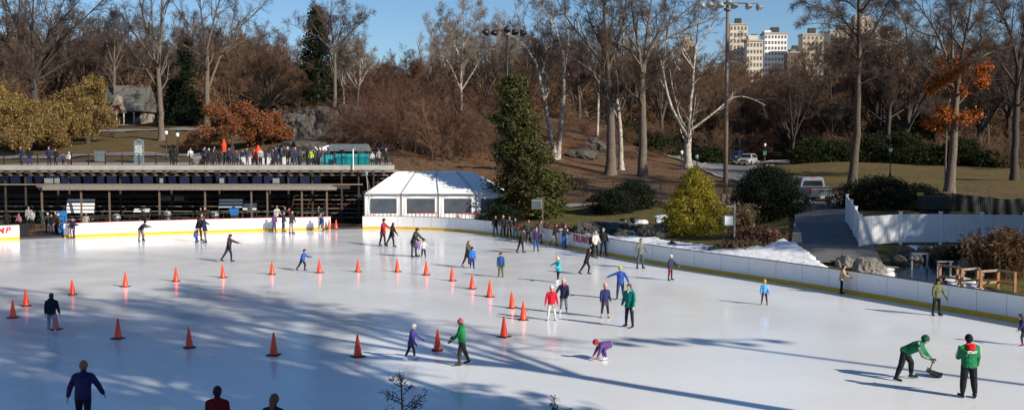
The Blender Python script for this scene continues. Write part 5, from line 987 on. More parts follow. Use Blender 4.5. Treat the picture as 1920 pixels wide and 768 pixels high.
# valance + walls with pleats
seams = [tx0, XU(752, d0), XU(822, d0), XU(893, d0), tx1]; wins = [(693, 743), (762, 815), (832, 884), (901, 950)]
for k in range(4):
    a, b_ = seams[k], seams[k+1]; w0, w1 = XU(wins[k][0], d0), XU(wins[k][1], d0); zt_, zb_ = 2.52, 1.18
    w1 = min(w1, b_-.12)
    bay_ = empty('wall_bay', T((a+b_)/2, d0, gz_)); bay_.parent = tn; cx = (a+b_)/2
    mb = MB()
    def wall(xa_, xb_, z0_, z1_, nseg, amp):
        xs2 = np.linspace(xa_, xb_, nseg+1); top = [(x_-cx, .0+amp*math.sin(i*1.9), z1_-gz_) for i, x_ in enumerate(xs2)]; bot = [(x_-cx, amp*1.5*math.sin(i*1.9+.4), z0_-gz_) for i, x_ in enumerate(xs2)]
        n2_ = len(top); mb.add(top+bot, [(i, i+1, n2_+i+1, n2_+i) for i in range(nseg)])
    wall(a, b_, zt_, ez+.02, 8, .008); wall(a, w0, zb_, zt_, 3, .015); wall(w1, b_, zb_, zt_, 3, .015); wall(a, b_, gz_-.1, zb_, 30, .028)
    p_ = mb.build('wall', M['tent'], bay_); p_.name = 'wall'
    MB().b2(w0-cx-.01, w1-cx+.01, .02, .05, zb_-gz_-.01, zt_-gz_+.01).build('window', M['tent_win'], bay_)
    MB().tube([(a-cx+.1+(b_-a-.2)*i/8, -.05, zt_-gz_+.12+.14*math.sin(math.pi*i/8)) for i in range(9)], .012, 5).build('hem_rope', M['grey_metal'], bay_)
for x_ in seams[1:-1]+[tx0, tx1]: MB().b2(x_-tc_-.05, x_-tc_+.05, -.06, .06, -.1, ez-gz_).build('frame_post', M['grey_metal'], tn)
for i_, x_ in enumerate(seams[1:-1]):
    t = (x_-tx0)/(tx1-tx0); xr_ = rx0+(rx1-rx0)*t; MB().beam(T(x_, d0-.27, ez+.02), T(xr_, 93.5, rz_+.03), .05).build('roof_seam', M['grey_metal'], tn)
MB().beam(T(rx0, 93.5, rz_+.02), T(rx1, 93.5, rz_+.02), .06).build('ridge', M['tent'], tn)
MB().add([T(tx0, d0, gz_-.1), T(tx0, d1, gz_-.1), T(tx0, d1, ez), T(tx0, d0, ez), T(tx1, d0, gz_-.1), T(tx1, d1, gz_-.1), T(tx1, d1, ez), T(tx1, d0, ez)], [(0, 1, 2, 3), (4, 5, 6, 7), (1, 5, 6, 2)]).build('end_wall', M['tent'], tn)
MB().b2(tx1-tc_-.9, tx1-tc_+.02, -.03, -.01, .4, 2.1).build('dark_door', M['dark_wall'], tn)
# ================================================================== hockey goals and cones behind the boards
gm = mat('goal_net', (.6, .6, .6), .8)
for u, d, lb in [(800, 87.2, 'red hockey goal frame behind the board under the second tent window'), (876, 86.2, 'red hockey goal frame behind the board under the third tent window')]:
    x = XU(u, d); o = empty('hockey_goal', (x, d, .35)); tag(o, lb, 'goal'); o.rotation_euler = (0, 0, -.05)
    MB().tube([(-1, 0, 0), (-1, 0, .95), (-.97, 0, 1.0), (.97, 0, 1.0), (1, 0, .95), (1, 0, 0)], .035, 8).build('front_frame', M['red_paint'], o)
    MB().tube([(-1, 0, 0), (-.6, .9, 0), (.6, .9, 0), (1, 0, 0)], .03, 8).build('base_frame', M['red_paint'], o)
    mb = MB()
    for i in range(14): t = -1+2*i/13; mb.beam((t, .03, 1.0), (t*.6, .9, 0), .012)
    for i in range(6): t = i/6; mb.beam((-1+.4*t, .9*t, 1-t), (1-.4*t, .9*t, 1-t), .012)
    mb.build('net', gm, o)
def cone(x, y, z, label, grp='orange traffic cones', h=.76, s=0):
    global _cone
    if _cone is None:
        o = empty('traffic_cone', (x, y, z)); MB().tube([(0, 0, .03), (0, 0, .06), (0, 0, .40), (0, 0, .72), (0, 0, .76)], [.155, .142, .088, .034, .028], 24).build('cone_body', M['orange'], o, smooth=True)
        MB().box((0, 0, .016), (.40, .40, .032)).build('base', M['rubber'], o, bevel=.008); _cone = o
    else: o = copy_tree(_cone)
    o.location = (x, y, z); o.scale = (h/.76,)*3; o.rotation_euler = (.018*math.sin(s*5), .018*math.cos(s*3), s); tag(o, label, 'cone', grp); return o
_cone = None
CN = [(24, 595, 'orange cone nearest to the left edge of the ice'), (49, 573, 'orange cone second from the left edge, behind the first'), (104, 617, 'orange cone right behind the woman in grey trousers'), (136, 552, 'orange cone third from the left in the far arc'), (235, 537, 'orange cone fourth from the left in the far arc'), (330, 527, 'orange cone left of the one below the skater in maroon'), (418, 520, 'orange cone just below the maroon jacketed skater'),
      (510, 514, 'orange cone left of the child in the blue jersey'), (599, 511, 'orange cone right of the child in the blue jersey'), (671, 509, 'orange cone in the middle of the far arc below the gap in the boards'), (745, 509, 'orange cone below the stooping man in olive'), (799, 515, 'orange cone below the child in black and white'), (848, 526, 'orange cone below left of the boy in navy trousers'), (885, 541, 'orange cone below the boy in navy trousers'), (918, 556, 'orange cone below left of the boy in camouflage trousers'),
      (960, 577, 'orange cone left of the pair close together, upper one'), (981, 599, 'orange cone nearest to the girl in red'), (945, 631, 'orange cone at the right end of the near arc'), (820, 656, 'orange cone between the purple coated child and the green jacket'), (671, 668, 'orange cone in the middle of the near arc'), (513, 665, 'orange cone in the near arc above the dark red jacket'), (355, 651, 'orange cone second from the left in the near arc'), (221, 634, 'orange cone leftmost of the near arc')]
for i, (u, v, lb) in enumerate(CN): p = G(u, v); cone(p[0], p[1], .002, lb, s=i*.7, h=.73+.02*((i*7) % 3))
for u, v, lb in [(617, 428, 'orange cone in the dark gap of the boards, left one'), (630, 429.5, 'orange cone in the dark gap of the boards, right one')]: p = G(u, v-1, .18); cone(p[0], p[1], .19, lb, 'cones at the gap')
for u, d, lb in [(689, 86.9, 'orange cone at the left corner of the tent behind the board'), (731, 87.2, 'orange cone under the first tent window behind the board'), (699, 87.6, 'small orange cone beside the tent corner cone')]: x = XU(u, d); cone(x, d, .52, lb, 'cones by the tent', .8)
# ================================================================== floodlights, lamp posts, box lights
def floodlight(u, d, vtop, lamps, label, m_, rb, lm_='lamp_grey'):
    x = XU(u, d); zb = tz(x, d); zt_ = PX(u, vtop, d)[2]; H_ = zt_-zb; o = empty('floodlight_pole', (x, d, zb)); tag(o, label, 'floodlight')
    MB().tube([(0, 0, -.2), (0, 0, H_*.5), (0, 0, H_)], [rb, rb*.8, rb*.6], 14).build('pole', m_, o, smooth=True); MB().box((0, 0, .5), (.7, .7, 1.0)).build('base_box', M['pole'], o)
    W_ = max(abs(l[0]) for l in lamps)/F_PX*d; MB().beam((-W_, 0, H_-.25), (W_, 0, H_-.25), .09).beam((-W_*.55, -.5, H_-.25), (W_*.55, -.5, H_-.25), .07).build('crossbar', M['pole'], o)
    MB().tube([(0, 0, H_-.9), (0, 0, H_-.7)], [.36, .36], 12).build('ring', M['pole'], o)
    for i, (du, dv, tilt) in enumerate(lamps):
        lx = du/F_PX*d; lz = H_-dv/F_PX*d; ly = -.3+(.5 if i % 2 else -.1); e = Vector((math.sin(tilt), -.35, -math.cos(tilt))).normalized(); c = Vector((lx, ly, lz))
        h = MB().tube([c, c+e*.08, c+e*.3, c+e*.5, c+e*.53], [.08, .2, .3, .36, .34], 12).build('lamp_head', M[lm_], o, smooth=True)
        MB().tube([c+e*.525, c+e*.54], [.33, .33], 12).build('lens', M['glass_lamp'] if lm_ != 'black_metal' else M['rubber'], h)  # lenses of a black head are coloured dark as if backlit
        MB().beam((lx, 0, H_-.25), c, .05).build('bracket', M['pole'], o)
    return o
floodlight(1361, 95, 2, [(-46, 4, -.5), (-30, 1, -.3), (-14, 2, -.2), (12, 2, .1), (34, 5, .4), (56, 6, .5), (0, -3, 0)], 'very tall brown floodlight pole with a row of lamp heads at right of centre', M['pole'], .24)
floodlight(951, 99, 50, [(-36, 6, -.5), (-22, 5, -.3), (0, 0, 0), (12, 4, .3), (26, 8, .5)], 'dark floodlight pole rising behind the green pine', M['black_metal'], .14, 'black_metal')  # black head and lenses: backlit shade put into the colour
# pole outside the frame whose shadow lies over the ice
x, y = 36.2, 13.4; o2 = floodlight(960, 95, 0, [(-46, 4, -.5), (-30, 1, -.3), (-14, 2, -.2), (12, 2, .1), (34, 5, .4), (56, 6, .5)], 'tall floodlight pole on the near bank outside the picture', M['pole'], .2); o2.location = (x, y, 0.3)
def park_lamp(u, d, label, sign=False, h=3.4):
    x = XU(u, d); o = empty('lamp_post', (x, d, tz(x, d)-.05)); tag(o, label, 'lamp post'); MB().tube([(0, 0, 0), (0, 0, .35), (0, 0, .5), (0, 0, h-.55)], [.16, .13, .07, .05], 10).build('post', M['black_metal'], o, smooth=True)
    MB().tube([(0, 0, h-.55), (0, 0, h-.45), (0, 0, h-.2), (0, 0, h-.08)], [.09, .17, .2, .12], 12).build('globe', M['glass_lamp'], o, smooth=True); MB().tube([(0, 0, h-.08), (0, 0, h), (0, 0, h+.12)], [.17, .1, .02], 12).build('cap', M['black_metal'], o)
    if sign: MB().box((0, -.1, 1.9), (.5, .03, .6)).build('sign_plate', mat('green_sign', (.03, .14, .07), .5), o)
park_lamp(1278, 117, 'left park lamp post beside the many stemmed white tree'); park_lamp(1307, 110, 'right park lamp post just behind the golden conifer'); park_lamp(1670, 116, 'park lamp post on the lawn before the rhododendrons'); park_lamp(1434, 148, 'park lamp post with a green plate right of the parked cars', True); park_lamp(312, 114, 'left park lamp post behind the terrace'); park_lamp(333, 113, 'right park lamp post behind the terrace')
def box_light(u, d, label, h=2.5, bs=(.62, .5, .55), dz=.55):
    x = XU(u, d); z0 = tz(x, d)-.05; o = empty('box_light', (x, d, z0)); tag(o, label, 'box light'); MB().box((0, 0, h/2), (.09, .09, h)).build('post', M['pole'] if u < 1100 else M['lamp_grey'], o)
    MB().box((-.1-bs[0]/2, 0, h-dz), bs).build('housing', M['lamp_grey'], o, bevel=.02); MB().box((-.1-bs[0]/2, -bs[1]/2-.012, h-dz), (bs[0]*.86, .02, bs[2]*.8)).build('lens', M['white_board'] if u > 1100 else M['tent_win'], o); MB().box((-.25, 0, h-.12), (.5, .05, .05)).build('arm', M['lamp_grey'], o)
box_light(1018, 80, 'grey box light on a dark post beside the green pine', 2.45, (.8, .6, .72), .6); box_light(1379, 58.6, 'white fronted box light on a green grey post on the snow bank', 2.6, (.55, .4, .6), .95)
# tubs on the flat rock
for u, lb in [(1171, 'dark plant tub on the flat rock, left one'), (1190, 'dark plant tub on the flat rock, right one')]:
    d = 77; x = XU(u, d); o = empty('plant_tub', (x, d, tz(x, d))); tag(o, lb, 'tub'); MB().tube([(0, 0, 0), (0, 0, .42)], [.24, .34], 14).build('pot', M['black_metal'], o, smooth=True); MB().tube([(0, 0, .42), (0, 0, .47)], [.37, .37], 14).build('rim', M['black_metal'], o); MB().tube([(0, 0, .40), (0, 0, .44)], [.3, .3], 10).build('soil', M['dark_wood'], o)
# ================================================================== fences
def bar_fence(pts, h, label, name='iron_fence', gap=.14, bay=2.4, cat='fence'):
    P = np.array(pts); o = empty(name, (P[0][0], P[0][1], 0)); tag(o, label, cat); k = 0
    for a, b_ in zip(P[:-1], P[1:]):
        L_ = np.linalg.norm(b_-a); n_ = max(1, round(L_/bay))
        for i in range(n_):
            p = a+(b_-a)*i/n_; q = a+(b_-a)*(i+1)/n_; zp, zq = tz(*p), tz(*q); pl = p-P[0]; ql = q-P[0]; mb = MB(); m_ = int(np.linalg.norm(q-p)/gap)
            for j in range(1, m_): t = j/m_; mb.box((pl[0]+(ql[0]-pl[0])*t, pl[1]+(ql[1]-pl[1])*t, zp+(zq-zp)*t+h/2+.05), (.022, .022, h-.1))
            for zz in (.18, h-.14): mb.beam((pl[0], pl[1], zp+zz), (ql[0], ql[1], zq+zz), .04)
            mb.build('bar_panel', M['black_metal'], o); MB().box((pl[0], pl[1], zp+h/2), (.08, .08, h+.15)).build('post', M['black_metal'], o)
    return o
bar_fence([ud(1056, 99), ud(1150, 96), ud(1240, 91), ud(1330, 85), ud(1400, 80), ud(1495, 71.5)], 2.0, 'black iron bar fence running behind the bushes and the golden conifer')
a, b_ = ud(1497, 70.5), ud(1590, 70); g = empty('iron_gate', (a[0], a[1], 2.6)); tag(g, 'black iron driveway gate in front of the white pickup', 'gate'); Lg = (b_-a)[0]
for k in range(2):
    mb = MB(); x0 = Lg/2*k
    for j in range(13): mb.box((x0+.06+j*(Lg/2-.12)/12, 0, .85), (.025, .025, 1.5))
    for zz in (.12, .3, 1.35, 1.58): mb.box((x0+Lg/4, 0, zz), (Lg/2-.06, .045, .045))
    mb.build('gate_leaf', M['black_metal'], g)
for x0 in (0, Lg): MB().box((x0, 0, .8), (.14, .14, 2.0)).build('gate_post', M['black_metal'], g)
# white vinyl fence
fp = [ud(1590, 62.5), ud(1599, 60), ud(1607, 57.4), ud(1616, 54.6), ud(1692, 55.2), ud(1767, 55.6), ud(1845, 56), ud(1925, 56.4), ud(2007, 56.6)]
vf = empty('vinyl_fence', (fp[3][0], fp[3][1], 0)); tag(vf, 'white vinyl board fence along the driveway and the pond', 'fence'); cF = fp[3]
for i, p in enumerate(fp):
    z_ = tz(*p); MB().box((p[0]-cF[0], p[1]-cF[1], z_+.87), (.14, .14, 1.84)).box((p[0]-cF[0], p[1]-cF[1], z_+1.81), (.18, .18, .05)).build('post', M['vinyl_fence'], vf)
    if i < len(fp)-1:
        q = fp[i+1]; z2 = tz(*q); L_ = np.linalg.norm(q-p); rz = math.atan2(q[1]-p[1], q[0]-p[0]); n_ = int(L_/.16)
        a = np.array([p[0]-cF[0], p[1]-cF[1]]); e = (q-p); mb = MB()
        for j in range(n_):
            t = (j+.5)/n_; zz = z_+(z2-z_)*t; c = a+e*t; mb.box((c[0], c[1], zz+.90), (L_/n_-.012, .035 if j % 2 else .041, 1.48), rz=rz)
        mb.beam((a[0], a[1], z_+.2), (a[0]+e[0], a[1]+e[1], z2+.2), .07, .12).beam((a[0], a[1], z_+1.64), (a[0]+e[0], a[1]+e[1], z2+1.64), .07, .1)
        mb.build('board_panel', M['vinyl_fence'], vf)
# black screen fence behind
sp_ = [ud(1655, 76), ud(1720, 75.5), ud(1790, 75), ud(1860, 74.5), ud(1930, 74), ud(2010, 73.5)]; sf = empty('screen_fence', (sp_[0][0], sp_[0][1], 0)); tag(sf, 'black mesh screen fence behind the white vinyl fence', 'fence')
for p, q in zip(sp_[:-1], sp_[1:]):
    n_ = 24; top = []; bot = []
    for j in range(n_+1): t = j/n_; c = p+(q-p)*t; zz = tz(*c); top.append((c[0]-sp_[0][0], c[1]-sp_[0][1]+.05*math.sin(j*.9), zz+1.35-.08*math.sin(math.pi*t))); bot.append((c[0]-sp_[0][0], c[1]-sp_[0][1]+.09*math.sin(j*.7+1), zz-.1))
    MB().add(top+bot, [(i, i+1, n_+2+i, n_+1+i) for i in range(n_)]).build('screen', M['screen_cloth'], sf); zz = tz(*p); MB().box((p[0]-sp_[0][0], p[1]-sp_[0][1]+.12, zz+.7), (.06, .06, 1.5)).build('post', M['dark_steel'], sf)
# machine behind the fence
x = XU(1750, 63); z_ = tz(x, 63); o = empty('compressor', (x, 63, z_)); tag(o, 'dark machine with a yellow cap behind the white fence', 'machine')
MB().box((.1, 0, 1.2), (1.7, .9, .9)).build('housing', M['black_metal'], o, bevel=.08); MB().box((-.75, 0, 1.75), (.32, .4, .2)).build('cap', mat('machine_yellow', (.6, .34, .03), .5), o, bevel=.03)
for s_ in (-1, 1): MB().tube([(s_*.6, -.5, .4), (s_*.6, -.3, .4)], [.38, .38], 16).build('wheel', M['rubber'], o)
# wooden railing by the pond
wr = empty('wooden_railing', (XU(1835, 45.5), 45.5, .4)); tag(wr, 'weathered wooden railing by the pond, its posts tinted sunlit orange', 'railing'); wood_o = mat('sunlit_wood_tint', (.35, .17, .08), .7, var=.25, scale=5)  # warm sunlight is put into the colour of posts and middle rails
xc = XU(1835, 45.5)
nodes = [(1768, 47.6), (1801, 46.8), (1810, 45.9), (1840, 46.3), (1846, 45.2), (1878, 45.6), (1910, 44.6)]
pts_ = [(XU(u, d)-xc, d-45.5) for u, d in nodes]
for p in pts_: MB().box((p[0], p[1], .5), (.11, .11, 1.15)).build('post', wood_o, wr)
for p, q in zip(pts_[:-1], pts_[1:]):
    MB().beam((p[0], p[1], 1.03), (q[0], q[1], 1.03), .05, .1).build('top_rail', M['weathered_wood'], wr); MB().beam((p[0], p[1], .5), (q[0], q[1], .5), .04, .1).build('middle_rail', wood_o, wr)
MB().beam((pts_[1][0]-.2, pts_[1][1]-.3, .0), (pts_[2][0]+.1, pts_[2][1], .9), .08, .1).build('diagonal_brace', M['weathered_wood'], wr); MB().beam((pts_[3][0]-.25, pts_[3][1]-.4, .0), (pts_[4][0]+.1, pts_[4][1], .9), .08, .1).build('diagonal_brace', M['weathered_wood'], wr)
MB().b2(-1.6, 1.7, -.7, 1.1, .08, .16).build('deck', M['dark_wood'], wr)
for u, d, s_, lb in [(1729, 50, 1., 'small grey metal frame stand at the pond waterfall'), (1776, 48.3, .8, 'thin grey metal frame at the left end of the wooden railing')]:
    x = XU(u, d); o = empty('metal_stand', (x, d, tz(x, d)-.02)); tag(o, lb, 'stand')
    for sx in (-1, 1): MB().box((sx*.38*s_, 0, .4), (.09, .06, .8)).build('leg', M['grey_metal'], o)
    MB().box((0, 0, .8), (.9*s_, .3, .05)).build('top', M['grey_metal'], o)
tw_ = MB().beam((XU(1655, 50.3), 50.3, tz(XU(1655, 50.3), 50.3)+.12), (XU(1690, 50), 50, tz(XU(1690, 50), 50)+.12), .12, .06).build('plank', M['weathered_wood']); tag(tw_, 'pale loose plank lying left of the pond', 'plank')
# ================================================================== reeds and grasses
def reeds(name, cat, label, u, d, rx, ry, H_, n_, m_, seed, plume=0, group=None):
    rng = np.random.default_rng(seed); x = XU(u, d); P0 = np.stack([rng.normal(0, rx/2, n_), rng.normal(0, ry/2, n_), np.zeros(n_)], 1); D0 = np.stack([rng.normal(0, .16, n_), rng.normal(0, .16, n_), np.ones(n_)], 1)
    P, Rr = grow(rng, P0, D0, H_*rng.uniform(.5, 1.1, n_), np.full(n_, .008), 6, .09, -.06, .3); V, Fc = tubes(P, Rr, 3); o = empty(name, (x, d, tz(x, d)-.03)); tag(o, label, cat, group); link('stems', mesh_np('stems', V, Fc), m_, o)
    e = P[rng.random(n_) < .8]; C = np.repeat(e[:, 3:].reshape(-1, 3), 3, axis=0)+rng.normal(0, .03, (e[:, 3:].size//3*3, 3)); link('leaves', mesh_np('leaves', *quads(rng, C, .05, stretch=2.2)), m_, o)
    if plume:
        k = rng.choice(n_, plume); t = P[k, -1]; C = np.repeat(t, 40, axis=0)+rng.normal(0, 1, (plume*40, 3))*np.array([.03, .03, .10]); link('plumes', mesh_np('plumes', *quads(rng, C, .03)), M['twig_pale'], o)
reeds('tall_grass', 'grass', 'tan plumed ornamental grass right of the box light', 1398, 62, .6, .5, 2.0, 260, M['reed'], 1, 12)
reeds('tall_grass', 'grass', 'rusty dry grass clump in front of the dark round bush', 1420, 59, 1.5, .8, .9, 300, M['rust'], 2)
reeds('tall_grass', 'grass', 'brown grass clump at the foot of the plumed grass', 1392, 57.5, 1.0, .5, .55, 260, M['reed'], 3)
reeds('reed_bed', 'reeds', 'tall brown reeds at the right edge behind the wooden railing', 1900, 48, 1.3, .9, 2.2, 800, M['reed_brown'], 4, 16)
reeds('reed_bed', 'reeds', 'brown reeds between the juniper and the right edge', 1862, 49.5, 1.0, .7, 1.6, 500, M['reed'], 5)
reeds('reed_bed', 'reeds', 'low brown reeds behind the metal stand at the pond', 1785, 51.8, .9, .5, .7, 300, M['reed'], 6)
reeds('tall_grass', 'grass', 'dry tan grass behind the lettered board', 1090, 71.5, .7, .3, .55, 240, M['reed'], 7)
reeds('tall_grass', 'grass', 'rusty grass between the dark rocks behind the lettered board', 1118, 71.5, .5, .3, .8, 220, M['rust'], 8)
reeds('tall_grass', 'grass', 'dry tan grass on the rock above the snow tongue', 1218, 71, 1.1, .5, .5, 260, M['reed'], 9)
reeds('tall_grass', 'grass', 'rusty dry grass at the foot of the grey box light', 1035, 76, 2.6, 1, .5, 420, M['rust'], 10)
# ================================================================== vehicles
paint_w = mat('white_paint', (.30, .31, .34), .25, metal=.2, var=.03, coat=.6); paint_b = mat('blue_paint', (.03, .06, .16), .25, metal=.2, coat=.6); paint_s = mat('silver_paint', (.50, .49, .47), .28, metal=.3, coat=.6)
cglass = mat('car_glass', (.01, .012, .015), .05); tail = mat('tail_lamp', (.35, .01, .01), .25); chrome = mat('chrome', (.6, .6, .6), .2, metal=1)
def wheel(o, x, y, r_, w_):
    t = MB().tube([(x-w_/2, y, r_), (x+w_/2, y, r_)], [r_, r_], 22).build('tyre', M['rubber'], o, bevel=.02); MB().tube([(x-w_/2-.008, y, r_), (x+w_/2+.008, y, r_)], [r_*.6, r_*.6], 16).build('rim', chrome, t)
def sect(y, pts): return [(x, y, z) for x, z in pts]
def half(pts): return pts+[(-x, z) for x, z in pts[::-1]]
# pickup seen from behind: length along +y
x = XU(1542, 74); zt_ = tz(x, 74)+.05; pk = empty('pickup_truck', (x, 74, zt_), R(2)); tag(pk, 'white grey pickup truck parked nose away behind the driveway gate', 'pickup')
low = lambda w_, b_, t_: half([(w_*.96, b_), (w_, b_+.2), (w_, t_-.15), (w_*.95, t_)])
MB().loft([sect(0, low(.96, .5, 1.12)), sect(.05, low(1.0, .48, 1.18)), sect(1.9, low(1.0, .45, 1.2))]).build('bed', paint_w, pk, bevel=.03)
MB().b2(-.86, .86, .12, 1.82, 1.185, 1.215).build('bed_opening', M['rubber'], pk)
MB().loft([sect(1.9, low(1.0, .42, 1.2)), sect(4.1, low(1.0, .42, 1.2)), sect(5.3, low(.97, .45, 1.1)), sect(5.55, low(.88, .5, .95))]).build('body', paint_w, pk, bevel=.03)
MB().loft([sect(1.95, half([(.95, 1.2), (.78, 1.86), (.6, 1.92)])), sect(2.3, half([(.96, 1.2), (.80, 1.9), (.65, 1.96)])), sect(3.4, half([(.96, 1.2), (.80, 1.88), (.62, 1.94)])), sect(4.15, half([(.94, 1.18), (.9, 1.22), (.8, 1.24)]))]).build('cab', paint_w, pk, bevel=.02)
MB().add([(-.78, 1.92, 1.28), (.78, 1.92, 1.28), (.66, 1.975, 1.80), (-.66, 1.975, 1.80)], [(0, 1, 2, 3)]).build('rear_window', cglass, pk).location = (0, -.012, 0)
for s_ in (-1, 1):
    MB().add([(s_*.965, 2.2, 1.28), (s_*.965, 3.6, 1.28), (s_*.83, 3.2, 1.8), (s_*.83, 2.35, 1.8)], [(0, 1, 2, 3)]).build('side_window', cglass, pk)
    MB().box((s_*.90, -.02, .98), (.16, .06, .38)).build('tail_light', tail, pk); m_ = MB().box((s_*1.16, 3.5, 1.32), (.22, .12, .3)).build('mirror', M['black_metal'], pk, bevel=.03)
    for y_ in (.95, 4.4): wheel(pk, s_*.86, y_, .39, .26)
MB().box((0, -.025, .86), (1.55, .03, .56)).build('tailgate', paint_w, pk, bevel=.01); MB().box((0, -.12, .5), (1.8, .16, .17)).build('rear_bumper', chrome, pk, bevel=.02); MB().box((0, -.06, 1.0), (.28, .02, .07)).build('tailgate_handle', M['black_metal'], pk); MB().box((0, -.205, .52), (.32, .01, .14)).build('number_plate', M['white_board'], pk); MB().box((0, 1.96, 1.93), (.34, .05, .05)).build('brake_light', tail, pk)
MB().box((0, -.0, .28), (.9, .9, .12)).build('undercarriage', M['rubber'], pk)
def suv(u, d, rz, pm_, label, s=1.):
    x = XU(u, d); o = empty('parked_car', (x, d, max(tz(x+a, d+b) for a in (-1, 1) for b in (-2, 0, 2))+.08), rz); tag(o, label, 'car'); o.scale = (s, s, s)
    MB().loft([sect(-2.3, low(.80, .40, .78)), sect(-2.2, low(.90, .32, .86)), sect(-1.2, low(.93, .3, 1.0)), sect(1.9, low(.93, .3, 1.02)), sect(2.25, low(.88, .35, .98))]).build('body', pm_, o, bevel=.03)
    MB().loft([sect(-1.15, half([(.88, 1.0), (.85, 1.03), (.7, 1.04)])), sect(-.5, half([(.88, 1.0), (.70, 1.58), (.55, 1.64)])), sect(1.6, half([(.88, 1.0), (.72, 1.60), (.55, 1.68)])), sect(2.15, half([(.86, 1.0), (.76, 1.4), (.6, 1.45)]))]).build('cabin', pm_, o, bevel=.02)
    MB().add([(-.78, -1.10, 1.06), (.78, -1.10, 1.06), (.62, -.56, 1.55), (-.62, -.56, 1.55)], [(0, 1, 2, 3)]).build('windscreen', cglass, o).location = (0, -.03, .02)
    for s_ in (-1, 1):
        MB().add([(s_*.885, -.85, 1.08), (s_*.885, 1.9, 1.08), (s_*.745, 1.6, 1.52), (s_*.745, -.45, 1.52)], [(0, 1, 2, 3)]).build('side_window', cglass, o).location = (s_*.012, 0, 0)
        MB().box((s_*.66, -2.30, .72), (.3, .06, .16)).build('headlight', M['glass_lamp'], o); MB().box((s_*1.0, -.75, 1.12), (.2, .1, .16)).build('mirror', pm_, o)
        for y_ in (-1.4, 1.4): wheel(o, s_*.82, y_, .34, .22)
    MB().box((0, -2.31, .68), (.8, .04, .2)).build('grille', M['black_metal'], o); MB().box((0, -2.33, .45), (1.6, .06, .12)).build('front_bumper', M['lamp_grey'], o)
suv(1402, 146, R(-28), paint_s, 'silver off road car parked at the wood edge, right of the pair'); suv(1379, 149, R(-25), paint_b, 'dark blue car parked at the wood edge, left of the silver one')
# ================================================================== people
def lerp(a, b, t): return a+(b-a)*t
def rotx(v, a): c, s = math.cos(a), math.sin(a); return Vector((v[0], v[1]*c-v[2]*s, v[1]*s+v[2]*c))
WK = bpy.data.scenes.new('workbench')
class Prim:
    """closed blobs that a voxel remesh fuses into one surface"""
    def __init__(s): s.mb = MB()
    def cap(s, p, r0, q, r1, n=10, flat=1., fx=None):
        p = Vector(p); q = Vector(q); d = q-p; L = max(d.length, 1e-4); t = d/L; a = fx or (t.cross(Vector((0, 1, 0))) if abs(t.y) < .9 else t.cross(Vector((1, 0, 0)))); a = (a-t*a.dot(t)).normalized(); b = t.cross(a)
        rings = []
        for k, (off, rr) in enumerate([(-.95*r0, .3*r0), (-.7*r0, .72*r0), (0, r0), (L, r1), (L+.7*r1, .72*r1), (L+.95*r1, .3*r1)]):
            c = p+t*off; rings.append([c+(a*math.cos(2*math.pi*i/n)+b*math.sin(2*math.pi*i/n)*flat)*rr for i in range(n)])
        s.mb.loft(rings); return s
    def ell(s, c, r, n=12, M3=None):
        c = Vector(c); rings = []
        for k in range(1, 8):
            th = math.pi*k/8; rr = math.sin(th)
            rings.append([c+((M3 @ Vector((r[0]*rr*math.cos(2*math.pi*i/n), r[1]*rr*math.sin(2*math.pi*i/n), r[2]*math.cos(th)))) if M3 else Vector((r[0]*rr*math.cos(2*math.pi*i/n), r[1]*rr*math.sin(2*math.pi*i/n), r[2]*math.cos(th)))) for i in range(n)])
        s.mb.loft(rings); return s
    def torso(s, rings, n=14):
        """rings: (centre, halfwidth, halfdepth, updir)"""
        R_ = []
        for c, w_, dp, up in rings:
            X_ = Vector((1, 0, 0)); Y_ = up.cross(X_).normalized(); R_.append([Vector(c)+X_*w_*math.cos(2*math.pi*i/n)*(1 if True else 1)+Y_*dp*math.sin(2*math.pi*i/n) for i in range(n)])
        s.mb.loft(R_); return s
    def build(s, name, m, parent, vox, smooth_it=2):
        me_ = bpy.data.meshes.new('tmp'); me_.from_pydata(s.mb.v, [], s.mb.f); bm = bmesh.new(); bm.from_mesh(me_); bmesh.ops.recalc_face_normals(bm, faces=bm.faces); bm.to_mesh(me_); bm.free()
        o = bpy.data.objects.new(name, me_); WK.collection.objects.link(o)
        r_ = o.modifiers.new('r', 'REMESH'); r_.mode = 'VOXEL'; r_.voxel_size = vox; sm = o.modifiers.new('s', 'SMOOTH'); sm.iterations = smooth_it; sm.factor = .5
        WK.view_layers[0].update(); m2 = bpy.data.meshes.new_from_object(o.evaluated_get(WK.view_layers[0].depsgraph)); m2.name = name; o.modifiers.clear(); o.data = m2; WK.collection.objects.unlink(o); COL.objects.link(o); bpy.data.meshes.remove(me_)
        m2.materials.clear()
        for q in (m if isinstance(m, (list, tuple)) else [m]): m2.materials.append(q)
        m2.polygons.foreach_set('use_smooth', [True]*len(m2.polygons)); o.parent = parent; return o
_cm = {}
def cloth(c, rough=.8):
    k = (tuple(c), rough)
    if k not in _cm: _cm[k] = mat('cloth', c, rough, var=.28, scale=7, bump=1.0, spec=.25, bscale=11)
    return _cm[k]
SKIN = [mat('skin_light', (.56, .33, .23), .55, var=.05), mat('skin_tan', (.36, .19, .12), .55, var=.05), mat('skin_dark', (.14, .075, .05), .55, var=.05)]
EYE = mat('eye_dark', (.02, .012, .01), .3); LIP = mat('lips', (.35, .10, .09), .5); SKIN_M = SKIN
HAIR = {k: mat('hair_'+k, c, .6, var=.25, scale=40, island=0) for k, c in dict(brown=(.07, .035, .018), dark=(.015, .01, .008), blond=(.42, .27, .12), ginger=(.22, .09, .03), light=(.30, .13, .045), grey=(.3, .29, .28)).items()}
NAVY, BLACK, JEANS, GREY, OLIVE = (.012, .016, .05), (.012, .012, .014), (.035, .06, .13), (.20, .20, .20), (.055, .055, .03)
blade_m = mat('skate_blade', (.55, .56, .58), .25, metal=1)
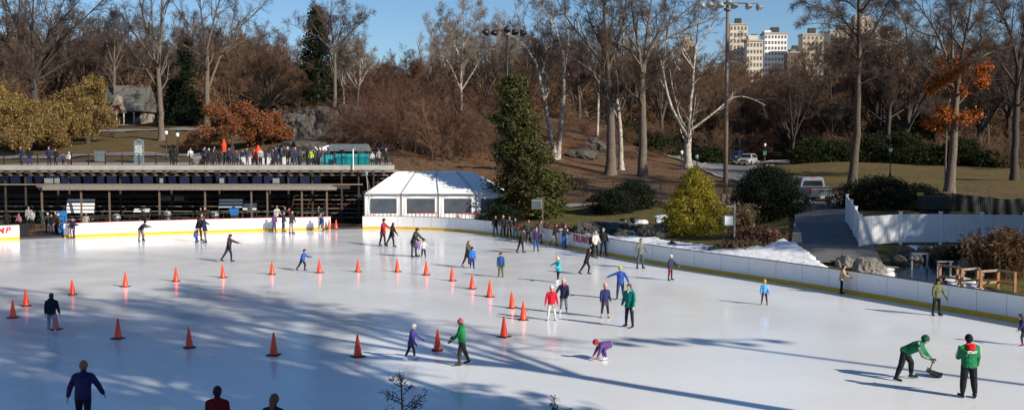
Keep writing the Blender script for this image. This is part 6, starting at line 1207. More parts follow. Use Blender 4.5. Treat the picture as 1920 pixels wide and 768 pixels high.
def D(pitch, abd, s): a, b = R(pitch), R(abd); return Vector((s*math.sin(b), -math.sin(a)*math.cos(b), -math.cos(a)*math.cos(b)))
STAND = dict(ll=(2, 4, 4), rl=(-2, 4, 4), la=(6, 8, 18), ra=(4, 8, 16), lean=3)
POSES = dict(
    stand=STAND,
    stand2=dict(ll=(6, 5, 10), rl=(-3, 5, 3), la=(15, 10, 55), ra=(10, 9, 40), lean=4),
    pockets=dict(ll=(2, 6, 3), rl=(0, 6, 3), la=(-8, 16, 55), ra=(-8, 16, 55), lean=2),
    glide=dict(ll=(18, 5, 26), rl=(-16, 9, 12), la=(18, 22, 28), ra=(-12, 22, 18), lean=12),
    stride=dict(ll=(26, 6, 36), rl=(-28, 12, 6), la=(45, 18, 20), ra=(-25, 20, 12), lean=16),
    stride2=dict(ll=(-28, 12, 8), rl=(26, 6, 38), la=(-22, 20, 15), ra=(48, 18, 20), lean=16),
    walk=dict(ll=(16, 4, 14), rl=(-16, 5, 12), la=(-16, 10, 16), ra=(18, 10, 20), lean=6),
    tpose=dict(ll=(8, 8, 14), rl=(-4, 10, 6), la=(10, 62, 20), ra=(10, 60, 18), lean=8),
    stoop=dict(ll=(22, 6, 28), rl=(8, 6, 16), la=(55, 6, 18), ra=(50, 6, 20), lean=46),
    stoop2=dict(ll=(12, 6, 14), rl=(4, 6, 8), la=(34, 8, 26), ra=(30, 8, 24), lean=24),
)
def person(u, v, vtop=None, face=0, pose='stand', H=None, label='', jacket=NAVY, legs=BLACK, boots=BLACK, hair='brown', hat=None, pom=None, skin=0, long_hair=False, coat=0., hood=False, helmet=None, gloves=None, scarf=None, fit=1., wide=1., skates=True, z=0., d=None, vox=.012, child=False, group='skaters on the ice', loose=1., stripes=None, textb=None, headyaw=0, headpitch=0, bag=None, snow_boots=None, extra=None, skirt=None, cat='person', fringe=None):
    if d is None: g = G(u, v, z); x, y = g[0], g[1]
    else: x, y = XU(u, d), d
    P = dict(POSES[pose]) if isinstance(pose, str) else dict(STAND, **pose)
    if H is None:
        zt_ = PX(u, vtop, y)[2]-z; H = zt_*(1.0 if pose in ('stand', 'pockets', 'stand2') else 1.03)
        if P['lean'] > 20: H = zt_*1.15
        H -= .05 if skates else 0
        if hat: H -= .03
    child = child or H < 1.42; hd = 1.0 if not child else (1.12 if H > 1.2 else 1.28)   # relative head size
    root = empty('person', (x, y, z), R(face)); tag(root, label, cat, group)
    sc = H/1.75; hs = .124*1.0*sc*hd                                                    # half head height
    ank = .115 if skates else .075; ank *= max(.7, sc)
    hipw = .088*sc*fit; thigh = .235*H; shin = .225*H
    lean = R(P['lean']); T = Vector((0, -math.sin(lean), math.cos(lean)))
    J = {}
    for s, k in ((1, 'll'), (-1, 'rl')):
        p_, a_, kn = P[k][:3]; h = Vector((s*hipw, 0, 0)); kne = h+D(p_, a_, s)*thigh; an = kne+D(p_-kn, a_*.8, s)*shin; J[k] = [h, kne, an, p_-kn]
    zmin = min(J['ll'][2].z, J['rl'][2].z); off = Vector((0, -(J['ll'][2].y+J['rl'][2].y)/2, ank-zmin))
    for k in ('ll', 'rl'): J[k] = [J[k][0]+off, J[k][1]+off, J[k][2]+off, J[k][3]]
    pel = off; tl = .285*H; T2 = Vector((0, -math.sin(lean*1.1), math.cos(lean*1.1)))
    sho = pel+T*tl; neck = pel+T*(tl+.045*H); shw = .108*H*(1.0 if not child else .97)*wide
    hl = R(P['lean']*.45+headpitch); Hd = Vector((0, -math.sin(hl), math.cos(hl))); hc = neck+Hd*(hs*1.15); hc.y -= .012*H
    Mh = Matrix.Rotation(R(headyaw), 3, 'Z') @ Matrix.Rotation(hl, 3, 'X')
    A = {}
    for s, k in ((1, 'la'), (-1, 'ra')):
        p_, a_, el = P[k][:3]; fa = P[k][3] if len(P[k]) > 3 else a_*.6; sh = sho+Vector((s*shw, 0, -.012*H)); e = sh+D(p_+P['lean']*.3, a_, s)*(.162*H); w = e+D(p_+P['lean']*.3+el, fa, s)*(.14*H); A[k] = [sh, e, w]
    f = sc
    # -------- body: one continuous surface
    b = Prim(); rw = [(pel-T*.03*H, .082, .06), (pel+T*.05*H, .078, .056), (pel+T*.13*H, .07, .052), (pel+T*.21*H, .082, .058), (pel+T*.265*H, .092, .052), (pel+T*.30*H, .055, .04), (neck, .032, .034)]
    b.torso([(c, w_*H, dp*H, T) for c, w_, dp in rw]); b.cap(sho, .033*H, neck+Hd*hs*.4, .030*H)
    hx, hy, hz = hs*.66, hs*.80, hs
    b.ell(hc+Mh @ Vector((0, .01*f, hs*.18)), (hx, hy, hs*.80), M3=Mh); b.ell(hc+Mh @ Vector((0, -hs*.16, -hs*.30)), (hx*.80, hy*.70, hs*.66), M3=Mh)
    b.cap(hc+Mh @ Vector((0, -hs*.70, hs*.18)), hs*.07, hc+Mh @ Vector((0, -hs*.92, -hs*.14)), hs*.12, 8)
    for s in (1, -1): b.ell(hc+Mh @ Vector((s*hx*1.0, hs*.05, 0)), (hs*.09, hs*.16, hs*.22), 8, Mh)
    for s, k in ((1, 'la'), (-1, 'ra')):
        sh, e, w = A[k]; b.cap(sh, .030*H, e, .024*H); b.cap(e, .024*H, w, .016*H)
        dr = (w-e).normalized(); side = Vector((0, -1, 0)); side = (side-dr*side.dot(dr)).normalized(); pal = w+dr*.035*H; nn = dr.cross(side)
        b.cap(w, .015*H, w+dr*.050*H, .020*H, 8, .6, side)
        if vox <= .013:
            fr = max(.0085*f, vox*.8)
            for j, (o_, ln) in enumerate([(-.9, .038), (-.3, .044), (.3, .041), (.9, .032)]):
                b0 = w+dr*.058*H-side*o_*.016*H; c1 = b0+dr*ln*.55*H; c2 = c1+(dr*.7+nn*.55*s).normalized()*ln*.5*H; b.cap(b0, fr, c1, fr*.95, 6); b.cap(c1, fr*.95, c2, fr*.85, 6)
            t0 = w+dr*.022*H+side*.016*H; t1 = t0+(dr*.6+side*.8).normalized()*.028*H; b.cap(t0, fr*1.1, t1, fr*1.05, 6); b.cap(t1, fr, t1+(dr*.9+nn*.2).normalized()*.02*H, fr*.9, 6)
        else: b.cap(w+dr*.05*H, .016*H, w+(dr*.9+nn*.3*s).normalized()*.088*H, .012*H, 8, .7, side); b.cap(w+dr*.02*H, .010*H, w+dr*.045*H+side*.025*H, .009*H, 6)
        A[k] += [dr, side, nn]
    for s, k in ((1, 'll'), (-1, 'rl')):
        h, kn, an, sp_ = J[k]; b.cap(h, .050*H, kn, .031*H); b.cap(kn, .031*H, lerp(kn, an, .35), .030*H); b.cap(lerp(kn, an, .35), .030*H, an, .020*H); b.cap(an, .019*H, an+Vector((0, -.02*H, -.02*H)), .016*H)
    bo = b.build('body', [SKIN[skin], EYE, LIP], root, vox)
    me_ = bo.data; nP = len(me_.polygons); cen = np.zeros(nP*3); me_.polygons.foreach_get('center', cen); cen = cen.reshape(-1, 3); Mi = np.array(Mh.transposed()); loc = (cen-np.array(hc))@Mi.T
    mi = np.zeros(nP, np.int32)
    for s in (1, -1): mi[(np.abs(loc[:, 0]-s*hs*.27) < hs*.13) & (np.abs(loc[:, 2]-hs*.10) < hs*.07) & (loc[:, 1] < -hs*.45)] = 1
    mi[(np.abs(loc[:, 0]) < hs*.2) & (np.abs(loc[:, 2]+hs*.46) < hs*.055) & (loc[:, 1] < -hs*.45)] = 2
    me_.polygons.foreach_set('material_index', mi)
    # -------- trousers
    t = Prim(); L_ = loose; t.torso([(pel-T*.055*H, .088*H*fit, .068*H, T), (pel, .093*H*fit, .070*H, T), (pel+T*.07*H, .082*H*fit, .062*H, T)])
    for s, k in ((1, 'll'), (-1, 'rl')):
        h, kn, an, sp_ = J[k]; t.cap(h, .060*H*fit, kn, .040*H*L_); t.cap(kn, .040*H*L_, lerp(kn, an, .4), .038*H*L_); t.cap(lerp(kn, an, .4), .038*H*L_, lerp(kn, an, .90), .027*H*L_)
    t.build('trousers', cloth(legs), root, vox)
    # -------- jacket
    j = Prim(); iw = fit*(1.06 if not child else 1.12)
    jr = [(pel-T*.035*H, .100, .080), (pel+T*.03*H, .100, .080), (pel+T*.12*H, .098, .078), (pel+T*.20*H, .108, .082), (pel+T*.265*H, .112, .072), (pel+T*.305*H, .075, .055), (pel+T*.335*H, .045, .045)]
    j.torso([(c, w_*H*iw*(wide if i > 2 else 1), dp*H*iw, T) for i, (c, w_, dp) in enumerate(jr)])
    if coat: 
        dn = Vector((0, 0, -1)); j.torso([(pel+dn*coat*H, .128*H*iw, .105*H*iw, Vector((0, 0, 1))), (pel+dn*coat*.5*H, .115*H*iw, .093*H*iw, Vector((0, 0, 1))), (pel+T*.04*H, .098*H*iw, .076*H*iw, T)])
    for s, k in ((1, 'la'), (-1, 'ra')):
        sh, e, w = A[k][:3]; j.cap(sho+Vector((s*shw*.45, 0, .005*H)), .048*H, sh, .043*H*iw); j.cap(sh, .043*H*iw, e, .036*H*iw); j.cap(e, .036*H*iw, lerp(e, w, .93), .028*H*iw)
    j.cap(neck-Hd*.02*H, .046*H, neck+Hd*.012*H, .043*H)
    if hood: j.ell(neck+T*.005*H+Vector((0, .055*H, -.01*H)), (.075*H, .045*H, .05*H))
    jo = j.build('jacket', cloth(jacket, .45 if fringe == 'shiny' else .8), root, vox)
    if hood and fringe == 'fur': Prim().cap(neck+Vector((-.055*H, .03*H, .02*H)), .022*H, neck+Vector((.055*H, .03*H, .02*H)), .022*H).build('fur_trim', cloth((.25, .15, .08)), root, vox)
    if stripes:
        for s, k in ((1, 'la'), (-1, 'ra')):
            sh, e, w = A[k][:3]; q = MB(); ou = Vector((s, .25, .25)).normalized()
            for (p0, p1, r0, r1) in ((sho+Vector((s*shw*.5, .0, .03*H)), sh, .050*H, .048*H*iw), (sh, e, .048*H*iw, .040*H*iw), (e, lerp(e, w, .8), .040*H*iw, .032*H*iw)):
                dd = (p1-p0).normalized(); o2 = (ou-dd*ou.dot(dd)).normalized(); sd_ = dd.cross(o2)
                for sg in (-1, 1) if stripes == 2 else (0,):
                    q.loft([[p0+o2*r0*.90+sd_*(sg*.018-.008)*sc, p0+o2*r0*1.03+sd_*(sg*.018-.008)*sc, p0+o2*r0*1.03+sd_*(sg*.018+.008)*sc, p0+o2*r0*.90+sd_*(sg*.018+.008)*sc], [p1+o2*r1*.9+sd_*(sg*.018-.008)*sc, p1+o2*r1*1.03+sd_*(sg*.018-.008)*sc, p1+o2*r1*1.03+sd_*(sg*.018+.008)*sc, p1+o2*r1*.90+sd_*(sg*.018+.008)*sc]])
            q.build('sleeve_stripe', cloth((.75, .75, .74)), jo)
    if textb:
        tx = text_on(textb, pel+T*.225*H+Vector((0, .082*H*iw+.012, 0)), math.pi, .10*sc, cloth((.75, .75, .74)), jo, shear=0, off=.004)
    if skirt: Prim().torso([(pel+Vector((0, 0, -.13*H)), .12*H, .10*H, Vector((0, 0, 1))), (pel+Vector((0, 0, -.02*H)), .098*H, .08*H, Vector((0, 0, 1)))]).build('skirt', cloth(skirt), root, vox)
    # -------- boots or skates
    for s, k in ((1, 'll'), (-1, 'rl')):
        h, kn, an, sp_ = J[k]; fp_ = R(max(-35, min(25, sp_*.6))); fw = Vector((s*.18, -math.cos(fp_), -math.sin(-fp_)*-1 if False else math.sin(fp_)*1)); fw = Vector((s*.2, -math.cos(fp_), math.sin(fp_))).normalized()
        dn = fw.cross(Vector((1, 0, 0))); dn = dn if dn.z < 0 else -dn; hh = (ank*.52 if skates else ank*.68)
        q = Prim(); up = (kn-an).normalized(); q.cap(an+up*.055*H, .031*H, an, .028*H); q.cap(an, .028*H, an+dn*hh*.7-fw*.012*H, .026*H); q.cap(an+dn*hh*.75-fw*.02*H, .026*H, an+dn*hh*.85+fw*.095*H, .023*H, 10, .95)
        bt = q.build('skate' if skates else 'boot', cloth(boots, .45), root, vox)
        if skates:
            Q = MB(); c0 = an+dn*ank*.66; Z = -dn; X_ = fw.cross(Z).normalized(); l0, l1 = -.05*H, .125*H
            def qq(a, zz, xx): return c0+fw*a+Z*zz+X_*xx
            Q.loft([[qq(a, z0, -.004), qq(a, z0, .004), qq(a, .012, .004), qq(a, .012, -.004)] for a, z0 in ((l0, -ank*.18), (l0+.02, -ank*.34), (l1-.02, -ank*.34), (l1, -ank*.15))]); Q.build('blade', blade_m, bt)
    # -------- head wear
    hm_ = HAIR[hair]
    def capmesh(name, m_, kz=.10, grow_=1.10, back=0., low=-.05, par=root, front=.25):
        """shell over the skull, open at the face"""
        V_ = []; F_ = []; n = 16; lv = 8
        for a in range(lv+1):
            for i in range(n):
                ph = 2*math.pi*i/n; fr = max(0, -math.sin(ph)); lo = low+(front-low)*min(1, fr*1.4); th = (math.pi/2+ -lo*1.2)*a/lv
                V_.append(hc+Mh @ Vector((hx*grow_*math.sin(th)*math.cos(ph), hy*grow_*math.sin(th)*math.sin(ph)+.01*f, hs*.16+hs*.86*grow_*math.cos(th))))
        F_ = [(a*n+i, a*n+(i+1) % n, (a+1)*n+(i+1) % n, (a+1)*n+i) for a in range(lv) for i in range(n)]
        o_ = MB().add(V_, F_).build(name, m_, par, smooth=True); so = o_.modifiers.new('t', 'SOLIDIFY'); so.thickness = .012; so.offset = 1; return o_
    if hair != 'none' and not helmet: capmesh('hair', hm_, low=-.75, grow_=1.07, front=.42)
    if long_hair: Prim().cap(hc+Mh @ Vector((0, hs*.6, hs*.1)), hs*.74, hc+Mh @ Vector((0, hs*.72, -hs*1.25)), hs*.50, 10, .6).build('hair', hm_, root, vox)
    if hat is not None:
        q = capmesh('hat', cloth(hat), grow_=1.17, low=-.30, front=.22)
        MB().tube([hc+Mh @ Vector((hx*1.2*math.cos(a), hy*1.2*math.sin(a)+.01, hs*(.10 if math.sin(a) > -.3 else .30))) for a in np.linspace(0, 2*math.pi, 17)], hs*.10, 6).build('brim', cloth(hat), q)
        if pom is not None: Prim().ell(hc+Mh @ Vector((0, .02, hs*1.28)), (hs*.30,)*3).build('pompom', cloth(pom), q, vox*.8)
    if helmet is not None:
        q = capmesh('helmet', mat('helmet_shell', helmet, .25, coat=.6), grow_=1.24, low=-.42, front=.3)
    if hood == 'up': Prim().ell(hc+Mh @ Vector((0, hs*.22, hs*.08)), (hs*.86, hs*.85, hs*1.1), 12, Mh).build('raised_hood', cloth(jacket), root, vox)
    if scarf is not None: Prim().cap(neck+Vector((-.035*H, -.01*H, .0)), .03*H, neck+Vector((.035*H, -.01*H, .0)), .03*H).cap(neck+Vector((0, -.05*H, 0)), .025*H, neck+Vector((0, -.065*H, -.03*H)), .022*H).build('scarf', cloth(scarf), root, vox)
    if gloves is not None:
        for k in ('la', 'ra'):
            w, dr, side, nn = A[k][2], A[k][3], A[k][4], A[k][5]; Prim().cap(w-dr*.012*H, .021*H, w+dr*.055*H, .026*H, 8, .75, side).cap(w+dr*.055*H, .024*H, w+dr*.09*H, .018*H, 8, .7, side).cap(w+dr*.02*H, .014*H, w+dr*.045*H+side*.03*H, .012*H, 8).build('glove', cloth(gloves), root, vox)
    root['_'] = 0; del root['_']
    return root, A, Matrix.Translation(root.location) @ Matrix.Rotation(R(face), 4, 'Z')
W2 = (.62, .62, .63); RED = (.50, .02, .025)
N_ = dict(vox=.011); Fv = dict(vox=.016)
# ---- on the ice, near to far -----------------------------------------------------------------
person(155, 814, 679, 186, dict(ll=(14, 5, 14), rl=(-14, 6, 12), la=(-4, 26, 14), ra=(10, 30, 12), lean=8), label='woman in a deep purple padded jacket skating away at the bottom left', jacket=(.022, .012, .085), legs=(.012, .01, .03), hair='light', fit=1.05, long_hair=False, vox=.009, skin=0, fringe='shiny')
person(408, 873, 722, 180, 'stand', label='person with short black hair in a dark red top cut by the bottom edge', jacket=(.20, .008, .015), hair='dark', legs=BLACK, skin=2, vox=.009)
person(512, 892, 737, 165, 'stand', label='long haired person in brown cut by the bottom edge', jacket=(.06, .03, .02), hair='ginger', long_hair=True, legs=BLACK, vox=.009, headpitch=10)
person(1816, 745, 627, 182, dict(ll=(2, 5, 3), rl=(-2, 5, 3), la=(18, 6, 85, -25), ra=(2, 9, 20), lean=3), label='rink worker seen from behind in a green jacket with lettering and red hood', jacket=(.012, .17, .065), legs=BLACK, hat=(.012, .012, .014), hair='dark', fit=1.16, wide=1.18, scarf=None, hood=False, stripes=1, textb='STAFF', vox=.009, loose=1.35, skin=1)
_w = [o for o in COL.objects if o.get('label', '').startswith('rink worker')][0]
Prim().ell((0, .085, 1.44), (.13, .09, .09)).cap((-.09, .02, 1.5), .05, (.09, .02, 1.5), .05).build('red_hood', cloth((.62, .012, .015)), _w, .010)
wk, Aw, Mw = person(1694, 711, 632, 66, dict(ll=(28, 12, 28), rl=(-12, 12, 8), la=(14, 2, 8, 0), ra=(4, 4, 46, -10), lean=60), H=1.72, label='rink worker in a green jacket bending over a black snow shovel', jacket=(.012, .17, .065), legs=BLACK, hair='dark', fit=1.1, wide=1.1, stripes=2, vox=.009, loose=1.3, skin=1, headpitch=-2, hat=(.01, .10, .04))
# shovel held by the worker (a thing of its own)
hL = Mw @ (Aw['la'][2]+Aw['la'][3]*.07); hR = Mw @ (Aw['ra'][2]+Aw['ra'][3]*.07)
if hL.z > hR.z: hL, hR = hR, hL
g = G(1742, 704); sp0 = Vector((float(g[0]), float(g[1]), .10)); sh_ = empty('snow_shovel', (sp0.x, sp0.y, 0)); tag(sh_, 'black snow shovel pushed over the ice by the bending worker', 'shovel')
a = hR-sh_.location; c = Vector((0, 0, .12)); ln = (a-c); MB().tube([c, c+ln*1.04], .018, 8).build('handle', M['dark_wood'], sh_, smooth=True); e = ln.normalized(); MB().beam(c+ln*1.04-Vector((.07, 0, 0)), c+ln*1.04+Vector((.07, 0, 0)), .03).build('grip', M['rubber'], sh_)
fd = Vector((.86, -.5, 0)).normalized(); sd2 = Vector((-fd.y, fd.x, 0)); rings = []
for t_, zz, wd_ in ((-.08, .17, .20), (.05, .08, .25), (.22, .03, .27), (.36, .015, .26)): rings.append([fd*t_+sd2*wd_*k+Vector((0, 0, zz+.07*abs(k)**3)) for k in (-1, -.5, 0, .5, 1)]+[fd*t_+sd2*wd_*k+Vector((0, 0, zz-.012+.07*abs(k)**3)) for k in (1, .5, 0, -.5, -1)])
MB().loft(rings).build('scoop', M['black_metal'], sh_, smooth=False)
person(870, 684, 596, 268, dict(ll=(12, 8, 12), rl=(-12, 10, 10), la=(30, 8, 20), ra=(10, 4, 60), lean=4), label='tall skater in a bright green jacket and striped bobble hat beside the near cones', jacket=(.01, .21, .05), legs=(.05, .045, .045), boots=(.05, .02, .015), hat=(.35, .10, .12), pom=(.55, .08, .10), hair='dark', gloves=BLACK, hood=True, loose=1.2, **N_)
person(768, 675, 609, 80, dict(ll=(14, 8, 10), rl=(-16, 8, 12), la=(38, 22, 12), ra=(10, 10, 20), lean=10), label='child in a purple coat and silver helmet reaching to the cone', jacket=(.065, .045, .22), legs=(.02, .01, .03), boots=W2, helmet=(.35, .42, .46), hair='dark', coat=.06, hood=True, gloves=(.06, .05, .2), skin=1, **N_)
person(97, 626, 550, 190, dict(ll=(8, 5, 8), rl=(-6, 6, 4), la=(4, 12, 14), ra=(6, 12, 16), lean=5), label='woman in a glossy dark jacket and pale grey trousers by the left cones', jacket=(.012, .014, .03), legs=(.36, .34, .32), boots=W2, hair='brown', long_hair=False, hood=True, fringe='fur', **N_)
person(1134, 674, None, 285, dict(ll=(58, 9, 70), rl=(50, 9, 62), la=(-8, 6, 8), ra=(-4, 6, 6), lean=92), H=1.16, label='small child in a lilac snowsuit and red hat bending down to touch the ice', jacket=(.12, .06, .22), legs=(.11, .05, .20), boots=W2, hat=(.42, .02, .04), gloves=(.5, .03, .06), fit=1.15, loose=1.25, long_hair=True, **N_)
person(1034, 600, 535, 5, dict(ll=(2, 8, 3), rl=(0, 8, 3), la=(6, 16, 20), ra=(6, 20, 18), lean=2), label='girl in a bright red jacket, white trousers and white hat', jacket=(.55, .012, .03), legs=(.58, .55, .52), boots=W2, hat=(.7, .66, .6), pom=(.7, .66, .6), hair='blond', gloves=(.5, .05, .1), **N_)
person(1057, 587, 522, 350, dict(ll=(4, 5, 5), rl=(0, 6, 3), la=(12, 10, 30), ra=(20, 30, 20), lean=4), label='girl in a navy coat with pink scarf and pink hat beside the girl in red', jacket=(.016, .018, .05), legs=(.14, .14, .15), boots=W2, hat=(.68, .42, .40), pom=(.68, .45, .42), hair='brown', scarf=(.6, .03, .14), coat=.06, hood=True, fringe='fur', **N_)
person(1134, 595, 531, 12, dict(ll=(6, 7, 6), rl=(-4, 6, 3), la=(8, 8, 30), ra=(12, 14, 16), lean=3), label='child with a tall pink hat, navy top and brown skirt', jacket=(.025, .03, .11), legs=(.02, .022, .05), boots=(.60, .38, .34), hat=(.70, .36, .35), pom=(.70, .36, .35), hair='blond', skirt=(.09, .05, .04), **N_)
person(1180, 613, 532, 320, dict(ll=(3, 7, 3), rl=(0, 7, 3), la=(2, 10, 18), ra=(4, 11, 20), lean=2), label='woman in a teal hooded coat and dark leggings', jacket=(.0, .17, .15), legs=(.012, .014, .04), boots=BLACK, hair='brown', hood=True, coat=.05, scarf=(.42, .35, .30), **N_)
person(1163, 561, 499, 352, dict(ll=(4, 7, 8), rl=(14, 6, 20), la=(10, 34, 12, 22), ra=(12, 70, 6, 62), lean=8), label='boy in a blue jacket and lime green helmet with one arm out', jacket=(.03, .09, .36), legs=(.03, .05, .10), boots=(.03, .01, .01), helmet=(.30, .70, .04), hair='dark', gloves=None, loose=1.1, **N_)
person(1046, 529, 481, 300, dict(ll=(18, 8, 6), rl=(-2, 6, 10), la=(20, 18, 60), ra=(20, 66, 8, 60), lean=6), label='child in an aqua coat with one arm stretched to the side', jacket=(.04, .42, .48), legs=(.02, .012, .015), boots=W2, hat=(.65, .45, .30), hair='blond', coat=.06, hood=True, fringe='fur', gloves=(.4, .02, .12), **N_)
person(1095, 514, 463, 78, 'stride', label='woman all in black with the hood up, striding right', jacket=BLACK, legs=(.03, .01, .012), hair='dark', hood='up', coat=.05, gloves=BLACK, **N_)
person(1200, 503, 447, 25, dict(ll=(6, 6, 10), rl=(-2, 7, 6), la=(10, 26, 20), ra=(4, 24, 30), lean=4), label='man in a grey sweater and jeans near the right hand boards', jacket=(.15, .16, .145), legs=(.06, .09, .12), hair='brown', **N_)
person(1256, 525, 477, 40, dict(ll=(-4, 12, 4), rl=(4, 10, 6), la=(35, 22, 20), ra=(6, 10, 20), lean=4), label='child in a navy jacket, maroon trousers and white headband', jacket=(.03, .035, .08), legs=(.14, .012, .02), hat=(.7, .62, .62), hair='dark', **N_)
person(1433, 571, 525, 350, dict(ll=(2, 8, 8), rl=(8, 8, 10), la=(8, 14, 18), ra=(10, 14, 20), lean=4), label='small child alone in a sky blue jacket and yellow hat', jacket=(.10, .36, .72), legs=(.05, .02, .02), boots=(.12, .03, .03), hat=(.62, .45, .05), pom=(.65, .45, .05), hair='dark', gloves=(.42, .01, .04), fit=1.1, **N_)
person(1755, 591, 521, 18, dict(ll=(6, 4, 8), rl=(-4, 5, 5), la=(10, 20, 18), ra=(8, 22, 20), lean=4), label='man in an olive jacket and black cap in front of the wooden railing', jacket=(.13, .14, .07), legs=BLACK, hat=BLACK, hair='dark', gloves=BLACK, hood=True, **N_)
person(1577, 551, 497, 75, dict(ll=(4, 4, 6), rl=(-2, 4, 4), la=(55, 10, 30), ra=(30, 8, 40), lean=8), label='woman in a tan coat holding on to the board below the boulders', jacket=(.42, .30, .20), legs=BLACK, hair='dark', coat=.03, long_hair=True, **N_)
person(1922, 648, 590, 260, 'glide', label='skater with maroon skates cut by the right edge', jacket=(.03, .02, .08), legs=(.02, .04, .05), boots=(.2, .02, .05), hair='dark', **N_)
person(939, 519, 471, 358, 'stand', label='boy in a blue jacket, camouflage trousers and bobble hat facing the camera', jacket=(.03, .08, .24), legs=(.12, .12, .06), hat=(.12, .03, .05), pom=(.7, .5, .45), hair='brown', gloves=BLACK, loose=1.2, **N_)
person(873, 501, 451, 65, dict(ll=(6, 5, 6), rl=(-18, 6, 10), la=(20, 10, 30), ra=(10, 10, 20), lean=9), label='woman in an olive coat and white skates behind the boy in navy trousers', jacket=(.075, .075, .04), legs=(.10, .04, .03), boots=W2, hair='ginger', coat=.10, hood=True, long_hair=True, **N_)
person(885, 503, 461, 20, 'stand', label='boy in a royal blue jacket and loose navy trousers', jacket=(.02, .14, .52), legs=(.018, .03, .12), hat=(.02, .02, .04), hair='dark', hood=True, loose=1.35, gloves=BLACK, **N_)
person(776, 482, 431, 62, 'stoop2', label='man in a dark olive coat stooping over a child in the middle distance', jacket=(.045, .045, .035), legs=(.05, .06, .08), hat=(.04, .04, .05), hair='dark', hood=True, coat=.04, **N_)
person(784, 480, 449, 10, 'stand', label='child in purple and white hidden behind the stooping man', jacket=(.25, .12, .38), legs=(.55, .55, .6), helmet=(.7, .7, .7), vox=.012)
person(794, 482, 448, 15, dict(ll=(2, 7, 4), rl=(0, 7, 4), la=(14, 38, 10, 30), ra=(8, 24, 20), lean=3), label='child in white sleeves and black bib trousers beside the stooping man', jacket=(.55, .52, .55), legs=(.012, .014, .04), hat=(.02, .01, .02), hair='dark', gloves=BLACK, loose=1.3, **N_)
person(717, 460, 409, 70, dict(ll=(10, 4, 8), rl=(-8, 5, 6), la=(45, 6, 20), ra=(20, 6, 10), lean=7), label='woman in a crimson coat skating in front of the tent', jacket=(.33, .02, .05), legs=(.02, .015, .04), hat=(.02, .015, .02), hair='dark', coat=.09, **N_)
person(731, 463, 417, 75, dict(ll=(14, 4, 12), rl=(-24, 6, 6), la=(14, 8, 20), ra=(10, 10, 20), lean=12), label='skater in a long black coat beside the woman in crimson', jacket=BLACK, legs=(.02, .015, .02), hair='brown', hood='up', coat=.08, gloves=(.35, .2, .15), **N_)
person(975, 474, 427, 60, dict(ll=(8, 9, 8), rl=(-12, 10, 8), la=(12, 10, 16), ra=(20, 6, 10), lean=14), label='skater in a dark hooded jacket striding in front of the people along the board', jacket=(.025, .024, .018), legs=(.02, .012, .014), hat=(.04, .012, .012), hair='dark', hood=True, fringe='fur', **N_)
person(1005, 471, 424, 8, 'stand', label='woman with a purple top, scarf and blue jeans standing before the board', jacket=(.04, .03, .09), legs=(.03, .08, .22), boots=(.05, .02, .015), hair='brown', long_hair=True, scarf=(.3, .25, .25), **N_)
person(1116, 481, 433, 20, dict(ll=(4, 7, 8), rl=(6, 8, 10), la=(10, 10, 60), ra=(10, 10, 50), lean=5), label='person in a cream white jacket and black trousers right of the lettering', jacket=(.62, .58, .50), legs=BLACK, hat=(.55, .50, .46), hair='dark', **N_)
person(1110, 477, 436, 300, 'stand', label='person in black half hidden behind the cream white jacket', jacket=BLACK, legs=BLACK, hair='dark', vox=.013)
person(1131, 478, 426, 350, 'pockets', label='man in a black jacket, jeans and grey hat leaning by the board', jacket=(.016, .02, .018), legs=(.04, .08, .16), hat=(.30, .29, .27), hair='dark', **N_)
person(425, 491, 438, 82, dict(ll=(16, 4, 16), rl=(-26, 8, 8), la=(62, 8, 10), ra=(8, 8, 20), lean=10), label='skater in a dark maroon jacket and navy leggings gliding right, arm forward', jacket=(.045, .02, .03), legs=(.018, .022, .07), hair='dark', hat=(.05, .02, .03), hood=True, coat=.02, **N_)
person(564, 507, 466, 75, dict(ll=(24, 8, 34), rl=(-22, 12, 14), la=(40, 12, 40), ra=(-10, 12, 30), lean=18), label='child in a blue hockey jersey and white socks striding right', jacket=(.03, .10, .42), legs=(.012, .012, .04), boots=BLACK, helmet=(.03, .012, .012), hair='dark', gloves=BLACK, fit=1.15, loose=1.15, vox=.011)
person(264, 452, None, 72, 'stoop', H=1.72, label='adult in a dark top and grey trousers bending over a child in pink', jacket=(.02, .018, .03), legs=(.12, .12, .14), hat=(.01, .01, .03), hair='dark', vox=.013)
person(270, 451, 424, 300, 'stand', label='small child in a pale pink jacket held by the bending adult', jacket=(.62, .40, .42), legs=(.02, .03, .13), hat=(.6, .4, .4), hair='dark', vox=.012)
person(373, 452, 404, 62, 'stoop2', label='adult in a black coat, left one of the pair in front of the long board', jacket=(.02, .018, .016), legs=(.05, .02, .03), hair='brown', coat=.06, vox=.013)
person(386, 455, 406, 300, dict(ll=(2, 4, 4), rl=(-4, 4, 4), la=(20, 6, 30), ra=(25, 6, 20), lean=10), label='adult in a navy coat and grey leggings before the long board', jacket=(.018, .022, .055), legs=(.16, .15, .17), hair='brown', coat=.05, vox=.013)
person(369, 455, None, 100, dict(ll=(60, 8, 50), rl=(30, 8, 40), la=(40, 10, 20), ra=(20, 10, 20), lean=10), H=1.0, label='small child in blue falling back against the pair of adults', jacket=(.05, .15, .35), legs=(.03, .08, .3), helmet=(.5, .5, .5), hair='dark', vox=.012)
person(131, 446.5, None, 100, dict(ll=(8, 5, 6), rl=(-2, 5, 4), la=(40, 8, 40), ra=(40, 8, 30), lean=28), H=1.6, label='person in grey trousers leaning on the board at the left gate', jacket=(.02, .018, .03), legs=(.22, .21, .18), hair='dark', vox=.013)
person(139, 446.5, 408, 320, 'stand', label='child in dark purple by the board at the left gate', jacket=(.03, .02, .09), legs=(.10, .06, .2), hair='ginger', vox=.013)
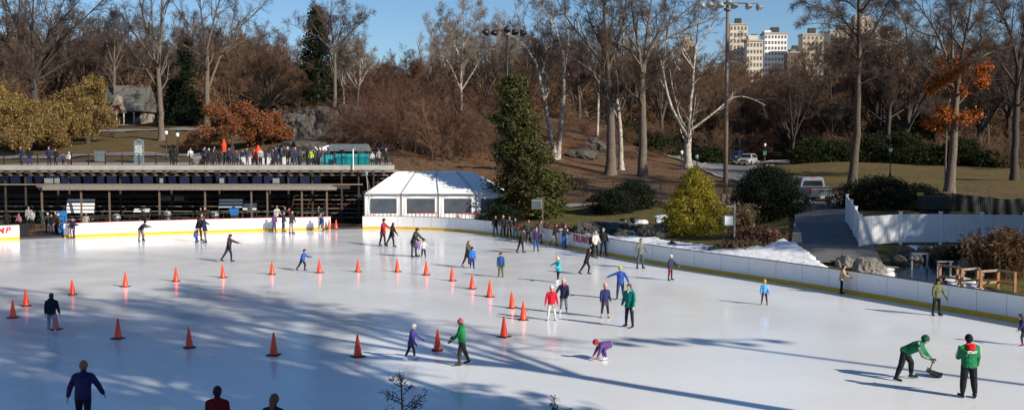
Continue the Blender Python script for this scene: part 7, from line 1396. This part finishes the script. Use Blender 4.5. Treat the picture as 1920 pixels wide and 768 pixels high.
person(514, 434, 399, 40, 'stand', label='child in purple leaning at the board, left of three', jacket=(.10, .05, .16), legs=(.05, .03, .12), hat=(.2, .1, .3), hair='dark', vox=.013)
person(531, 434.5, 396, 80, 'stand', label='skater in navy at the board, middle of three', jacket=(.02, .022, .06), legs=(.02, .018, .07), hair='ginger', vox=.013)
person(546, 438, 395, 60, dict(STAND, lean=6), label='skater in a dark coat and grey leggings at the board, right of three', jacket=(.03, .025, .03), legs=(.30, .27, .28), boots=(.03, .02, .10), hair='dark', coat=.06, vox=.013)
person(600, 432.5, 399, 50, dict(STAND, lean=8), label='adult in a pale grey coat and white skates at the end of the long board', jacket=(.20, .20, .19), legs=(.03, .02, .08), boots=W2, hair='brown', coat=.06, vox=.013)
person(606, 433, 404, 300, 'stand', label='child in a blue jacket beside the pale grey coat at the board end', jacket=(.02, .09, .40), legs=(.03, .03, .05), hair='dark', vox=.012)
# ---- standing along the right boards
rowp_ = [(929, 441.5, 403, 10, BLACK, JEANS, 'brown', 0, 'man in a black jacket and jeans, leftmost along the right board'), (943, 442.5, 402, 15, (.014, .014, .016), BLACK, 'blond', 1, 'blond woman in a black coat, second along the right board'), (955, 445, 404, 5, (.05, .05, .06), BLACK, 'brown', 0, 'person in a charcoal jacket, third along the right board'), (966.5, 446, 407, 350, (.012, .014, .018), (.12, .22, .34), 'brown', 0, 'person in a long black jacket and pale jeans, fourth along the right board'),
         (990, 453, 410, 30, (.035, .045, .03), BLACK, 'dark', 0, 'person in a dark green jacket, fifth along the right board'), (1012, 455.5, 411, 60, (.06, .07, .08), BLACK, 'dark', 0, 'person in a slate grey jacket behind the purple top'), (1037, 460, 418, 60, (.02, .012, .016), (.48, .33, .20), 'dark', 0, 'person in a black top and tan trousers by the board left of the lettering'), (1057, 464, 419, 60, (.010, .016, .035), (.01, .13, .50), 'dark', 0, 'man in a dark jacket and bright blue tracksuit trousers left of the lettering')]
for i, (u, v, vt, fc, jc, lc, hr, lh, lb) in enumerate(rowp_): person(u, v+1, vt+.5, fc, ['pockets', 'stand', 'stand', 'stand2', 'stand2', 'stand', 'glide', 'stand2'][i], label=lb, jacket=jc, legs=lc, hair=hr, long_hair=bool(lh), coat=.04 if i < 4 else 0, group='people standing along the right board', loose=1.25 if i == 7 else 1., vox=.012)
# ---- under the pavilion and at the left gate
for i, (u, d, H_, fc, jc, lc, hr, ht, lb) in enumerate([(86, 80.2, 1.62, 20, (.05, .03, .03), (.03, .03, .06), 'dark', (.6, .58, .6), 'person with a white hat in the group waiting in the left gate'), (94, 79.6, 1.55, 350, BLACK, (.1, .08, .12), 'brown', None, 'person in black, front one of the group in the left gate'), (101, 80.8, 1.66, 10, (.025, .015, .02), BLACK, 'blond', None, 'blond person at the back of the group in the left gate'), (109, 79.8, 1.58, 300, (.08, .05, .02), (.02, .02, .05), 'dark', (.5, .5, .55), 'person with a brown jacket at the right of the gate group'),
        (57, 84, 1.7, 0, (.35, .35, .36), BLACK, 'dark', None, 'person in a light jacket standing deep in the left gate'), (50, 88, 1.7, 30, (.25, .24, .24), BLACK, 'dark', None, 'person with a pale vest farther back in the dark at the left'), (75, 86, 1.6, 90, (.02, .06, .04), (.02, .05, .04), 'brown', None, 'person in dark green by the gate under the pavilion'), (33, 85.5, 1.2, 0, (.3, .12, .16), (.05, .02, .03), 'dark', None, 'child in pinkish top at the left under the pavilion'), (8, 82, 1.7, 200, BLACK, BLACK, 'dark', None, 'person in black behind the short board at the left edge'),
        (267, 84.2, 1.75, 0, BLACK, BLACK, 'brown', None, 'man in black standing behind the long board under the canopy'), (374, 86.4, 1.7, 20, BLACK, BLACK, 'brown', None, 'person standing behind the long board left of the bin'), (384, 87.4, 1.68, 340, (.03, .02, .02), BLACK, 'blond', None, 'second person standing behind the long board left of the bin'), (517, 87.5, 1.8, 30, (.45, .42, .38), BLACK, 'dark', (.3, .2, .12), 'person in a cream jacket behind the board above the child in purple'), (533, 88, 1.7, 0, (.04, .04, .05), BLACK, 'dark', None, 'person in dark clothes behind the board above the three skaters'), (541, 87.6, 1.55, 320, (.1, .03, .03), BLACK, 'dark', (.6, .1, .1), 'person with a red and white hat behind the board'), (158, 82.2, 1.5, 200, (.28, .27, .22), JEANS, 'ginger', None, 'person in a beige top stooping behind the board at the left'), (594, 88, 1.75, 90, (.03, .06, .05), BLACK, 'dark', None, 'person in dark green behind the pale grey coat')]):
    person(u, 0, None, fc, ['stand2', 'stand', 'pockets', 'walk'][i % 4], H=H_, label=lb, jacket=jc, legs=lc, hair=hr, hat=ht, skates=i < 4, d=d, z=.19, group='people under the pavilion', vox=.018)
# ---- crowd on the terrace
rng = random.Random(5)
cr = [(40, 93.2, 1.78, 340, (.02, .025, .06), JEANS, 'dark', (.5, .02, .03), 'man with a red hat leaning at the terrace railing on the left'), (55, 93.3, 1.72, 20, BLACK, (.03, .04, .22), 'brown', None, 'bare headed person in black beside the man with the red hat'), (92, 93.2, 1.78, 0, (.02, .03, .09), (.02, .02, .07), 'brown', (.2, .06, .12), 'man in navy with a maroon cap on the left part of the terrace'), (106, 93.3, 1.62, 350, BLACK, (.05, .07, .10), 'dark', None, 'person in black raising a phone beside the maroon cap'),
      (118, 93.4, 1.1, 0, (.06, .04, .14), BLACK, 'dark', None, 'child in dark purple beside the one in cream at the railing'), (129, 93.2, 1.25, 10, (.6, .56, .5), (.12, .01, .06), 'dark', (.7, .68, .62), 'child in a cream jacket and hat at the railing'), (321, 93.2, 1.65, 170, BLACK, BLACK, 'dark', None, 'left one of the couple in black at the railing'), (328, 93.5, 1.6, 190, BLACK, BLACK, 'brown', None, 'right one of the couple in black at the railing'), (357, 96, 1.65, 10, (.62, .60, .58), (.40, .33, .27), 'dark', None, 'person in a white top behind the railing'),
      (380, 94, 1.6, 60, (.03, .04, .04), BLACK, 'dark', None, 'person in dark grey left of the white scarf'), (392, 94.2, 1.6, 0, (.02, .02, .03), BLACK, 'dark', (.6, .6, .6), 'person with a white hat in the crowd below the copper oak'), (430, 97, 1.7, 0, (.03, .03, .06), BLACK, 'brown', None, 'bare headed person right of the tall parasol'), (464, 93.6, 1.66, 340, (.05, .06, .12), (.2, .2, .25), 'brown', None, 'person in slate blue between the two parasols'), (477, 94.5, 1.6, 0, (.5, .03, .02), BLACK, 'dark', None, 'person in a red jacket under the short parasol'),
      (488, 94, 1.65, 30, (.4, .38, .36), BLACK, 'dark', None, 'person in a pale jacket right of the red one'), (540, 94.5, 1.75, 0, (.06, .03, .02), BLACK, 'brown', (.75, .72, .66), 'person with a cream hat above the white table skirts'), (553, 94.3, 1.7, 20, (.03, .04, .08), (.05, .08, .14), 'brown', (.7, .3, .3), 'person with a pink hat left of the lime vest'), (583, 93.6, 1.45, 350, (.45, .75, .03), BLACK, 'dark', None, 'person in a bright lime vest at the railing'), (592, 95, 1.75, 0, (.03, .03, .04), BLACK, 'dark', (.65, .65, .65), 'person with a white hat right of the lime vest'), (603, 94.2, 1.72, 20, (.06, .05, .06), (.3, .4, .5), 'brown', (.6, .25, .25), 'person with a rosy hat left of the teal banner'), (698, 93.4, 1.3, 0, (.7, .7, .68), BLACK, 'dark', None, 'child in white right of the teal banner'), (710, 93.8, 1.5, 10, (.3, .3, .32), BLACK, 'dark', None, 'person in grey right of the child in white'), (724, 93.6, 1.6, 350, (.03, .03, .03), BLACK, 'grey', None, 'grey haired person at the very end of the terrace')]
for i, (u, d, H_, fc, jc, lc, hr, ht, lb) in enumerate(cr): person(u, 0, None, fc, ['stand2', 'pockets', 'stand', 'walk'][i % 4], H=H_, label=lb, jacket=jc, legs=lc, hair=hr, hat=ht, skates=False, d=d, z=5.35, group='people on the upper terrace', vox=.02)
g_ = 'dark dressed crowd on the terrace'
for i, u in enumerate([386, 400, 404, 412, 421, 439, 444, 455, 498, 512, 516, 527, 532, 549, 561, 565, 575, 589, 598, 611, 616, 626, 641, 708]):
    c = rng.choice([BLACK, NAVY, (.03, .025, .02), (.05, .05, .06), (.03, .04, .09), (.06, .03, .03)]); person(u+rng.uniform(-2, 2), 0, None, rng.choice([0, 20, 340, 90, 180, 260]), rng.choice(['stand2', 'pockets', 'stand', 'walk']), H=rng.uniform(1.35, 1.85), label='dark dressed bare headed visitor standing in the crowd on the terrace', jacket=c, legs=rng.choice([BLACK, (.02, .03, .06), (.03, .03, .05)]), hair=rng.choice(['dark', 'brown', 'dark']), skates=False, d=rng.uniform(93.4, 98), z=5.35, group=g_, vox=.024)
# ---- people strolling in the park
for i, (u, d, H_, jc, lb) in enumerate([(932, 112, 1.7, (.25, .45, .7), 'walker in a light blue jacket between the green pine and the tent'), (565, 133, 1.2, (.03, .14, .6), 'sitting height figure in bright blue on the left rock'), (575, 136, 1.7, (.4, .04, .03), 'walker with a red top behind the figure in blue'), (638, 150, 1.75, BLACK, 'walker in black on the rock beside the white stems'), (662, 151, 1.7, (.02, .02, .04), 'walker in navy between the white trees on the rock'), (32, 122, 1.75, BLACK, 'walker in black below the yellow willow'), (1066, 160, 1.6, BLACK, 'walker in black far back between the grey trunks'), (1640, 150, 1.7, (.3, .12, .03), 'walker in orange brown by the wood right of the larch')]):
    z_ = tz(XU(u, d), d); 
    if u in (565, 575): z_ = 8.0+4.0*.72
    person(u, 0, None, [90, 270][i % 2], 'walk', H=H_, label=lb, jacket=jc, legs=BLACK, hair='dark', skates=False, d=d, z=z_, group='walkers in the park', vox=.024)

bpy.data.scenes.remove(WK)
